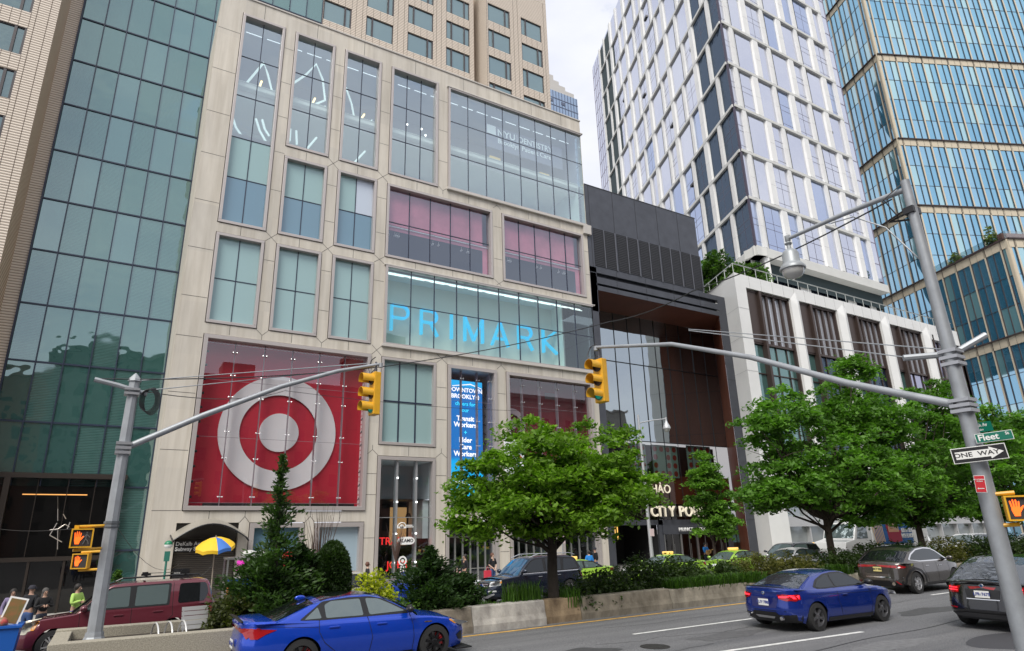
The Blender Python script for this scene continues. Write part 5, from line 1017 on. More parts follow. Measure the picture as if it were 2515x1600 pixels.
c.endp('tail_lamp_strip',[(.45,.845),(.62,.85),(.70,.875),(.80,.87),(.81,.78),(.78,.78),(.77,.84),(.70,.845),(.62,.815),(.45,.81)],False,TLB,.02,mirror_=True,r=.0); c.sidep('tail_lamp_strip',[(-2.2,.875),(-2.02,.85),(-2.0,.79),(-2.06,.79),(-2.08,.825),(-2.2,.84)],TLB,.02,r=.0)
c.endp('rear_diffuser',[(-.85,.42),(-.4,.40),(-.34,.46),(.34,.46),(.4,.40),(.85,.42),(.78,.22),(-.78,.22)],False,BTRIM,.012,r=.02); c.endp('boot_line',[(-.6,.50),(.6,.50),(.6,.487),(-.6,.487)],False,GAP,.006,r=0); c.endp('plate_recess',[(-.42,.80),(.42,.80),(.36,.56),(-.36,.56)],False,mat('paint_recess_shade',(.004,.012,.13),.3,.3,coat=1),.004,r=.03)  # plate recess is a flat darker copy of the paint, shade in the colour
c.plate('KUY·7885',0,.68); c.badge(0,.90,False,.042); b = M(); b.tube([(-2.2,-.62,1.045),(-2.24,0,1.06),(-2.2,.62,1.045)],[.012,.02,.012],6); b.build('boot_lip', BTRIM, c.r, smooth=50)
for sg in (1,-1): b = M(); b.lathe([(.045,0),(.05,.06),(.035,.06),(.035,.01)],12,(-2.3,sg*.5,.33),'x'); b.build('exhaust_tip', CHR, c.r)
c.endp('rear_plate_trim',[(-.3,.36),(.3,.36),(.24,.3),(-.24,.3)],False,mat('silver_trim',(.45,.45,.46),.35,.6),.02,r=.02)
c.sidep('head_lamp',[(2.2,.72),(1.9,.77),(1.98,.68),(2.2,.64)],HLM,.012,r=.02)
setcar(c, 17.2, 11.72, 1, R_(-1.5))
# --- SUV template
def suv(label, x, y, hd, L, W, H, wb, pt, wr=.37, name='suv_car', fast=0, belt=1.05, rim=CHR, yaw=0, wo=0, glassm=CGLASS, box=0, blacktrim=1, n=(5,6), tumble=.30):
    h2 = L/2; rb = -h2+.12 if not fast else -h2+.25; bt = belt
    rf = [(-h2+.16,bt),(-h2+.30,bt+.28),(-h2+.45,H-.12),(-h2+.8,H-.02),(-.4,H),(.25,H-.02),(.5,H-.10),(.9,H-.38),(1.25,bt-.02)] if not fast else [(-h2+.25,bt+.03),(-h2+.5,bt+.17),(-h2+.95,H-.17),(-h2+1.4,H-.03),(-.35,H),(.2,H-.03),(.5,H-.12),(.9,H-.36),(1.25,bt-.02)]
    if box: rf = [(-h2+.08,bt),(-h2+.16,bt+.35),(-h2+.26,H-.08),(-h2+.5,H-.01),(.1,H),(.35,H-.03),(.6,H-.15),(.98,H-.5),(1.25,bt-.02)]
    sp = dict(L=L,W=W,wb=wb,wo=wo,wr=wr,paint=pt,n=n,rim=rim,spokes=5,dbl=1,mid=-.2,wrap=.12,tumble=tumble,gw=W/2*.94,crown=.05,
      sill=[(-h2,.42),(-h2+.5,.28),(h2-.5,.28),(h2,.36)], top=[(-h2,bt-.02),(-h2+.2,bt+.01),(0,bt-.02),(1.0,bt-.03),(h2-.5,bt-.12),(h2-.15,bt-.22),(h2,bt-.32)],
      Af=[(.2,h2-.08),(.4,h2),(.65,h2-.02),(.85,h2-.12),(1.0,h2-.3)], Ar=[(.2,h2-.1),(.45,h2),(.65,h2-.03),(.9,h2-.07),(1.1,h2-.12)], wz=[(.2,.90),(.35,.97),(.6,1.0),(.8,.985),(1.0,.955),(1.15,.94)], roof=rf)
    c = Car(name, label, (0,0,0), 0, sp); return c
# taupe compact SUV ahead in the left lane
jp = paint('paint_taupe',(.075,.066,.060),.6,.25); c = suv('taupe metallic compact suv with wide red tail lamp bar beside the hedge',0,0,1,4.4,1.98,1.65,2.68,jp,.375,fast=1,belt=1.08,rim=mat('rim_silver',(.55,.55,.56),.25,.8))
c.r.name = 'suv_car'; trim = c.sidep('window_trim',[(-1.62,1.18),(-1.3,1.38),(-.8,1.53),(-.2,1.565),(.2,1.54),(.5,1.44),(1.05,1.12),(1.05,1.07),(-.9,1.09)],CHR,.006,r=.07)
for t_,sg in zip(trim,(1,-1)): c.sidep('side_window',[(-1.5,1.18),(-1.25,1.34),(-.8,1.49),(1.0*-.25,1.53),(.2,1.50),(.48,1.40),(.95,1.12),(-.85,1.125)],CGLASS,.012,(sg,),.06,t_)
c.topp('windscreen',.42,1.15,.08,CGLASS); c.topp('rear_window',-1.88,-1.22,.10,CGLASS); c.topp('sunroof',-.9,.2,.15,CGLASS,.004)
c.endp('tail_lamp',[(.12,.98),(.80,1.0),(.82,.90),(.12,.935)],False,TLR,.012,mirror_=True,r=.01); c.sidep('tail_lamp',[(-2.12,1.0),(-1.72,.95),(-1.9,.90),(-2.12,.90)],TLR,.012,r=.02); c.endp('plate_recess',[(-.5,.94),(.5,.94),(.42,.70),(-.42,.70)],False,mat('taupe_recess_shade',(.05,.045,.04),.4,.4),.006,r=.05)  # recess has no depth, its shade is a darker taupe patch
c.plate('MKT·98H',-.03,.85,False,(.72,.62,.25),(.03,.03,.03)); c.endp('bumper_line',[(-.85,.60),(.85,.60),(.85,.56),(-.85,.56)],False,CHR,.012,r=.01); c.endp('rear_diffuser',[(-.85,.46),(.85,.46),(.78,.27),(-.78,.27)],False,BTRIM,.012,r=.03); c.endp('reflector',[(.62,.46),(.68,.46),(.78,.34),(.72,.34)],False,TLR,.02,mirror_=True,r=.0)
c.sidep('wheel_arch_trim',[(-2.0,.32),(-1.95,.6),(-1.7,.83),(-1.34,.92),(-.98,.83),(-.73,.6),(-.7,.32),(-.78,.32),(-.82,.58),(-1.03,.76),(-1.34,.84),(-1.65,.76),(-1.88,.58),(-1.92,.32)],BTRIM,.01,r=0); c.sidep('skirt',[(-.75,.36),(.75,.36),(.75,.28),(-.75,.28)],BTRIM,.008,r=0)
c.seam([(-.75,1.08),(-.8,.8),(-.6,.5),(-.55,.36),(.15,.36),(.15,1.07)]); c.seam([(.15,.36),(.95,.36),(1.0,.7),(1.0,1.07)]); c.handle(-.5,.93,CHR); c.handle(.4,.91,CHR); c.mirrors(.95,1.1,jp); b = M(); b.lathe([(.085,0),(.085,.006)],16,(-1.45,-c.side(-1.45,.98,.004),.98),'y'); b.build('fuel_sticker', mat('sticker_olive',(.2,.2,.04),.5), c.r)
for sg in (1,-1): b = M(); b.lathe([(.06,0),(.06,.06),(.045,.06),(.045,.01)],12,(-2.2,sg*.55,.36),'x'); b.build('exhaust_tip', CHR, c.r)
setcar(c, 27.2, 14.55, 1)
# black coupe SUV at the right edge
bp = paint('paint_black',(.008,.008,.009),.2,.2); c = suv('black sloping roof suv seen from behind beside the right traffic pole',0,0,1,4.88,1.98,1.69,2.93,bp,.39,fast=1,belt=1.10)
c.topp('windscreen',.42,1.15,.08,CGLASS); c.topp('rear_window',-2.12,-1.0,.10,mirror('car_glass_back',(.85,.9,.95),(.035,.038,.042),.12,.02,.1,3)); c.sidep('side_window',[(-1.6,1.2),(-.9,1.5),(.2,1.56),(.5,1.45),(.95,1.14),(-1.3,1.13)],CGLASS,.012,r=.06)
c.endp('tail_lamp',[(.50,1.0),(.82,1.03),(.9,.98),(.9,.86),(.52,.85)],False,TLR,.012,mirror_=True,r=.03); c.sidep('tail_lamp',[(-2.36,1.02),(-2.0,.97),(-2.05,.86),(-2.36,.84)],TLR,.012,r=.03)
for z in (.90,.955): c.endp('tail_lamp_strip',[(.54,z),(.86,z+.01),(.86,z+.03),(.54,z+.02)],False,TLB,.02,mirror_=True,r=0)
c.plate('LFR·7675',0,.84,w_=.32); c.badge(0,1.03,False,.05); c.endp('plate_recess',[(-.38,.95),(.38,.95),(.34,.73),(-.34,.73)],False,BTRIM,.008,r=.03); c.endp('reflector',[(.6,.52),(.82,.53),(.82,.50),(.6,.49)],False,TLR,.012,mirror_=True,r=0); c.endp('bumper_line',[(-.8,.40),(.8,.40),(.7,.30),(-.7,.30)],False,mat('trim_grey',(.03,.03,.032),.5),.01,r=.03)
c.endp('plate_trim',[(-.36,.735),(.36,.735),(.35,.715),(-.35,.715)],False,CHR,.02,r=0); b = M(); b.tube([(-2.36,-.75,1.11),(-2.4,0,1.13),(-2.36,.75,1.11)],[.02,.03,.02],6); b.build('boot_lip', bp, c.r, smooth=50); c.seam([(-2.3,.62),(-1.9,.62)]); c.mirrors(.95,1.12,bp)
setcar(c, 21.15, 8.42, 1)
# maroon boxy SUV facing left beyond the planter
mp_ = paint('paint_maroon',(.125,.018,.030),.35,.3); c = suv('maroon boxy family suv with roof rack facing left behind the planter',0,0,-1,4.85,2.0,1.82,2.775,mp_,.37,box=1,belt=1.12,wo=.12,n=(5,9),tumble=.22)
for sg in (1,-1):
    c.sidep('side_window',[(-2.05,1.66),(-1.36,1.67),(-1.33,1.15),(-2.02,1.17),(-2.12,1.4)],CGLASS,.012,(sg,),.08); t_ = c.sidep('window_trim',[(-1.14,1.70),(.32,1.68),(.55,1.58),(1.0,1.12),(-1.12,1.12)],BTRIM,.006,(sg,),.05)[0]
    c.sidep('side_window',[(-1.08,1.66),(-.28,1.66),(-.26,1.16),(-1.06,1.16)],CGLASS2,.012,(sg,),.04,t_); c.sidep('side_window',[(-.12,1.66),(.3,1.64),(.48,1.55),(.86,1.16),(-.12,1.16)],CGLASS2,.012,(sg,),.04,t_)
c.topp('windscreen',.55,1.18,.08,CGLASS); c.topp('rear_window',-2.34,-2.25,.1,CGLASS); c.seam([(-1.2,1.7),(-1.2,1.1),(-1.22,.85),(-.85,.5),(-.8,.34),(-.2,.34),(-.2,1.68)]); c.seam([(-.2,.34),(.82,.34),(.98,.6),(1.0,1.1)])
c.sidep('side_moulding',[(-.8,.60),(.8,.58),(.8,.55),(-.8,.57)],mat('maroon_trim',(.05,.008,.014),.4),.015,r=0); c.handle(-.85,.98,mp_,.24); c.handle(.1,.96,mp_,.24); c.mirrors(.92,1.14,mp_,1.15); c.sidep('tail_lamp',[(-2.36,1.06),(-2.16,1.04),(-2.2,.78),(-2.36,.78)],TLR,.012,r=.03)
c.sidep('head_lamp',[(2.32,.94),(1.92,.99),(1.98,.78),(2.32,.68)],mat('head_lamp_cream',(.62,.58,.45),.2,coat=1),.012,r=.04); c.sidep('turn_lamp',[(1.95,.985),(1.86,.98),(1.96,.76),(2.04,.77)],AMB,.014,r=.02); c.endp('head_lamp',[(.5,.86),(.85,.88),(.85,.68),(.55,.7)],True,mat('head_lamp_cream'),.012,mirror_=True); c.endp('grille',[(-.48,.84),(.48,.84),(.42,.56),(-.42,.56)],True,BTRIM,.012,r=.03); c.endp('bumper_vent',[(-.7,.44),(.7,.44),(.65,.3),(-.65,.3)],True,BTRIM,.012,r=.03)
for sg in (1,-1): b = M(); b.tube([(-1.9,sg*.72,1.84),(-1.8,sg*.72,1.90),(.1,sg*.72,1.90),(.25,sg*.72,1.83)],.022,6); b.build('roof_rail', BTRIM, c.r)
b = M(); b.box(-1.5,-.8,1.9,-1.44,.8,1.93); b.box(-.5,-.8,1.9,-.44,.8,1.93); b.build('roof_bar', BTRIM, c.r)
for x in (-1.47,-.47): M().box(x-.12,.5,1.93,x+.12,.62,1.99).box(x-.05,.52,1.99,x+.1,.6,2.03).build('rack_clamp', BTRIM, c.r)
setcar(c, .52, 21.85, -1)
# dark navy SUV facing left by the kerb
np_ = paint('paint_navy',(.018,.025,.045),.5,.25); c = suv('dark navy suv with chrome grille facing left behind the maple tree',0,0,-1,4.8,1.93,1.78,2.9,np_,.38,belt=1.10,rim=mat('rim_silver'),wo=.05)
trim = c.sidep('window_trim',[(-2.0,1.2),(-1.85,1.62),(-1.0,1.70),(.2,1.68),(.48,1.58),(1.02,1.15),(1.0,1.10),(-1.9,1.12)],BTRIM,.006,r=.06)
for t_,sg in zip(trim,(1,-1)): c.sidep('side_window',[(-1.9,1.2),(-1.78,1.56),(-1.25,1.6),(-1.12,1.15)],CGLASS,.012,(sg,),.04,t_); c.sidep('side_window',[(-1.0,1.16),(-1.08,1.62),(-.3,1.65),(-.25,1.15)],CGLASS,.012,(sg,),.04,t_); c.sidep('side_window',[(-.12,1.15),(-.15,1.65),(.2,1.63),(.45,1.54),(.92,1.15)],CGLASS,.012,(sg,),.05,t_); c.sidep('chrome_strip',[(-1.9,1.125),(1.0,1.115),(1.0,1.095),(-1.9,1.105)],CHR,.014,(sg,),0,t_)
c.topp('windscreen',.5,1.18,.08,mirror('windscreen_blue',(.55,.75,1.),(.03,.08,.16),.3,.02,.1,1)); c.topp('rear_window',-2.2,-1.95,.1,CGLASS); c.seam([(-1.1,1.1),(-1.15,.8),(-.8,.5),(-.75,.34),(-.18,.34),(-.18,1.1)]); c.seam([(-.18,.34),(.85,.34),(1.0,.6),(1.0,1.1)])
c.handle(-.85,.97,CHR); c.handle(.1,.95,CHR); c.mirrors(.92,1.15,np_,1.1); c.endp('grille',[(-.48,.84),(.48,.84),(.40,.56),(-.40,.56)],True,BTRIM,.01,r=.04)
for z in (.62,.70,.78): c.endp('grille_bar',[(-.42,z),(.42,z),(.42,z+.025),(-.42,z+.025)],True,CHR,.02,r=0)
b = M(); b.lathe([(.10,0),(.12,0),(.12,.02),(.10,.02)],20,(0,0,0),'x'); 
for k in range(3): b.box(-.0,-.008,0,.015,.008,.1,0,Matrix.Rotation(2*math.pi*k/3,4,'X'))
o = b.build('badge', CHR, c.r); o.location = (c.endx(0,.70,True,.02),0,.70)
c.endp('head_lamp',[(.5,.88),(.82,.90),(.86,.74),(.52,.70)],True,HLM,.012,mirror_=True,r=.04); c.sidep('head_lamp',[(2.3,.90),(1.85,.95),(1.92,.82),(2.3,.72)],HLM,.012,r=.03); c.sidep('turn_lamp',[(1.95,.90),(1.87,.93),(1.94,.82),(2.02,.82)],AMB,.014,r=.01); c.sidep('tail_lamp',[(-2.32,1.05),(-1.98,1.0),(-2.15,.82),(-2.32,.80)],TLR,.012,r=.02)
c.endp('skid_plate',[(-.75,.46),(-.4,.36),(.4,.36),(.75,.46),(.75,.40),(.42,.27),(-.42,.27),(-.75,.40)],True,mat('silver_trim'),.012,r=.02); c.endp('fog_lamp',[(.5,.56),(.8,.57),(.8,.51),(.5,.51)],True,HLM,.012,mirror_=True,r=.01)
for sg in (1,-1): b = M(); b.tube([(-1.9,sg*.72,1.74),(-1.6,sg*.74,1.82),(0,sg*.74,1.85),(.45,sg*.72,1.72)],.02,6); b.build('roof_rail', CHR, c.r, smooth=60)
setcar(c, 15.75, 24.0, -1)
# --- simpler sedans and others along the far side
def sedan(label, x, y, hd, pt, L=4.85, W=1.84, H=1.46, group=None, taxi=0):
    h2 = L/2; sp = dict(L=L,W=W,wb=2.78,wo=.03,wr=.33,paint=pt,n=(5,5.5),rim=CHR,spokes=5,dbl=0,mid=-.2,wrap=.15,tumble=.45,gw=W/2*.91,crown=.04,sill=[(-h2,.35),(-1.9,.24),(1.9,.22),(h2,.26)],
      top=[(-h2,1.0),(-h2+.25,1.04),(-1.4,1.0),(.8,.95),(1.5,.90),(h2-.3,.78),(h2,.66)],Af=[(.2,h2-.06),(.5,h2),(.7,h2-.05),(.9,h2-.25)],Ar=[(.2,h2-.1),(.5,h2),(.8,h2-.03),(1.0,h2-.02)],wz=SEDAN_W,
      roof=[(-1.95,1.0),(-1.5,1.16),(-1.05,1.36),(-.6,1.44),(-.2,H),(.15,H-.02),(.45,H-.1),(.85,1.18),(1.3,.93)])
    c = Car('taxi_car' if taxi else 'sedan_car', label, (0,0,0), 0, sp, group); t = c.sidep('window_trim',[(-1.5,1.05),(-.95,1.34),(-.2,1.39),(.15,1.37),(.45,1.28),(.95,1.0),(-1.4,1.02)],BTRIM,.006,r=.06)
    for t_,sg in zip(t,(1,-1)): c.sidep('side_window',[(-1.3,1.05),(-.95,1.27),(-.4,1.34),(-.35,1.04)],CGLASS2,.012,(sg,),.04,t_); c.sidep('side_window',[(-.25,1.04),(-.28,1.35),(.12,1.33),(.4,1.25),(.85,1.03)],CGLASS2,.012,(sg,),.04,t_)
    c.topp('windscreen',.45,1.2,.08,CGLASS2); c.topp('rear_window',-1.85,-1.05,.08,CGLASS2); c.sidep('tail_lamp',[(-h2+.05,.98),(-h2+.5,.95),(-h2+.45,.82),(-h2+.05,.80)],TLR,.012,r=.03); c.endp('tail_lamp',[(.5,.97),(.8,.97),(.8,.8),(.52,.82)],False,TLR,.012,mirror_=True); c.sidep('head_lamp',[(h2-.1,.78),(h2-.55,.84),(h2-.4,.70),(h2-.1,.66)],HLM,.012,r=.03); c.endp('head_lamp',[(.5,.76),(.8,.8),(.8,.68),(.5,.66)],True,HLM,.012,mirror_=True); c.endp('grille',[(-.4,.72),(.4,.72),(.35,.52),(-.35,.52)],True,BTRIM,.01)
    c.seam([(-.9,1.0),(-.95,.75),(-.7,.4),(-.3,.3),(-.3,1.02)]); c.seam([(-.3,.3),(.8,.3),(.9,.6),(.92,1.0)]); c.mirrors(.85,1.03,pt); c.plate('',0,.72); c.handle(-.7,.86,pt); c.handle(.25,.85,pt)
    if taxi: o = M().box(-.12,-.3,0,.12,.3,.12).build('roof_light', mat('taxi_light',(.7,.5,.2),.4,emit=(1,.5,.1),estr=.4), c.r, bevel=.02); o.location = (-.2,0,H)
    setcar(c, x, y, hd); return c
GRN = paint('paint_apple_green',(.30,.52,.05),.0,.35); SIL = paint('paint_silver_white',(.62,.62,.60),.3,.25)
sedan('apple green taxi with its tail showing behind the navy suv',20.0,26.9,-1,GRN,group='green taxis in the far lanes',taxi=1); sedan('apple green taxi behind the dark hedge bushes in front of the mall doors',26.0,26.3,-1,GRN,group='green taxis in the far lanes',taxi=1); sedan('apple green taxi behind the hedge right of the narrow tree',31.9,26.9,-1,GRN,group='green taxis in the far lanes',taxi=1)
sedan('silver white sedan facing left behind the hedge under the big tree',33.9,24.4,-1,SIL); sedan('green and dark taxi far behind the trunk of the big tree',42.0,28.3,-1,GRN,group='green taxis in the far lanes',taxi=1)
sedan('blue sedan mostly hidden behind the right juniper bush',11.4,27.0,-1,paint('paint_mid_blue',(.01,.05,.40),.3,.3))
for lb,x,y,pt in (('tan silver suv behind the clipped yew and the yellow shrub',6.4,23.9,paint('paint_champagne',(.42,.40,.36),.4,.3)),('dark grey suv with roof rails behind the silver white sedan',37.6,27.2,paint('paint_graphite',(.04,.045,.055),.4,.25)),('white suv far right behind the last tree trunk',56.5,25.5,paint('paint_white',(.72,.73,.74),.0,.3))):
    c = suv(lb,0,0,-1,4.7,1.9,1.70,2.75,pt); t = c.sidep('window_trim',[(-2.0,1.2),(-1.8,1.55),(.15,1.6),(.48,1.5),(1.0,1.12),(-1.9,1.12)],BTRIM,.006,r=.06)
    for t_,sg in zip(t,(1,-1)): c.sidep('side_window',[(-1.9,1.2),(-1.75,1.5),(-.9,1.54),(-.85,1.15)],CGLASS,.012,(sg,),.04,t_); c.sidep('side_window',[(-.75,1.15),(-.8,1.54),(.15,1.55),(.44,1.46),(.9,1.15)],CGLASS2,.012,(sg,),.04,t_)
    c.topp('windscreen',.5,1.18,.08,CGLASS2); c.topp('rear_window',-2.12,-1.9,.08,CGLASS); c.sidep('tail_lamp',[(-2.27,1.05),(-1.95,1.0),(-2.1,.85),(-2.27,.82)],TLR,.012,r=.02); c.sidep('head_lamp',[(2.25,.88),(1.85,.92),(1.92,.8),(2.25,.72)],HLM,.012,r=.03); c.endp('grille',[(-.48,.80),(.48,.80),(.40,.56),(-.40,.56)],True,BTRIM,.01); c.mirrors(.92,1.15,pt); c.seam([(-.82,.34),(-.8,1.1)]); c.seam([(.1,.34),(.1,1.1)]); setcar(c, x, y, -1)
# food truck and van
FTk = thing('food_truck','white food truck with a blue and red fries mural on its side','truck',(44.9,26.4,gz(45,26.4)))
b = M(); b.box(-1.2,-1.15,.55,5.6,1.15,3.4); b.build('body', paint('paint_truck_white',(.72,.72,.71),.0,.35), FTk, bevel=.06)
b = M(); prof = [(-4.3,.5),(-4.35,1.15),(-4.2,1.55),(-3.2,1.72),(-2.75,2.75),(-1.2,2.85),(-1.2,.5)]; b.prism(prof, lambda x,z:(x,-1.1,z), lambda x,z:(x,1.1,z)); b.build('cab', MATS['paint_truck_white'], FTk, bevel=.05)
b = M(); b.quad((-3.19,-1.0,1.78),(-3.19,1.0,1.78),(-2.80,1.0,2.65),(-2.80,-1.0,2.65)); b.quad((-2.95,-1.112,1.75),(-1.7,-1.112,1.75),(-1.7,-1.112,2.6),(-2.62,-1.112,2.6)); b.build('windscreen', CGLASS2, FTk)
for x in (-3.2,3.6):
    for sg in (1,-1): b = M(); b.lathe([(.25,-.12),(.42,-.12),(.42,.12),(.25,.12),(.25,-.12)],20,(x,sg*.98,.42),'y'); b.build('wheel', RUB, FTk, smooth=50)
MB_ = M().box(-.9,-1.165,1.35,3.6,-1.152,3.2).build('mural', mat('mural_blue',(.01,.10,.32),.5), FTk)
b = M()
for k in range(7): a = -.5+.1*k; b.box(-.8+k*.13,-1.175,1.5,-.72+k*.13,-1.166,2.9,0,Matrix.Translation((.3,0,0))@Matrix.Rotation(-.25+.02*k,4,'Y'))
for k in range(9): b.box(.75+k*.14,-1.19,2.1,.83+k*.14,-1.18,2.95+.12*((k*5)%3),0)
b.build('print', mat('mural_fries',(.62,.42,.25),.6), MB_); b = M(); b.prism([(.5,2.6),(.65,1.5),(1.5,1.42),(2.2,1.5),(2.25,2.2),(1.5,2.25)],lambda x,z:(x,-1.178,z),lambda x,z:(x,-1.166,z)); b.build('print', mat('mural_red',(.32,.01,.04),.5), MB_)
text('lettering',"BUSTIN' OUT\nWITH FLAVOR!",.36,LW,(2.95,-1.18,2.0),FACE,MB_,.004,.02,sx=.62)
c = suv('white van with a broad windscreen behind the food truck',0,0,-1,5.4,2.05,2.35,3.3,MATS['paint_white'],.36,name='van_car',box=1,belt=1.25); c.topp('windscreen',.6,1.2,.06,CGLASS2); c.sidep('side_window',[(-.1,1.3),(-.1,2.1),(.3,2.1),(.95,1.3)],CGLASS,.012,r=.05); c.endp('grille',[(-.5,.85),(.5,.85),(.45,.6),(-.45,.6)],True,BTRIM,.012); c.sidep('head_lamp',[(2.6,.95),(2.3,1.0),(2.35,.85),(2.6,.8)],HLM,.012); c.mirrors(.95,1.3,BTRIM,1.2); setcar(c, 53.6, 28.8, -1)
# ---------------------------------------------------------------- median: barriers, planters
AGG = mat('aggregate_concrete',(.36,.33,.26),.95,var=.45,vscale=45,bump=.3,bscale=60); SOIL = mat('planter_soil',(.05,.038,.028),.95,var=.3,vscale=8,bump=.5,bscale=14)
def cmat(n, col, t2): return mat(n,col,.92,var=.3,vscale=2.6,bump=.25,bscale=25,tint2=t2,stretch=(1,1,.6))
BM = [cmat('barrier_brown',(.26,.225,.175),(.10,.085,.065)), cmat('barrier_pale',(.43,.41,.37),(.20,.185,.17)), cmat('barrier_rust',(.29,.215,.13),(.11,.075,.045)), cmat('barrier_tan',(.25,.22,.17),(.11,.095,.07)), cmat('barrier_olive',(.26,.235,.185),(.12,.105,.08))]
segs = [(6.2,8.78,0,'brown weathered concrete barrier section next to the blue fastback sedan'),(8.8,11.2,1,'pale grey concrete barrier section, the lightest of the row'),(11.22,12.55,2,'short rust stained concrete barrier section right of the pale one'),(12.57,16.3,3,'tan concrete barrier section in front of the long grass clumps'),(16.32,20.2,4,'concrete barrier section left of the deep blue coupe'),(20.22,25.0,3,'concrete barrier section hidden partly behind the deep blue coupe'),(25.02,33,4,'concrete barrier section behind the taupe suv'),(33.02,62,0,'long far run of concrete barrier right of the taupe suv')]
def slope_obj(o, x0, y0=16.3): o.location.z = gz(x0,y0); o.rotation_euler = (0,-math.atan(.0097),0); return o
for k,(a,c,i,lb) in enumerate(segs):
    L_ = c-a; b = M(); h_ = (.62,.64,.62,.61,.57,.53,.49,.49)[k]; y0 = 0 if k < 2 else .12
    prof = [(y0,-.2),(y0,.16),(y0+.05,.30),(y0+.10,h_-.03),(y0+.13,h_),(y0+.42,h_),(y0+.45,h_-.03),(y0+.5,-.2)]
    b.prism(prof, lambda y,z: (0,y,z), lambda y,z,L_=L_: (L_,y,z)); o = b.build('concrete_barrier', BM[i], None, bevel=.012); o.location = (a,16.3,0); slope_obj(o,a); o.location.z = gz(a,16.1); tag(o, lb, 'barrier', 'concrete barriers along the median')
b = M(); b.box(0,0,-.2,60,.3,.16); o = b.build('rear_kerb_wall', CONC, None, bevel=.02); o.location = (6.2,21.0,gz(6.2,21)+.02); o.rotation_euler = (0,-math.atan(.0197),0); tag(o,'low concrete wall along the far edge of the median planting','wall')
def quadstrip(name, x0, x1, y0, y1, dz, m, nx=50, bumpy=.04):
    b = M(); X = np.linspace(x0,x1,nx); Y = np.linspace(y0,y1,8); r = random.Random(5); vs = [(x,y,gz(x,16.1)*(1-(y-16.1)/5)+gz(x,21)*((y-16.1)/5)+dz*(1-.75*(y-16.1)/5)+r.uniform(-bumpy,bumpy)) for x in X for y in Y]
    b.add(vs,[(i*8+j,(i+1)*8+j,(i+1)*8+j+1,i*8+j+1) for i in range(nx-1) for j in range(7)]); return struct(b.build(name, m, smooth=60))
quadstrip('median_soil', 5.2, 66, 16.75, 21.05, .36, SOIL)
# left planter box round the traffic pole
PLN = thing('concrete_planter','aggregate concrete planter box round the foot of the left traffic pole','planter',(-.8,15.3,0)); zt = .80; b = M()
b.box(0,0,-.5,4.0,.32,zt); b.build('front_wall', AGG, PLN, bevel=.015); M().box(0,.322,-.5,.3,2.0,zt-.01).build('end_wall', AGG, PLN, bevel=.015); M().box(0,2.002,-.5,6.2,2.3,zt+.02).build('rear_wall', AGG, PLN, bevel=.015); M().box(4.002,.0,-.5,4.3,.32,zt-.02).box(4.3,-.0,-.5,6.9,.3,zt-.05).build('side_wall', AGG, PLN, bevel=.015)
struct(M().box(-.5,15.62,.3,5.2,17.3,.62).build('planter_soil', SOIL)); M().box(4.6,2.302,-.5,6.95,5.9,.6).build('soil_block', SOIL, PLN)
# bench
BNm = mat('bench_metal',(.50,.50,.49),.4,.5); bn = thing('park_bench','small grey slatted bench with hooped arm rests inside the planter','bench',(1.72,16.45,.60),R_(8)); b = M()
for k in range(4): b.box(-.5,.02+k*.1,.0,.5,.1+k*.1,.03)
b.build('seat', BNm, bn)
b = M(); Tb = Matrix.Rotation(R_(-14),4,'X')
for k in range(5): b.box(-.02,.0,.08+k*.1,.55,.03,.165+k*.1,0,Matrix.Translation((-.03,.44,0))@Tb)
b.box(-.03,.43,0,.0,.46,.58,0,Tb@Matrix.Identity(4)); b.build('backrest', BNm, bn)
for x in (-.55,-.28,0.0): b = M(); b.tube([(x-.1,-.28+.36*(1-math.cos(t))*1.1,.36*math.sin(t)*1.0-.05) for t in np.linspace(0,math.pi,12)],.018,6); b.build('arm_rest', mat('bench_hoop',(.70,.70,.68),.35,.4), bn, smooth=60)
# ---------------------------------------------------------------- traffic poles
YS = mat('signal_yellow',(.72,.38,.02),.42,var=.12,vscale=6); LENSD = mat('lens_dark',(.03,.02,.02),.25); HAND = mat('hand_orange',(.9,.2,.02),.5,emit=(1,.085,.006),estr=.6); GLENS = mat('lens_green',(.0,.09,.07),.2,emit=(0,.25,.18),estr=.25)
def signal(label, loc, rz, group):
    s = thing('traffic_signal', label, 'traffic light', loc, rz, group); b = M(); b.box(-.17,-.02,-1.16,.17,.17,0); b.build('housing', YS, s, bevel=.02)
    for k in range(3):
        z = -.2-k*.38; v = M(); n = 16; vs = []
        for i in range(n+1):
            t = math.pi*(-.16+1.32*i/n); 
            for yy,rr_ in ((-.02,.155),(-.34,.155),(-.34,.148),(-.02,.148)): vs.append((rr_*math.cos(t),yy,z+rr_*math.sin(t)))
        v.add(vs,[(i*4+j,(i+1)*4+j,(i+1)*4+(j+1)%4,i*4+(j+1)%4) for i in range(n) for j in range(4)]); v.build('visor', YS, s, smooth=40)
        v = M(); v.lathe([(.145,-.03),(.145,-.021)],18,(0,0,z),'y'); v.build('lens', GLENS if k == 2 else LENSD, s)
        v = M(); v.lathe([(.146,-.045),(.12,-.045)],18,(0,0,z),'y',cap=False); v.build('lens_rim', BLACK, s)
    b = M(); b.tube([(0,.08,0),(0,.08,.12)],.045,8); b.tube([(.0,.08,.12),(.02,.08,.2),(0,.08,.3)],.03,8); b.tube([(-.05,.08,.12),(-.3,.06,.02),(-.42,.06,.2),(-.3,.08,.42),(-.05,.08,.45)],.014,6); b.build('hanger', mat('hanger_metal',(.12,.12,.13),.4,.6), s, smooth=50); return s
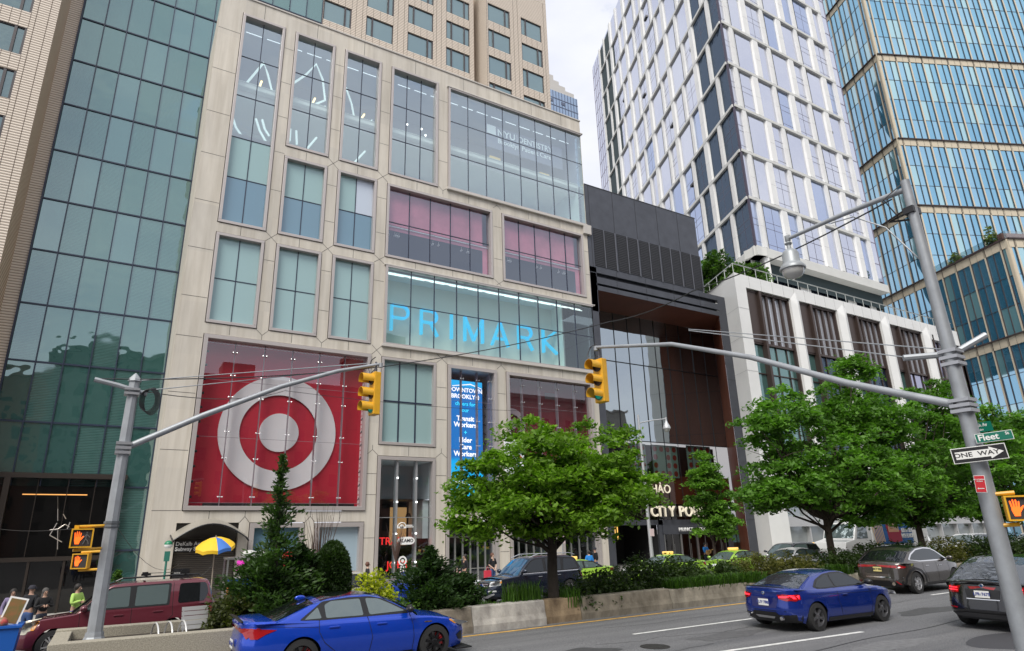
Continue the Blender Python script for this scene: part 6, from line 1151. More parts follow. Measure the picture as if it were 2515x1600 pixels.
def wire(pts, lab, sag=.15, r=.014, m=None, grp='overhead wires'):
    P = []
    for a,c in zip(pts[:-1],pts[1:]):
        a,c = Vector(a),Vector(c)
        for i in range(13): t = i/12; p = a.lerp(c,t); p.z -= sag*4*t*(1-t); P.append(p)
    b = M(); b.tube(P, r, 5); return tag(b.build('wire', m or BLACK, None, smooth=60), lab, 'cable', grp)
LPo = thing('traffic_pole','octagonal grey traffic pole on the left standing in the planter','pole',(-.07,15.85,.62))
b = M(); b.tube([(0,0,0),(.0,0,3.0),(.02,0,5.42)],[.142,.12,.105],8); b.build('post', GREY, LPo); b = M(); b.lathe([(.25,0),(.25,.04),(.22,.1),(.17,.2),(.16,.28)],8); b.build('base', GREY, LPo)
b = M(); b.lathe([(.14,0),(.13,.05),(.05,.15),(.001,.2)],8,(.02,0,5.42)); b.build('cap', GREY, LPo)
b = M(); b.tube([(.1,-.02,3.97),(1.5,-.05,4.75),(3.2,-.05,5.6),(4.6,-.05,6.15),(5.72,-.05,6.46)],[.072,.068,.06,.052,.043],10); b.lathe([(.001,-.06),(.06,-.06),(.06,.06),(.001,.06)],10,(5.78,-.05,6.44)); b.build('mast_arm', GREY, LPo, smooth=50)
b = M(); 
for z in (3.8,3.9,4.0): b.box(-.15,-.15,z,.15,.15,z+.06)
b.build('clamp', mat('clamp_grey',(.42,.43,.45),.4,.6), LPo); b = M()
for z in (5.1,5.2): b.box(-.15,-.15,z,.15,.15,z+.05)
b.build('clamp', mat('clamp_grey',(.42,.43,.45),.4,.6), LPo); b = M(); b.tube([(-.75,-.05,5.38),(-.3,-.02,5.3),(.3,0,5.15)],[.055,.055,.055],8); b.lathe([(.04,-.01),(.001,-.01)],8,(-.75,-.05,5.38),'x'); b.build('cross_arm', GREY, LPo)
b = M()
for k in range(6): b.tube([(.32+.16*math.cos(t)+.02*k,0.02*k-.1,5.0+(.25+.012*k)*math.sin(t)) for t in np.linspace(0,2*math.pi,20)],.009,5)
b.build('cable_coil', BLACK, LPo); b = M(); b.lathe([(.145,0),(.15,.02),(.142,.06)],8,(0.0,0,2.28)); b.lathe([(.15,0),(.148,.05)],8,(0,0,2.36)); b.build('strap', mat('strap_dark',(.10,.11,.12),.5), LPo)
signal('yellow three lens traffic signal hanging from the left mast arm',(5.5,15.8,6.84),R_(-84),'hanging traffic signals')
def pedsig(label, loc, rz, sc=1., walk=True, grp='pedestrian hand signals'):
    s = thing('pedestrian_signal', label, 'signal', loc, rz, grp); b = M(); b.box(-.24*sc,0,-.23*sc,.24*sc,.2*sc,.23*sc); b.build('housing', YS, s, bevel=.02)
    M().box(-.205*sc,-.012,-.195*sc,.205*sc,-.002,.195*sc).build('screen', mat('screen_dark',(.035,.032,.03),.5), s)
    b = M(); b.box(-.24*sc,-.05,.2*sc,.24*sc,0,.23*sc).box(-.24*sc,-.05,-.23*sc,.24*sc,0,-.2*sc).box(-.24*sc,-.05,-.2*sc,-.21*sc,0,.2*sc).box(.21*sc,-.05,-.2*sc,.24*sc,0,.2*sc).build('visor', YS, s)
    h = M(); hx = -.09*sc; S = sc
    h.prism([(hx+a*S*.9,c*S*.9) for a,c in ((-.045,-.16),(.05,-.16),(.07,-.06),(.075,.03),(-.075,.03),(-.075,-.05))], lambda x,z:(x,-.02,z), lambda x,z:(x,-.013,z))
    for i,(x,l,tl) in enumerate(((-.062,.11,-.012),(-.021,.14,-.004),(.02,.135,.004),(.058,.10,.012))): h.prism([(hx+(x-.015)*S*.9,.03*S*.9),(hx+(x+.015)*S*.9,.03*S*.9),(hx+(x+.013+tl)*S*.9,(.03+l)*S*.9),(hx+(x+tl)*S*.9,(.045+l)*S*.9),(hx+(x-.013+tl)*S*.9,(.03+l)*S*.9)], lambda x_,z:(x_,-.02,z), lambda x_,z:(x_,-.013,z))
    h.prism([(hx+.07*S*.9,-.07*S),(hx+.135*S,.035*S),(hx+.12*S,.055*S),(hx+.068*S*.9,-.0*S)], lambda x,z:(x,-.02,z), lambda x,z:(x,-.013,z)); h.build('hand_symbol', HAND, s)
    if walk:
        g = M(); gx = .1*sc
        g.lathe([(.001,-.018),(.022*sc,-.018),(.022*sc,-.013)],10,(gx,0,.13*sc),'y')
        for pts in ([(gx,.1),(gx-.01,-.02)],[(gx-.01,-.02),(gx-.05,-.15)],[(gx-.01,-.02),(gx+.03,-.08),(gx+.05,-.15)],[(gx,.08),(gx-.06,.0)],[(gx,.08),(gx+.06,.01)]): g.tube([(x,-.016,z*sc) for x,z in pts],.012*sc,5)
        g.build('walk_symbol', mat('walk_grey',(.12,.12,.12),.6), s)
    return s
ps = pedsig('larger orange hand signal on the left traffic pole',(-.55,15.55,2.70),R_(0),.8)
b = M(); b.tube([(-.12,.12,.22),(.42,.3,.24)],.03,8); b.tube([(-.12,.12,-.23),(.40,.3,-.21)],.03,8); b.box(-.16,.06,.17,-.08,.16,.25); b.build('bracket', YS, ps)
ps = pedsig('smaller orange hand signal below the other on the left pole',(-.55,16.9,2.22),R_(-22),.68,False); b = M(); b.tube([(-.05,.1,.18),(.5,.0,.2)],.026,8); b.tube([(-.05,.1,-.19),(.47,0,-.17)],.026,8); b.build('bracket', YS, ps)
# right pole
RX,RY = 10.62,4.5; RPo = thing('traffic_pole','tall grey traffic and lamp pole leaning into the right of the view with street signs','pole',(RX+.12,RY,.0))
b = M(); b.tube([(.12,.0,.9),(.05,0,4.0),(-.12,0,8.15)],[.125,.105,.07],10); b.build('post', GREY, RPo, smooth=50); b = M(); b.lathe([(.17,-.3),(.17,.88),(.185,.93),(.16,.97),(.16,1.0),(.13,1.05)],12,(.13,0,.0)); b.build('base', GREY, RPo, smooth=30)
b = M(); b.tube([(.0,.1,4.42),(-.05,1.6,5.05),(-.12,3.4,5.95),(-.15,5.4,6.75),(-.22,8.0,7.34)],[.066,.062,.056,.05,.04],10); b.lathe([(.001,-.06),(.06,-.06),(.06,.06),(.001,.06)],10,(-.22,8.0,7.31)); b.build('mast_arm', GREY, RPo, smooth=50)
b = M(); b.tube([(-.12,0.05,8.0),(-.15,1.1,8.03),(-.2,2.15,8.0)],[.05,.045,.035],8); b.build('lamp_arm', GREY, RPo, smooth=50)
LH = M(); LH.lathe([(.001,.08),(.05,.08),(.05,-.02),(.035,-.04),(.07,-.08),(.035,-.12),(.04,-.18),(.12,-.24),(.15,-.3),(.15,-.48),(.2,-.54),(.23,-.58),(.23,-.62),(.20,-.63)],18,(-.2,2.15,7.98),cap=False); lh = LH.build('lamp_head', mat('lamp_head_grey',(.33,.35,.36),.45,.3), RPo, smooth=40)
b = M(); b.lathe([(.2,-.62),(.19,-.70),(.13,-.78),(.001,-.81)],18,(-.2,2.15,7.98),cap=False); b.build('lamp_bowl', mat('lamp_bowl',(.5,.5,.48),.15,coat=1), lh, smooth=60)
b = M(); b.tube([(-.17,1.3,7.95),(-.15,.9,7.9),(-.1,.45,7.5),(-.02,.1,6.8)],.012,5); b.build('brace_rod', GREY, RPo, smooth=50); b = M(); b.tube([(-.35,.5,5.2),(.1,0,5.2),(.42,-.35,5.45)],.05,8); b.build('cross_arm', GREY, RPo)
b = M()
for z in (4.28,4.36,4.44): b.box(-.1,-.13,z,.17,.14,z+.05)
b.build('clamp', mat('clamp_grey'), RPo); b = M()
for z in (5.0,5.1,5.2): b.box(-.1,-.12,z,.16,.12,z+.05)
b.build('clamp', mat('clamp_grey'), RPo); b = M(); b.box(-.2,-.06,7.55,.05,.1,7.66); b.tube([(-.1,.1,7.6),(-.25,.3,7.5),(-.1,.0,7.45)],.02,5); b.tube([(-.15,.05,8.1),(-.3,.3,7.9),(-.2,.2,7.6)],.012,5); b.build('wire_bracket', BLACK, RPo)
signal('yellow traffic signal with green lens hanging at the end of the long right mast arm',(RX-.12,12.45,7.00),R_(-84),'hanging traffic signals')
# signs on the right pole: they face the viewer
vd = Vector((RX,RY,0)).normalized(); face_rz = math.atan2(-vd.x, vd.y)
def onpole(z, off, side=0): p = Vector((RX+.12,RY,z))-vd*off+Vector((vd.y,-vd.x,0))*side; return p
SGN = mat('sign_green',(.0,.14,.09),.45); OW = thing('one_way_sign','black and white one way arrow sign on the right pole','sign',onpole(3.66,.16,.05),face_rz+R_(6))
M().box(-.46,0,-.155,.46,.006,.155).build('plate', mat('sign_white_back',(.75,.75,.72),.5), OW, bevel=.002); M().box(-.445,-.004,-.14,.445,-.0005,.14).build('ground', BLACK, OW)
b = M(); b.prism([(-.40,-.075),(.18,-.075),(.18,-.12),(.41,0),(.18,.12),(.18,.075),(-.40,.075)], lambda x,z:(x,-.008,z), lambda x,z:(x,-.005,z)); b.build('arrow', mat('sign_white_back'), OW); text('lettering','ONE  WAY',.125,BLACK,(-.05,-.0095,0),FACE,OW,.0008,.002,sx=1.25)
OW.rotation_euler = (0,R_(-4),face_rz+R_(6)); OW.scale = (.70,.70,.70)
FS = thing('street_name_sign','green street name sign reading Fleet St on the right pole','sign',onpole(3.87,.12,.05),face_rz+R_(4)); FS.rotation_euler = (0,R_(-4),face_rz+R_(4)); FS.scale = (.70,.70,.70); M().box(0,0,-.09,.62,.006,.10).build('plate', mat('sign_white_back'), FS); M().box(.01,-.004,-.08,.61,-.0005,.09).build('ground', SGN, FS)
text('lettering','Fleet',.175,mat('sign_white_back'),(.04,-.008,.005),FACE,FS,.0008,.004,'LEFT'); text('lettering','St',.08,mat('sign_white_back'),(.50,-.008,.04),FACE,FS,.0008,.002,'LEFT')
FB = thing('street_name_sign','smaller green street name sign reading Flatbush Av angled behind the other','sign',onpole(4.05,-.1,-.02),face_rz+R_(38)); FB.rotation_euler = (0,R_(-8),face_rz+R_(38)); FB.scale = (.72,.72,.72); M().box(.0,0,-.11,.55,.006,.09).build('plate', SGN, FB); text('lettering','Flatbush Av',.10,mat('sign_white_back'),(.02,-.004,.03),FACE,FB,.0008,.002,'LEFT',sx=.9); text('lettering','Extension',.055,mat('sign_white_back'),(.12,-.004,-.06),FACE,FB,.0008,.001,'LEFT')
NS = thing('parking_sign','small red no stopping anytime sign on the right pole','sign',onpole(3.24,.17,-.02),face_rz+R_(-30)); NS.rotation_euler = (0,R_(3),face_rz-R_(25)); NS.scale = (.62,.62,.62); M().box(-.11,0,-.19,.11,.006,.19).build('plate', mat('sign_white_back'), NS); M().box(-.10,-.004,-.18,.10,-.0005,.18).build('ground', mat('parking_red',(.55,.02,.03),.5), NS)
text('lettering','NO STOPPING\nAnytime',.036,mat('sign_white_back'),(0,-.008,.08),FACE,NS,.0006,.001); b = M(); b.prism([(-.07,-.1),(-.045,-.08),(-.045,-.092),(.07,-.092),(.07,-.108),(-.045,-.108),(-.045,-.12)],lambda x,z:(x,-.008,z),lambda x,z:(x,-.005,z)); b.build('arrow', mat('sign_white_back'), NS)
pp_ = onpole(2.90,.02,.37); ps = pedsig('orange hand and grey walking figure signal on the right pole',(pp_.x,pp_.y,pp_.z),face_rz+R_(8),.74); b = M(); b.tube([(-.02,.1,.215),(-.38,.1,.19)],.028,8); b.tube([(-.05,.1,-.215),(-.34,.1,-.23)],.028,8); b.build('bracket', YS, ps)
# far street lamp
SL = thing('street_lamp','slim pale street lamp standing in front of the mall portal','street lamp',(29.3,31.0,gz(29.3,31)+.14)); z0_ = gz(29.3,31)+.14
b = M(); b.tube([(.15,0,0),(.08,0,4),(0,0,9.9-z0_)],[.13,.10,.07],8); b.build('post', mat('lamp_post_pale',(.50,.51,.52),.45,.4), SL, smooth=50); b = M(); b.tube([(0,0,9.35-z0_),(1.3,-.02,9.62-z0_),(2.45,-.04,9.8-z0_)],[.05,.045,.04],6); b.build('lamp_arm', mat('lamp_post_pale'), SL)
b = M(); b.lathe([(.001,.12),(.08,.1),(.06,-.1),(.1,-.25),(.2,-.45),(.26,-.6),(.26,-.68),(.2,-.7)],14,(2.47,-.04,9.8-z0_),cap=False); b.build('lamp_head', mat('lamp_post_pale'), SL, smooth=50); b = M(); b.lathe([(.2,-.7),(.16,-.85),(.001,-.92)],14,(2.47,-.04,9.8-z0_),cap=False); b.build('lamp_bowl', mat('lamp_bowl'), SL, smooth=60)
t_ = M().box(.05,-.12,2.3,.38,-.09,2.75).build('sign_plate', mat('plate_pinkish',(.7,.55,.55),.5), SL)
# wires
wire([(-.05,15.85,6.05),at(905,893,15.8)],'upper guy wire from the left pole top to its mast arm end',.0,.012,GREY); wire([(-.05,15.85,5.8),at(890,905,15.8)],'lower guy wire from the left pole top to its mast arm end',.0,.012,GREY)
wire([(-.75,15.8,6.02),(5.72,15.8,7.02),at(1500,790,14.5),at(1700,716,10.5),at(2190,490,4.6)],'long black cable from the left mast arm to the lamp arm of the right pole',.12,.014)
wire([(-.05,15.85,5.85),at(700,960,30),at(1400,1010,34)],'thin cable crossing in front of the red bullseye bay',.3,.012); wire([(RX+.12,RY,5.25),(RX-.1,9.3,6.93)],'upper guy wire of the right mast arm',0,.01,GREY); wire([(RX-.2,RY+.5,5.22),(RX-.1,9.3,6.9)],'lower guy wire of the right mast arm',0,.01,GREY)
wire([(-.07,15.9,3.0),at(0,1300,22)],'thin wire running left from the left pole',.1,.005); wire([(.05,15.9,2.9),at(440,1385,30),at(520,1390,30)],'slack thin wire running right behind the left pole',.5,.006)
# ---------------------------------------------------------------- food cart, umbrella, bin
UM = thing('umbrella','yellow and blue segmented vendor umbrella on a pole','umbrella',(3.86,30.6,gz(3.9,30.6)+.14)); UM.scale = (.85,.85,1); hz = 2.62-gz(3.9,30.6)-.14; b = M(); n = 24; vs = [(0,0,0)]; 
for q,(r_,z) in enumerate(((.35,-.06),(.7,-.2),(.93,-.36),(.93,-.5))): vs += [(r_*math.cos(2*math.pi*i/n),r_*math.sin(2*math.pi*i/n),z-(.05 if (i%3 == 0 and q) else 0)) for i in range(n)]
fs = [(0,1+i,1+(i+1)%n) for i in range(n)]; mi = [(1 if (i//3)%4 == 2 else 0) for i in range(n)]
for q in range(3):
    for i in range(n): fs.append((1+q*n+i,1+q*n+(i+1)%n,1+(q+1)*n+(i+1)%n,1+(q+1)*n+i)); mi.append(1 if (i//3)%4 == 2 else 0)
b.add(vs,fs); b.mi = mi; o = b.build('canopy', [mat('umbrella_yellow',(.80,.50,.02),.6), mat('umbrella_blue',(.05,.17,.52),.6)], UM, smooth=50); o.location = (0,0,hz); o.rotation_euler = (R_(10),R_(-6),0)
b = M(); b.tube([(.05,0,0),(0,0,hz)],.03,6); b.tube([(0,0,hz),(0,0,hz+.08)],.02,6); b.build('pole', mat('pole_wood',(.35,.30,.24),.6), UM)
FC = thing('food_cart','hot dog cart with steel roof, blue banner and food pictures under the umbrella','cart',(5.4,30.0,gz(5.4,30)+.14)); zz = 0
b = M(); b.box(-1.1,-.5,.4,1.5,.5,1.45); b.box(-1.15,-.55,2.25,1.55,.55,2.33)
for x in (-1.1,-.5,.6,1.45):
    for y in (-.5,.5): b.box(x-.03,y-.03,1.45,x+.03,y+.03,2.25)
b.build('body', STEEL, FC); M().box(-1.1,-.52,1.2,1.5,-.505,1.5).build('banner', mat('banner_blue',(.01,.06,.32),.5), FC); b = M(); q = random.Random(2)
for i in range(10):
    for j in range(3): b.box(-1.05+i*.25,-.53,.45+j*.25,-.85+i*.25,-.505,.66+j*.25,q.randrange(4))
b.build('picture', [mat('picture_orange',(.6,.2,.05),.5), mat('picture_cream',(.6,.55,.4),.5), mat('picture_red',(.5,.04,.03),.5), mat('picture_green',(.1,.3,.08),.5)], FC)
M().box(-.75,-.53,1.75,-.45,-.5,2.2).build('lit_sign', mat('lit_pink',(.5,.05,.3),.5,emit=(.9,.05,.6),estr=.25), FC); M().box(1.1,-.56,1.2,1.6,-.53,2.5).build('menu_board', mat('menu_red',(.55,.03,.03),.5), FC)
b = M(); b.sphere((-.2,0,2.45),.3,8,0,.5); b.sphere((.25,.1,2.43),.3,8,0,.45); b.build('covered_goods', mat('plastic_sheet',(.55,.55,.52),.4), FC, smooth=60)
for x in (-.7,1.1): b = M(); b.lathe([(.001,-.05),(.28,-.05),(.28,.05),(.001,.05)],14,(x,-.5,.28),'y'); b.build('wheel', RUB, FC)
BN = thing('storage_bin','blue plastic bin holding framed pictures and toys at the left edge','bin',(-2.12,20.2,gz(-2,20.2))); b = M(); b.add([(-.45,-.3,.0),(.36,-.3,.0),(.36,.3,0),(-.45,.3,0),(-.55,-.36,.95),(.46,-.36,.95),(.46,.36,.95),(-.55,.36,.95)],[(0,1,5,4),(1,2,6,5),(2,3,7,6),(3,0,4,7),(0,3,2,1)]); b.box(-.6,-.4,.95,.5,.4,1.0); b.build('body', mat('bin_blue',(.01,.10,.42),.4), BN)
PFm = thing('picture_frame','white framed picture leaning out of the blue bin','picture',(-1.95,20.15,gz(-2,20.2)+1.0)); PFm.rotation_euler = (R_(-8),R_(14),0); M().box(-.2,0,0,.2,.03,.62).build('frame', SWHITE, PFm); M().box(-.16,-.008,.04,.16,-.001,.58).build('print', mat('picture_dark',(.08,.09,.03),.4,var=.8,vscale=6,tint2=(.3,.12,.05)), PFm)
b = M(); b.sphere((0,0,0),.13,8); b.sphere((-.2,.02,0),.12,8); o = b.build('toy', mat('toy_red',(.45,.03,.04),.5,var=.9,vscale=7,tint2=(.02,.2,.1)), None, smooth=60); o.location = (-2.05,20.0,gz(-2,20)+1.05); tag(o,'red and green round toys on top of the blue bin','toy')
# ---------------------------------------------------------------- people
SKIN = mat('skin',(.40,.24,.17),.5); SKIN2 = mat('skin_light',(.55,.37,.28),.5); HAIRD = mat('hair_dark',(.015,.012,.010),.6); HAIRG = mat('hair_grey',(.08,.075,.07),.8); HAIRB = mat('hair_auburn',(.12,.05,.03),.6)
def skin_mesh(name, joints, edges, m, parent, root=0, sub=2):
    me = bpy.data.meshes.new(name); me.from_pydata([j[:3] for j in joints], edges, []); me.materials.append(m); o = bpy.data.objects.new(name, me); C.objects.link(o); o.parent = parent
    md = o.modifiers.new('skin','SKIN'); md.use_smooth_shade = True
    for i,j in enumerate(joints): r = j[3]; me.skin_vertices[0].data[i].radius = (r, j[4] if len(j) > 4 else r)
    for i in range(len(joints)): me.skin_vertices[0].data[i].use_root = (i == root)
    s = o.modifiers.new('sub','SUBSURF'); s.levels = sub; s.render_levels = sub
    dg = bpy.context.evaluated_depsgraph_get(); bpy.context.view_layer.update(); m2 = bpy.data.meshes.new_from_object(o.evaluated_get(dg)); o.modifiers.clear(); o.data = m2; m2.name = name
    if not m2.materials: m2.materials.append(m)
    return o
def person(label, x, y, rz, h=1.72, top=(.02,.02,.025), legs=(.02,.025,.04), skin=SKIN, hair=HAIRD, arms='down', stride=.0, long=False, grp=None, cap=None, base=.14, sleeves=True):
    z = gz(x,y)+base; P = thing('person', label, 'person', (x,y,z), rz, grp); k = h/1.72
    sh = 1.42; el = {'down':((.25,.0,1.14),(.24,-.10,.88)),'cross':((.26,-.06,1.16),(.03,-.24,1.22)),'hold':((.25,-.02,1.15),(.10,-.25,1.08)),'clasp':((.26,.0,1.15),(.04,-.20,.92)),'guitar':((.27,-.1,1.15),(.05,-.26,1.10))}[arms]
    J = [(0,0,.95,.13,.10),(0,0,1.15,.125,.09),(0,.0,1.34,.15,.09),(0,.01,1.46,.06,.06),(0,0,1.54,.055,.055),(0,-.015,1.62,.085,.10),(0,0,1.70,.065,.08)]; E = [(0,1),(1,2),(2,3),(3,4),(4,5),(5,6)]
    for sg in (1,-1):
        n = len(J); J += [(.17*sg,0,sh,.055),(el[0][0]*sg,el[0][1],el[0][2],.042),(el[1][0]*sg,el[1][1],el[1][2],.030),(el[1][0]*sg*.9,el[1][1]-.03,el[1][2]-.07,.036,.018)]; E += [(2,n),(n,n+1),(n+1,n+2),(n+2,n+3)]
        n = len(J); st = stride*sg; J += [(.09*sg,0,.88,.085),(.095*sg,-.03-st*.4,.50,.058),(.09*sg,.02-st,.09,.038),(.09*sg,-.13-st,.035,.036,.03)]; E += [(0,n),(n,n+1),(n+1,n+2),(n+2,n+3)]
    S_ = lambda A: [tuple(v*k for v in a) for a in A]
    bo = skin_mesh('body', S_(J), E, skin, P)
    T = [(0,0,.96,.148,.118),(0,0,1.15,.142,.106),(0,.0,1.34,.165,.105),(0,.01,1.45,.085,.075)]; Et = [(0,1),(1,2),(2,3)]
    for sg in (1,-1): n = len(T); T += [(.17*sg,0,sh,.07),(el[0][0]*sg,el[0][1],el[0][2],.057)]+([(el[1][0]*sg*.97,el[1][1]*.95,el[1][2]+.02,.043)] if sleeves else []); Et += [(2,n),(n,n+1)]+([(n+1,n+2)] if sleeves else [])
    skin_mesh('jacket' if sleeves else 'shirt', S_(T), Et, mat('cloth_%s'%label[:14].replace(' ','_'), top, .85), P)
    L2 = [(0,0,1.0,.145,.115),(0,0,.90,.15,.12)]; El = [(0,1)]
    for sg in (1,-1): n = len(L2); st = stride*sg; L2 += [(.09*sg,0,.84,.098),(.095*sg,-.03-st*.4,.50,.075),(.09*sg,.02-st,.12,.058)]; El += [(1,n),(n,n+1),(n+1,n+2)]
    skin_mesh('trousers', S_(L2), El, mat('legs_%s'%label[:14].replace(' ','_'), legs, .85), P)
    for sg in (1,-1): b = M(); st = stride*sg; b.sphere((.09*sg*k,-.07*k-st*k,.05*k),.06*k,8,0,.8); o = b.build('shoe', BLACK, P, smooth=60); o.scale = (1,1.0,1)
    if cap is None: b = M(); b.sphere((0,.022*k,1.655*k),.108*k,10,0,1.08); o = b.build('hair', hair, P, smooth=60)
    else: b = M(); b.lathe([(.11*k,0),(.105*k,.06*k),(.07*k,.11*k),(.001,.125*k)],12,(0,0,1.64*k)); b.box(-.07*k,-.19*k,1.64*k,.07*k,-.05*k,1.655*k); b.build('cap', mat('cap_cloth',cap,.8), P, smooth=50)
    if long: b = M(); b.sphere((0,.06*k,1.52*k),.10*k,8,0,1.7); b.build('hair', hair, P, smooth=60)
    f_ = M(); 
    for sg in (1,-1): f_.sphere((.034*sg*k,-.107*k,1.625*k),.012*k,6)
    f_.build('eyes', BLACK, P); f_ = M(); f_.tube([(0,-.105*k,1.62*k),(0,-.13*k,1.59*k)],[.010*k,.018*k],6); f_.box(-.025*k,-.112*k,1.545*k,.025*k,-.10*k,1.555*k); f_.build('nose', skin, P); return P
def ux(u, y): return at(u, 1400, y).x
person('person in black jacket and dark cap seen from the side at the left kerb',ux(88,26.5),26.5,R_(150),1.74,(.012,.013,.016),(.04,.08,.2),cap=(.02,.02,.03))
person('person with curly grey hair and black coat between two others at the left',ux(122,26.0),26.0,R_(20),1.62,(.012,.012,.013),hair=HAIRG,arms='cross',long=True)
person('person in lime green top with crossed arms left of the maroon suv',ux(200,25.6),25.6,R_(50),1.68,(.40,.60,.14),(.05,.06,.25),hair=HAIRD,arms='cross')
person('person in lilac top half seen in the dark doorway at far left',ux(44,28.5),28.5,R_(10),1.68,(.22,.18,.30))
person('person with auburn hair in dark coat behind the clipped yew',ux(903,31),31,R_(80),1.72,(.02,.02,.02),hair=HAIRB,skin=SKIN2)
wm = person('person in black tee holding a red bag by the store doors',ux(1210,31.5),31.5,R_(10),1.72,(.015,.015,.018),(.02,.02,.03),skin=SKIN2,hair=HAIRB,arms='clasp',sleeves=False)
b = M(); b.box(-.18,-.1,-.2,.18,.1,.2); b.tube([(-.1,0,.2),(0,0,.42),(.1,0,.2)],.012,5); o = b.build('hand_bag', mat('bag_red',(.6,.04,.07),.5), None, bevel=.03); o.location = (wm.location.x-.38,31.4,gz(13,31.5)+.95); tag(o,'red bag hanging beside the person at the store doors','bag')
person('person in long black coat walking past the revolving door',ux(1142,30.6),30.6,R_(-80),1.76,(.008,.008,.010),(.01,.01,.012),stride=.25)
person('person in pink patterned top and jeans behind the juniper bush',ux(1122,27.3),27.3,R_(-20),1.45,(.62,.30,.32),(.10,.16,.30),skin=SKIN2,base=.0)
person('person in blue top beside a taller dark figure at the store corner',ux(1449,31),31,R_(160),1.60,(.02,.22,.62),skin=SKIN2)
person('person in black coat and cap at the store corner',ux(1464,31.4),31.4,R_(200),1.76,(.01,.01,.012),cap=(.01,.01,.012))
gm_ = person('person in blue shirt playing guitar by the mall doors',ux(1738,33.5),33.5,R_(0),1.70,(.15,.25,.5),hair=HAIRD,arms='guitar')
b = M(); b.lathe([(.001,-.04),(.17,-.04),(.17,.04),(.001,.04)],16,(-.12,0,0),'y'); b.lathe([(.001,-.04),(.13,-.04),(.13,.04),(.001,.04)],16,(.08,0,.05),'y'); b.box(.1,-.03,.05,.62,.0,.1,0,Matrix.Rotation(-.25,4,'Y')); o = b.build('guitar', mat('guitar_wood',(.6,.35,.12),.3), None); o.location = (gm_.location.x,33.2,gz(38,33.5)+1.22); tag(o,'pale wood guitar held by the person at the mall doors','guitar')
# small street things
for lb,x,y,h_ in (('dark round bollard left of the mall doors',33.2,31.5,.9),('second dark bollard further right near the mall doors',40.0,31.5,.9)): b = M(); b.lathe([(.1,0),(.1,h_-.1),(.06,h_),(.001,h_+.03)],10); o = b.build('bollard', BLACK, None, smooth=50); o.location = (x,y,gz(x,y)+.14); tag(o,lb,'bollard')
SGs = thing('parking_sign','white and red parking sign on a post beside the pavement tree','sign',(22.6,31.0,gz(22.6,31)+.14)); b = M(); b.tube([(0,0,0),(0,0,2.6)],.03,6); b.build('post', GREY, SGs); M().box(-.16,-.03,2.1,.16,-.01,2.6).build('plate', mat('plate_pinkish'), SGs)
# ---------------------------------------------------------------- vegetation
BARK = mat('bark',(.07,.052,.04),.95,var=.4,vscale=9,bump=.6,bscale=18,stretch=(1,1,.25)); BARKD = mat('bark_dark',(.035,.028,.022),.95,var=.3,vscale=9,bump=.4)
rg = np.random.default_rng(11)
def leafmesh(name, cen, size, m, parent, up=.8, long=1.7, shade=None, fold=.25, dirs=None):
    """many small folded leaves: cen Nx3, each leaf 2 quads sharing a mid rib"""
    n = len(cen); sz = size*rg.uniform(.6,1.35,n)
    a = rg.normal(size=(n,3)) if dirs is None else dirs+rg.normal(scale=.45,size=(n,3)); a[:,2] *= (.55 if dirs is None else 1); a[:,2] -= .25 if dirs is None else 0; a /= np.linalg.norm(a,axis=1)[:,None]
    u = rg.normal(size=(n,3))*(1-up)+np.array([0,0,1])*up+rg.normal(scale=.35,size=(n,3)); s = np.cross(a,u); s /= np.linalg.norm(s,axis=1)[:,None]+1e-9; nn = np.cross(s,a)
    L_ = (sz*long*.5)[:,None]; W_ = (sz*.5)[:,None]; c = cen
    v = np.stack([c-a*L_, c+s*W_*.9-nn*W_*fold-a*L_*.1, c+a*L_, c-s*W_*.9-nn*W_*fold-a*L_*.1],1).reshape(-1,3)
    me = bpy.data.meshes.new(name); me.vertices.add(n*4); me.vertices.foreach_set('co', v.ravel().astype(np.float32))
    fi = np.arange(n)*4; tri = np.stack([fi,fi+1,fi+2,fi,fi+2,fi+3],1).ravel(); nf = n*2
    me.loops.add(nf*3); me.polygons.add(nf); me.loops.foreach_set('vertex_index', tri.astype(np.int32)); me.polygons.foreach_set('loop_start', (np.arange(nf)*3).astype(np.int32)); me.polygons.foreach_set('loop_total', np.full(nf,3,np.int32))
    me.update(calc_edges=True); at_ = me.attributes.new('shade','FLOAT','POINT'); sh = (shade if shade is not None else rg.random(n)); at_.data.foreach_set('value', np.repeat(np.clip(sh+rg.normal(scale=.12,size=n),0,1),4).astype(np.float32))
    me.materials.append(m); o = bpy.data.objects.new(name, me); C.objects.link(o); o.parent = parent; return o
def clumps(blobs, nclump, per, r0, flat=.34):
    """clump centres spread through ellipsoid blobs (cx,cy,cz,rx,ry,rz,weight), denser near the skin"""
    W_ = np.array([b[6] for b in blobs]); idx = rg.choice(len(blobs), nclump, p=W_/W_.sum()); B_ = np.array([b[:6] for b in blobs])[idx]
    d = rg.normal(size=(nclump,3)); d /= np.linalg.norm(d,axis=1)[:,None]; r = rg.random(nclump)**.38; cc = B_[:,:3]+d*r[:,None]*B_[:,3:6]
    R0 = r0*rg.uniform(.6,1.4,nclump); P = []; S_ = []
    csh = rg.uniform(.15,.85,nclump)
    n = nclump*per; k = np.repeat(np.arange(nclump),per); q = rg.normal(size=(n,3))*np.array([1,1,flat]); q = np.clip(q,-1.9,1.9)*(R0[k])[:,None]*.55; q[:,2] -= .22*(q[:,0]**2+q[:,1]**2)/R0[k]
    return cc, cc[k]+q, np.clip(csh[k],0,1)
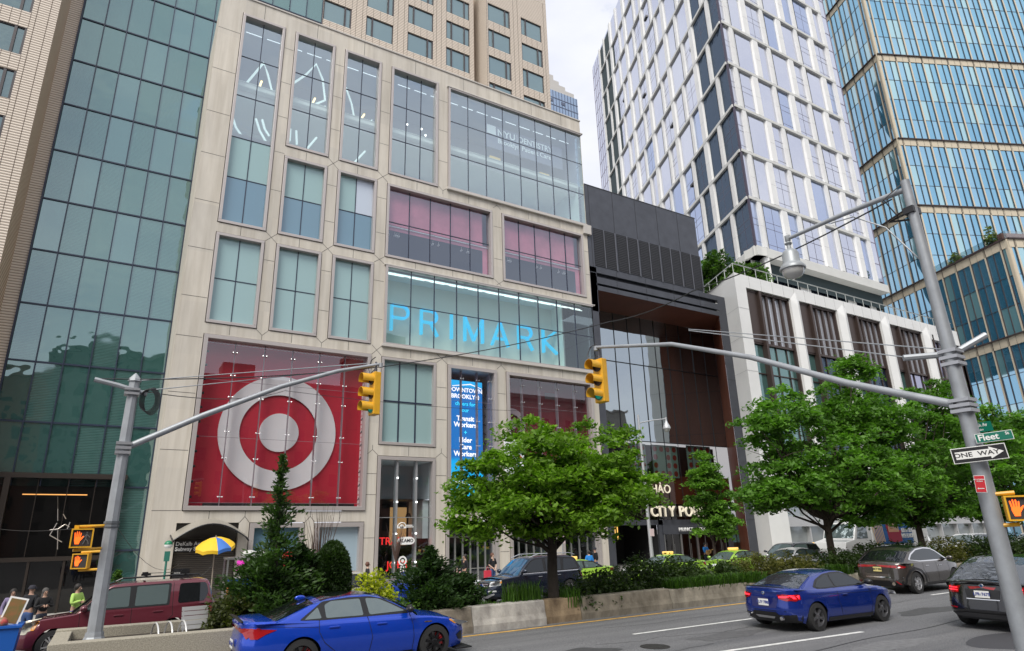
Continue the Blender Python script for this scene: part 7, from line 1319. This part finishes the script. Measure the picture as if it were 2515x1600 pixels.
def branches(parent, base, tops, r0, m, name='trunk', seed=1, fork=None, lean=(0,0)):
    r = random.Random(seed); b = M(); base = Vector(base); fk = Vector(fork); b.tube([base-Vector((0,0,.3)), base+Vector((0,0,.1)), base.lerp(fk,.5)+Vector((r.uniform(-.05,.05),r.uniform(-.05,.05),0)), fk],[r0*1.35,r0*1.1,r0*.95,r0*.85],10); o = b.build(name, m, parent, smooth=60)
    lb = M()
    for t in tops:
        t = Vector(t); st = base.lerp(fk, r.uniform(.72,1.0)) if r.random() < .4 else fk; d = t-st; mid = st+d*.45+Vector((r.uniform(-.25,.25),r.uniform(-.25,.25),-.06*d.length)); mid2 = st+d*.75+Vector((r.uniform(-.2,.2),r.uniform(-.2,.2),.0))
        ra = r0*r.uniform(.22,.5); lb.tube([st,mid,mid2,t],[ra,ra*.65,ra*.4,ra*.12],6)
        for _ in range(3):
            s2 = mid.lerp(mid2, r.random()); e = s2+Vector((r.uniform(-1,1),r.uniform(-1,1),r.uniform(-.1,.9)))*d.length*.28; lb.tube([s2,s2.lerp(e,.5)+Vector((0,0,.05)),e],[ra*.35,ra*.22,ra*.08],5)
    lb.build('limb', m, parent, smooth=60); return o
def tree(label, x, y, base_z, fork_h, r0, blobs, nclump, per, cr, leaf, lm, seed, group=None, ntops=26, bark=BARK, hang=0):
    z = base_z; T = thing('broadleaf_tree', label, 'tree', (x,y,z), 0, group); cc, P, S_ = clumps(blobs, nclump, per, cr); tops = [tuple(c) for c in cc[:ntops]]
    branches(T, (0,0,0), tops, r0, bark, 'trunk', seed, (rnd.uniform(-.05,.05),0,fork_h)); zc = (P[:,2]-P[:,2].min())/(np.ptp(P[:,2])+1e-6)
    leafmesh('crown', P, leaf, lm, T, shade=S_*.75+.12); return T
MAPLE = leafmat('leaf_maple',(.115,.25,.024)); ZELK = leafmat('leaf_elm',(.085,.215,.034)); NARROW = leafmat('leaf_bright',(.10,.235,.035))
tx,ty = 11.9,16.9; z0 = gz(tx,17)+.33
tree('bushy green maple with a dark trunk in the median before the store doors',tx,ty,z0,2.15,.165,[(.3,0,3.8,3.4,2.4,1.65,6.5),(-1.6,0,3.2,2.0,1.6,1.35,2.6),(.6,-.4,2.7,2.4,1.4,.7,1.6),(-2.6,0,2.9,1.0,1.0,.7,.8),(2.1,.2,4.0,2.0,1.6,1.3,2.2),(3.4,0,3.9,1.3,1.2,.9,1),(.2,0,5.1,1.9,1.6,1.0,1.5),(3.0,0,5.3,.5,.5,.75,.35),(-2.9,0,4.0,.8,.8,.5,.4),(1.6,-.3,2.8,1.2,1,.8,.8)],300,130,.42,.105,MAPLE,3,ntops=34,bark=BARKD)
tx,ty = 35.1,31.0; z0 = gz(tx,ty)+.14
tree('narrow upright bright green tree on the pavement before the mall portal',tx,ty,z0,2.0,.09,[(0,0,3.4,2.0,1.6,1.4,3),(0,0,5.0,1.7,1.4,1.5,3),(-.1,0,6.4,1.1,1.0,1.2,1.6),(-.1,0,7.6,.5,.5,.8,.5),(.9,0,2.9,1.4,1.2,.9,1.4)],140,100,.42,.15,NARROW,4,ntops=22)
for k,(lb,tx,ty,hh,bl) in enumerate((('tall spreading elm with layered boughs directly behind the deep blue coupe',29.2,18.9,2.4,[(1.5,0,4.7,4.4,3.0,2.5,6.5),(2.5,0,2.9,3.6,1.8,.9,2),(-2.4,0,4.0,2.6,2.0,1.3,1.8),(-3.6,0,6.5,1.2,1.2,.8,.5),(3.5,0,8.0,2.4,2.0,1.6,2),(4.6,0,10.0,.9,.9,1.3,.5),(-1.5,0,7.6,1.8,1.6,1.2,1.3),(4,0,4.0,2.5,2,1.5,1.6),(-4.4,0,3.6,1.0,1.0,.5,.35)]),
    ('second elm in the row behind the taupe suv',37.6,19.2,2.4,[(.5,0,4.8,4.4,2.8,2.6,6.5),(1.0,0,3.0,3.6,1.8,.9,2),(3.4,0,8.4,2.4,2.0,1.7,2),(5.4,0,9.8,.9,.8,1.0,.4),(-2,0,7.6,2.0,1.8,1.3,1.4),(4,0,4.4,2.6,2,1.7,2)]),
    ('third elm at the right edge beyond the right traffic pole',45.5,19.0,2.4,[(.5,0,4.8,4.8,2.8,2.6,6.5),(0,0,3.0,3.8,1.8,.9,2),(2,0,7.6,3.4,2.2,1.6,2),(6,0,6.6,3.4,2.4,2.2,2.6),(-2,0,7.4,2.0,1.8,1.3,1.2)]),
    ('fourth elm further along the median at the right edge',55.0,19.5,2.4,[(.5,0,5.0,4.8,2.8,2.8,6),(0,0,3.0,3.8,1.8,.9,2),(3,0,8.4,3.0,2.2,1.8,2),(-3,0,7.0,2.4,2,1.6,1.5)]))):
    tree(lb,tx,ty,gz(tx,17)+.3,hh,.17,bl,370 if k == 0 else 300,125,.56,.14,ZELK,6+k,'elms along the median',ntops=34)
# conifers and shrubs in the planter bed
JUN = leafmat('leaf_juniper',(.022,.055,.018)); YEW = leafmat('leaf_yew',(.022,.050,.016)); JUN2 = leafmat('leaf_cedar',(.035,.082,.024)); CHAR = leafmat('leaf_chartreuse',(.34,.42,.03)); HEDGE = leafmat('leaf_hedge',(.030,.062,.016)); HEDGE2 = leafmat('leaf_hedge_warm',(.085,.10,.028)); GRASS = leafmat('leaf_grass',(.045,.12,.015))
def conifer(label, x, y, z, prof, m, sz=.075, dens=1., nb=60, name='conifer_tree', group=None, spiky=1., lean=0):
    """prof: (height, radius) outline; sprays climb outwards along short boughs"""
    T = thing(name, label, 'tree' if 'tree' in name else 'shrub', (x,y,z), 0, group); H = prof[-1][0]; b = M(); b.tube([(0,0,-.2),(0,0,H*.5),(lean,0,H*.97)],[.07,.045,.01],6); b.build('trunk', BARKD, T)
    P = []; S_ = []; D = []
    for k in range(nb):
        t = (k+rg.random())/nb; h = prof[0][0]+(H-prof[0][0])*t**.92; R_0 = li(prof,h)*rg.uniform(.4,1.28); a = rg.random()*6.283; n = int(max(14,(R_0*150+12)*dens)); s = rg.random(n)**.7
        dr = np.array([math.cos(a),math.sin(a),.45*spiky]); pts = np.array([lean*h/H,0,h])+dr[None]*s[:,None]*R_0+rg.normal(size=(n,3))*np.array([.07,.07,.055])*(.5+R_0)
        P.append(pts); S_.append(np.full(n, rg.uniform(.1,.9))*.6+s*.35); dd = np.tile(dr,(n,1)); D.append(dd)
    P = np.concatenate(P); S_ = np.concatenate(S_); D = np.concatenate(D); leafmesh('foliage', P, sz, m, T, up=.3, long=2.6, shade=S_, dirs=D); return T
zs = gz(4,17)+.5
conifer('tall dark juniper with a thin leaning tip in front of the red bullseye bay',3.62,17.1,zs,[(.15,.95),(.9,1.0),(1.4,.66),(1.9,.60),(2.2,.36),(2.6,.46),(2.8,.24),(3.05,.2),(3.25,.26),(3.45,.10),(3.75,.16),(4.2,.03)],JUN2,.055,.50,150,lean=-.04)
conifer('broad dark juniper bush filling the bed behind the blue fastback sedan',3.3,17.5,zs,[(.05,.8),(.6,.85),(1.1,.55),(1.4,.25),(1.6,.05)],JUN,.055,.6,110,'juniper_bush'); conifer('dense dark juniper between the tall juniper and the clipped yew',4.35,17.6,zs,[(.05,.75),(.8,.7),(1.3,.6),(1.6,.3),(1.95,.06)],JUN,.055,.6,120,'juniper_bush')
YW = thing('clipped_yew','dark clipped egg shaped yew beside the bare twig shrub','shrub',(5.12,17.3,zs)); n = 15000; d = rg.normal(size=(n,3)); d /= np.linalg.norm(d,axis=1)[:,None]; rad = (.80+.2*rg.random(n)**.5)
P_ = np.stack([d[:,0]*rad*.50,d[:,1]*rad*.50,1.02+d[:,2]*rad*1.02],1); leafmesh('foliage', P_, .05, YEW, YW, up=.3, long=2.0, shade=rg.random(n)*.5+.15+.3*(d[:,2]>.5), dirs=d); b = M(); b.tube([(0,0,-.2),(0,0,.6)],.06,6); b.build('trunk', BARKD, YW)  # upward leaves toned lighter, light from above put into their colour
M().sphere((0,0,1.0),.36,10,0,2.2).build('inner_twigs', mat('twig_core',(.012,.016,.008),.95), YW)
BS = thing('bare_shrub','leafless brown twig shrub rising behind the clipped yew','shrub',(4.95,18.0,zs)); b = M(); q = random.Random(9)
for k in range(46): a = q.random()*6.28; R0 = q.uniform(.15,.75); h = q.uniform(1.9,3.1); b.tube([(0,0,0),(math.cos(a)*R0*.25,math.sin(a)*R0*.25,h*.45),(math.cos(a)*R0*.7,math.sin(a)*R0*.7,h*.78),(math.cos(a)*R0+q.uniform(-.1,.1),math.sin(a)*R0,h)],[.012,.009,.006,.003],4)
b.build('twig', mat('twig_brown',(.10,.06,.045),.9), BS)
conifer('loose dark juniper bush with rusty tips right of the yellow shrub',7.95,17.3,gz(8,17)+.34,[(.02,1.0),(.5,1.05),(.9,.8),(1.2,.5),(1.5,.3),(1.9,.04)],JUN,.055,.6,150,'juniper_bush'); conifer('smaller juniper bush at the right end of the juniper group',8.9,17.2,gz(9,17)+.33,[(.02,.6),(.4,.65),(.8,.4),(1.1,.1)],JUN,.06,1.0,90,'juniper_bush')
def shrub(label, x, y, z, rx, ry, rz, m, n=2600, leaf=.075, name='shrub', group=None, nc=60, per=None):
    T = thing(name, label, 'shrub', (x,y,z), 0, group); per = per or n//nc; cc, P, S_ = clumps([(0,0,rz*.55,rx,ry,rz*.62,1)], nc, per, min(.28,rx*.3), .8); P[:,2] = np.maximum(P[:,2],.02); leafmesh('foliage', P, leaf, m, T, up=.6, shade=S_*.8+.1)
    b = M(); q = random.Random(int(x*10))
    for k in range(9): a = q.random()*6.28; b.tube([(0,0,-.1),(math.cos(a)*rx*.6,math.sin(a)*ry*.6,rz*.8)],[.02,.006],4)
    b.build('stem', BARKD, T); return T
shrub('bright yellow green shrub glowing beside the clipped yew',6.15,17.0,gz(6,17)+.4,.55,.5,1.15,CHAR,3000,.07); shrub('low fresh green shrub left of the right juniper bush',6.9,16.75,gz(7,17)+.34,.4,.35,.55,leafmat('leaf_fresh',(.09,.2,.04)),1200,.06)
shrub('low dark shrub spilling over the right end of the planter by the bench',2.6,16.9,zs,.55,.5,.75,leafmat('leaf_mixed',(.05,.07,.02)),2400,.06)
hl = [('dark hedge bush just right of the maple trunk',13.3,17.4,1.3,.75),('second dark hedge bush right of the maple',14.9,17.9,1.2,.95),('tall dark hedge bush under the green taxi',16.6,18.2,1.4,1.25),('dark hedge bush with pale flowers near the long grass',18.5,18.4,1.3,1.15),('hedge bush behind the long ornamental grass',20.6,18.5,1.3,1.1),('warm reddish tipped hedge bush behind the deep blue coupe roof',23.0,18.4,1.5,1.15),('warm tipped hedge bush left of the big elm trunk',25.4,18.4,1.4,1.1),('dark hedge bush at the foot of the big elm',28.2,18.0,1.5,1.25),('dark hedge bush between the elm and the taupe suv',31.0,18.0,1.6,1.3),('dark hedge bush above the taupe suv bonnet',34.2,18.0,1.7,1.3),('hedge bush at the foot of the second elm',37.5,18.0,1.8,1.3),('hedge bush beyond the second elm',41.0,18.0,1.9,1.35),('hedge bush at the foot of the third elm',44.8,18.0,2.0,1.4),('farthest hedge bush at the right edge',49.0,18.0,2.2,1.4)]
for i,(lb,x,y,rx,rz_) in enumerate(hl): shrub(lb,x,y,gz(x,y)*.5+gz(x,16.1)*.5+.24,rx,1.0,rz_*.88,HEDGE2 if i in (5,6,10) else HEDGE,3600,.075,'hedge_bush','hedge bushes along the median',nc=80)
def grass(label, x, y, rx, h, n, m=GRASS, sp=.5):
    T = thing('grass_clump', label, 'grass', (x,y,gz(x,16.5)+.36), 0, 'grass clumps in the median'); b = M(); q = random.Random(int(x*7)); 
    for k in range(n):
        bx,by = q.uniform(-rx,rx),q.uniform(-.3,.3); a = q.random()*6.28; l = h*q.uniform(.6,1.1); s_ = sp*l*q.uniform(.2,1); dx,dy = math.cos(a)*s_,math.sin(a)*s_; wx,wy = -math.sin(a)*.011,math.cos(a)*.011
        b.add([(bx-wx,by-wy,0),(bx+wx,by+wy,0),(bx+dx*.4+wx,by+dy*.4+wy,l*.7),(bx+dx*.4-wx,by+dy*.4-wy,l*.7),(bx+dx*1.1,by+dy*1.1,l*(.95 if sp < .4 else .72))],[(0,1,2,3),(3,2,4)])
    o = b.build('blades', m, T, recalc=False); at_ = o.data.attributes.new('shade','FLOAT','POINT'); at_.data.foreach_set('value', np.repeat(rg.random(n),5).astype(np.float32)); return T
grass('upright thin grass clump left of the maple trunk',10.7,16.8,.55,.85,420,sp=.25); grass('short grass tuft at the foot of the maple',12.35,16.75,.3,.6,200,sp=.25); grass('small grass tuft near the pale barrier section',9.9,16.8,.3,.45,120,sp=.4)
for x,lb in ((17.2,'arching long grass clump, left one of the row over the barrier'),(18.4,'arching long grass clump second from left over the barrier'),(19.6,'arching long grass clump third from left over the barrier'),(20.8,'arching long grass clump partly hidden by the deep blue coupe'),(26.2,'arching grass clump left of the taupe suv')): grass(lb,x,16.85,.6,.72,520,sp=.9)
gb = M(); q = random.Random(4)
for k in range(1400):
    x,y = q.uniform(8.5,11.6),q.uniform(19.2,20.9); z = gz(x,16.1)*.3+gz(x,21)*.7+.36; a = q.random()*6.28; gb.add([(x,y,z),(x+.02,y,z),(x+.06*math.cos(a),y+.05,z+q.uniform(.04,.14))],[(0,1,2)])
o = gb.build('low_weeds', GRASS, None, recalc=False); o['kind'] = 'stuff'; at_ = o.data.attributes.new('shade','FLOAT','POINT'); at_.data.foreach_set('value', rg.random(len(o.data.vertices)).astype(np.float32))
# small bare street trees, roof plants
def sapling(label, x, y, h, spread):
    T = thing('bare_sapling', label, 'tree', (x,y,gz(x,y)+.1)); b = M(); b.tube([(0,0,0),(0,0,h*.5)],[.05,.035],6); b.build('trunk', BARK, T); b = M(); q = random.Random(int(x))
    for k in range(26): a = q.random()*6.28; r_ = q.uniform(.2,spread); b.tube([(0,0,h*q.uniform(.45,.55)),(math.cos(a)*r_*.5,math.sin(a)*r_*.5,h*.75),(math.cos(a)*r_,math.sin(a)*r_,h*q.uniform(.85,1.05))],[.02,.012,.004],4)
    b.build('twig', mat('twig_brown'), T)
sapling('young leafless tree in front of the person with the red bag',12.15,30.5,3.4,.55)
RT = leafmat('leaf_roof',(.05,.12,.025)); e = thing('roof_tree','green tree growing on the corner of the white podium roof terrace','tree',(49.6,39.4,24.4)); cc,P,S_ = clumps([(.2,0,3.0,1.7,1.6,2.3,3),(2.6,-1.8,2.2,2.2,1.3,1.3,2.4),(-.6,1.6,2.4,1.2,1.4,1.6,1.2)],170,80,.5,.7); leafmesh('crown', P, .2, RT, e, shade=S_); b = M(); b.tube([(0,0,0),(0,0,2.4)],[.1,.05],6); b.build('trunk', BARK, e)
for lb,s,d,h in (('thin green shrub on the wing roof terrace, right one',3.0,1.2,3.2),('thin green shrub on the wing roof terrace, left one',11.0,1.5,2.4)):
    p_ = wfl(s if 'right' in lb else 9.0,d,36.4); e = thing('roof_shrub', lb, 'shrub', p_); cc,P,S_ = clumps([(0,0,h*.5,.7,.7,h*.5,1)],26,30,.3,.9); leafmesh('foliage', P, .18, leafmat('leaf_pale',(.12,.17,.06)), e, shade=S_)
cp_ = thing('potted_plant','small green plant in the window behind the maroon suv','plant',at(548/1.914,800+1180/1.914,42.2)); cc,P,S_ = clumps([(0,0,0,.22,.2,.35,1)],14,20,.1,.9); leafmesh('foliage', P, .1, RT, cp_, shade=S_)
sh = random.Random(5)
for i,(x,y) in enumerate(((58,24.5),(64,23.8),(70,26.5))): sedan(('grey parked sedan far along the avenue','dark sedan farthest but one along the avenue','pale sedan farthest along the avenue')[i],x,y,-1,(MATS['paint_graphite'],MATS['paint_navy'],SIL)[i])
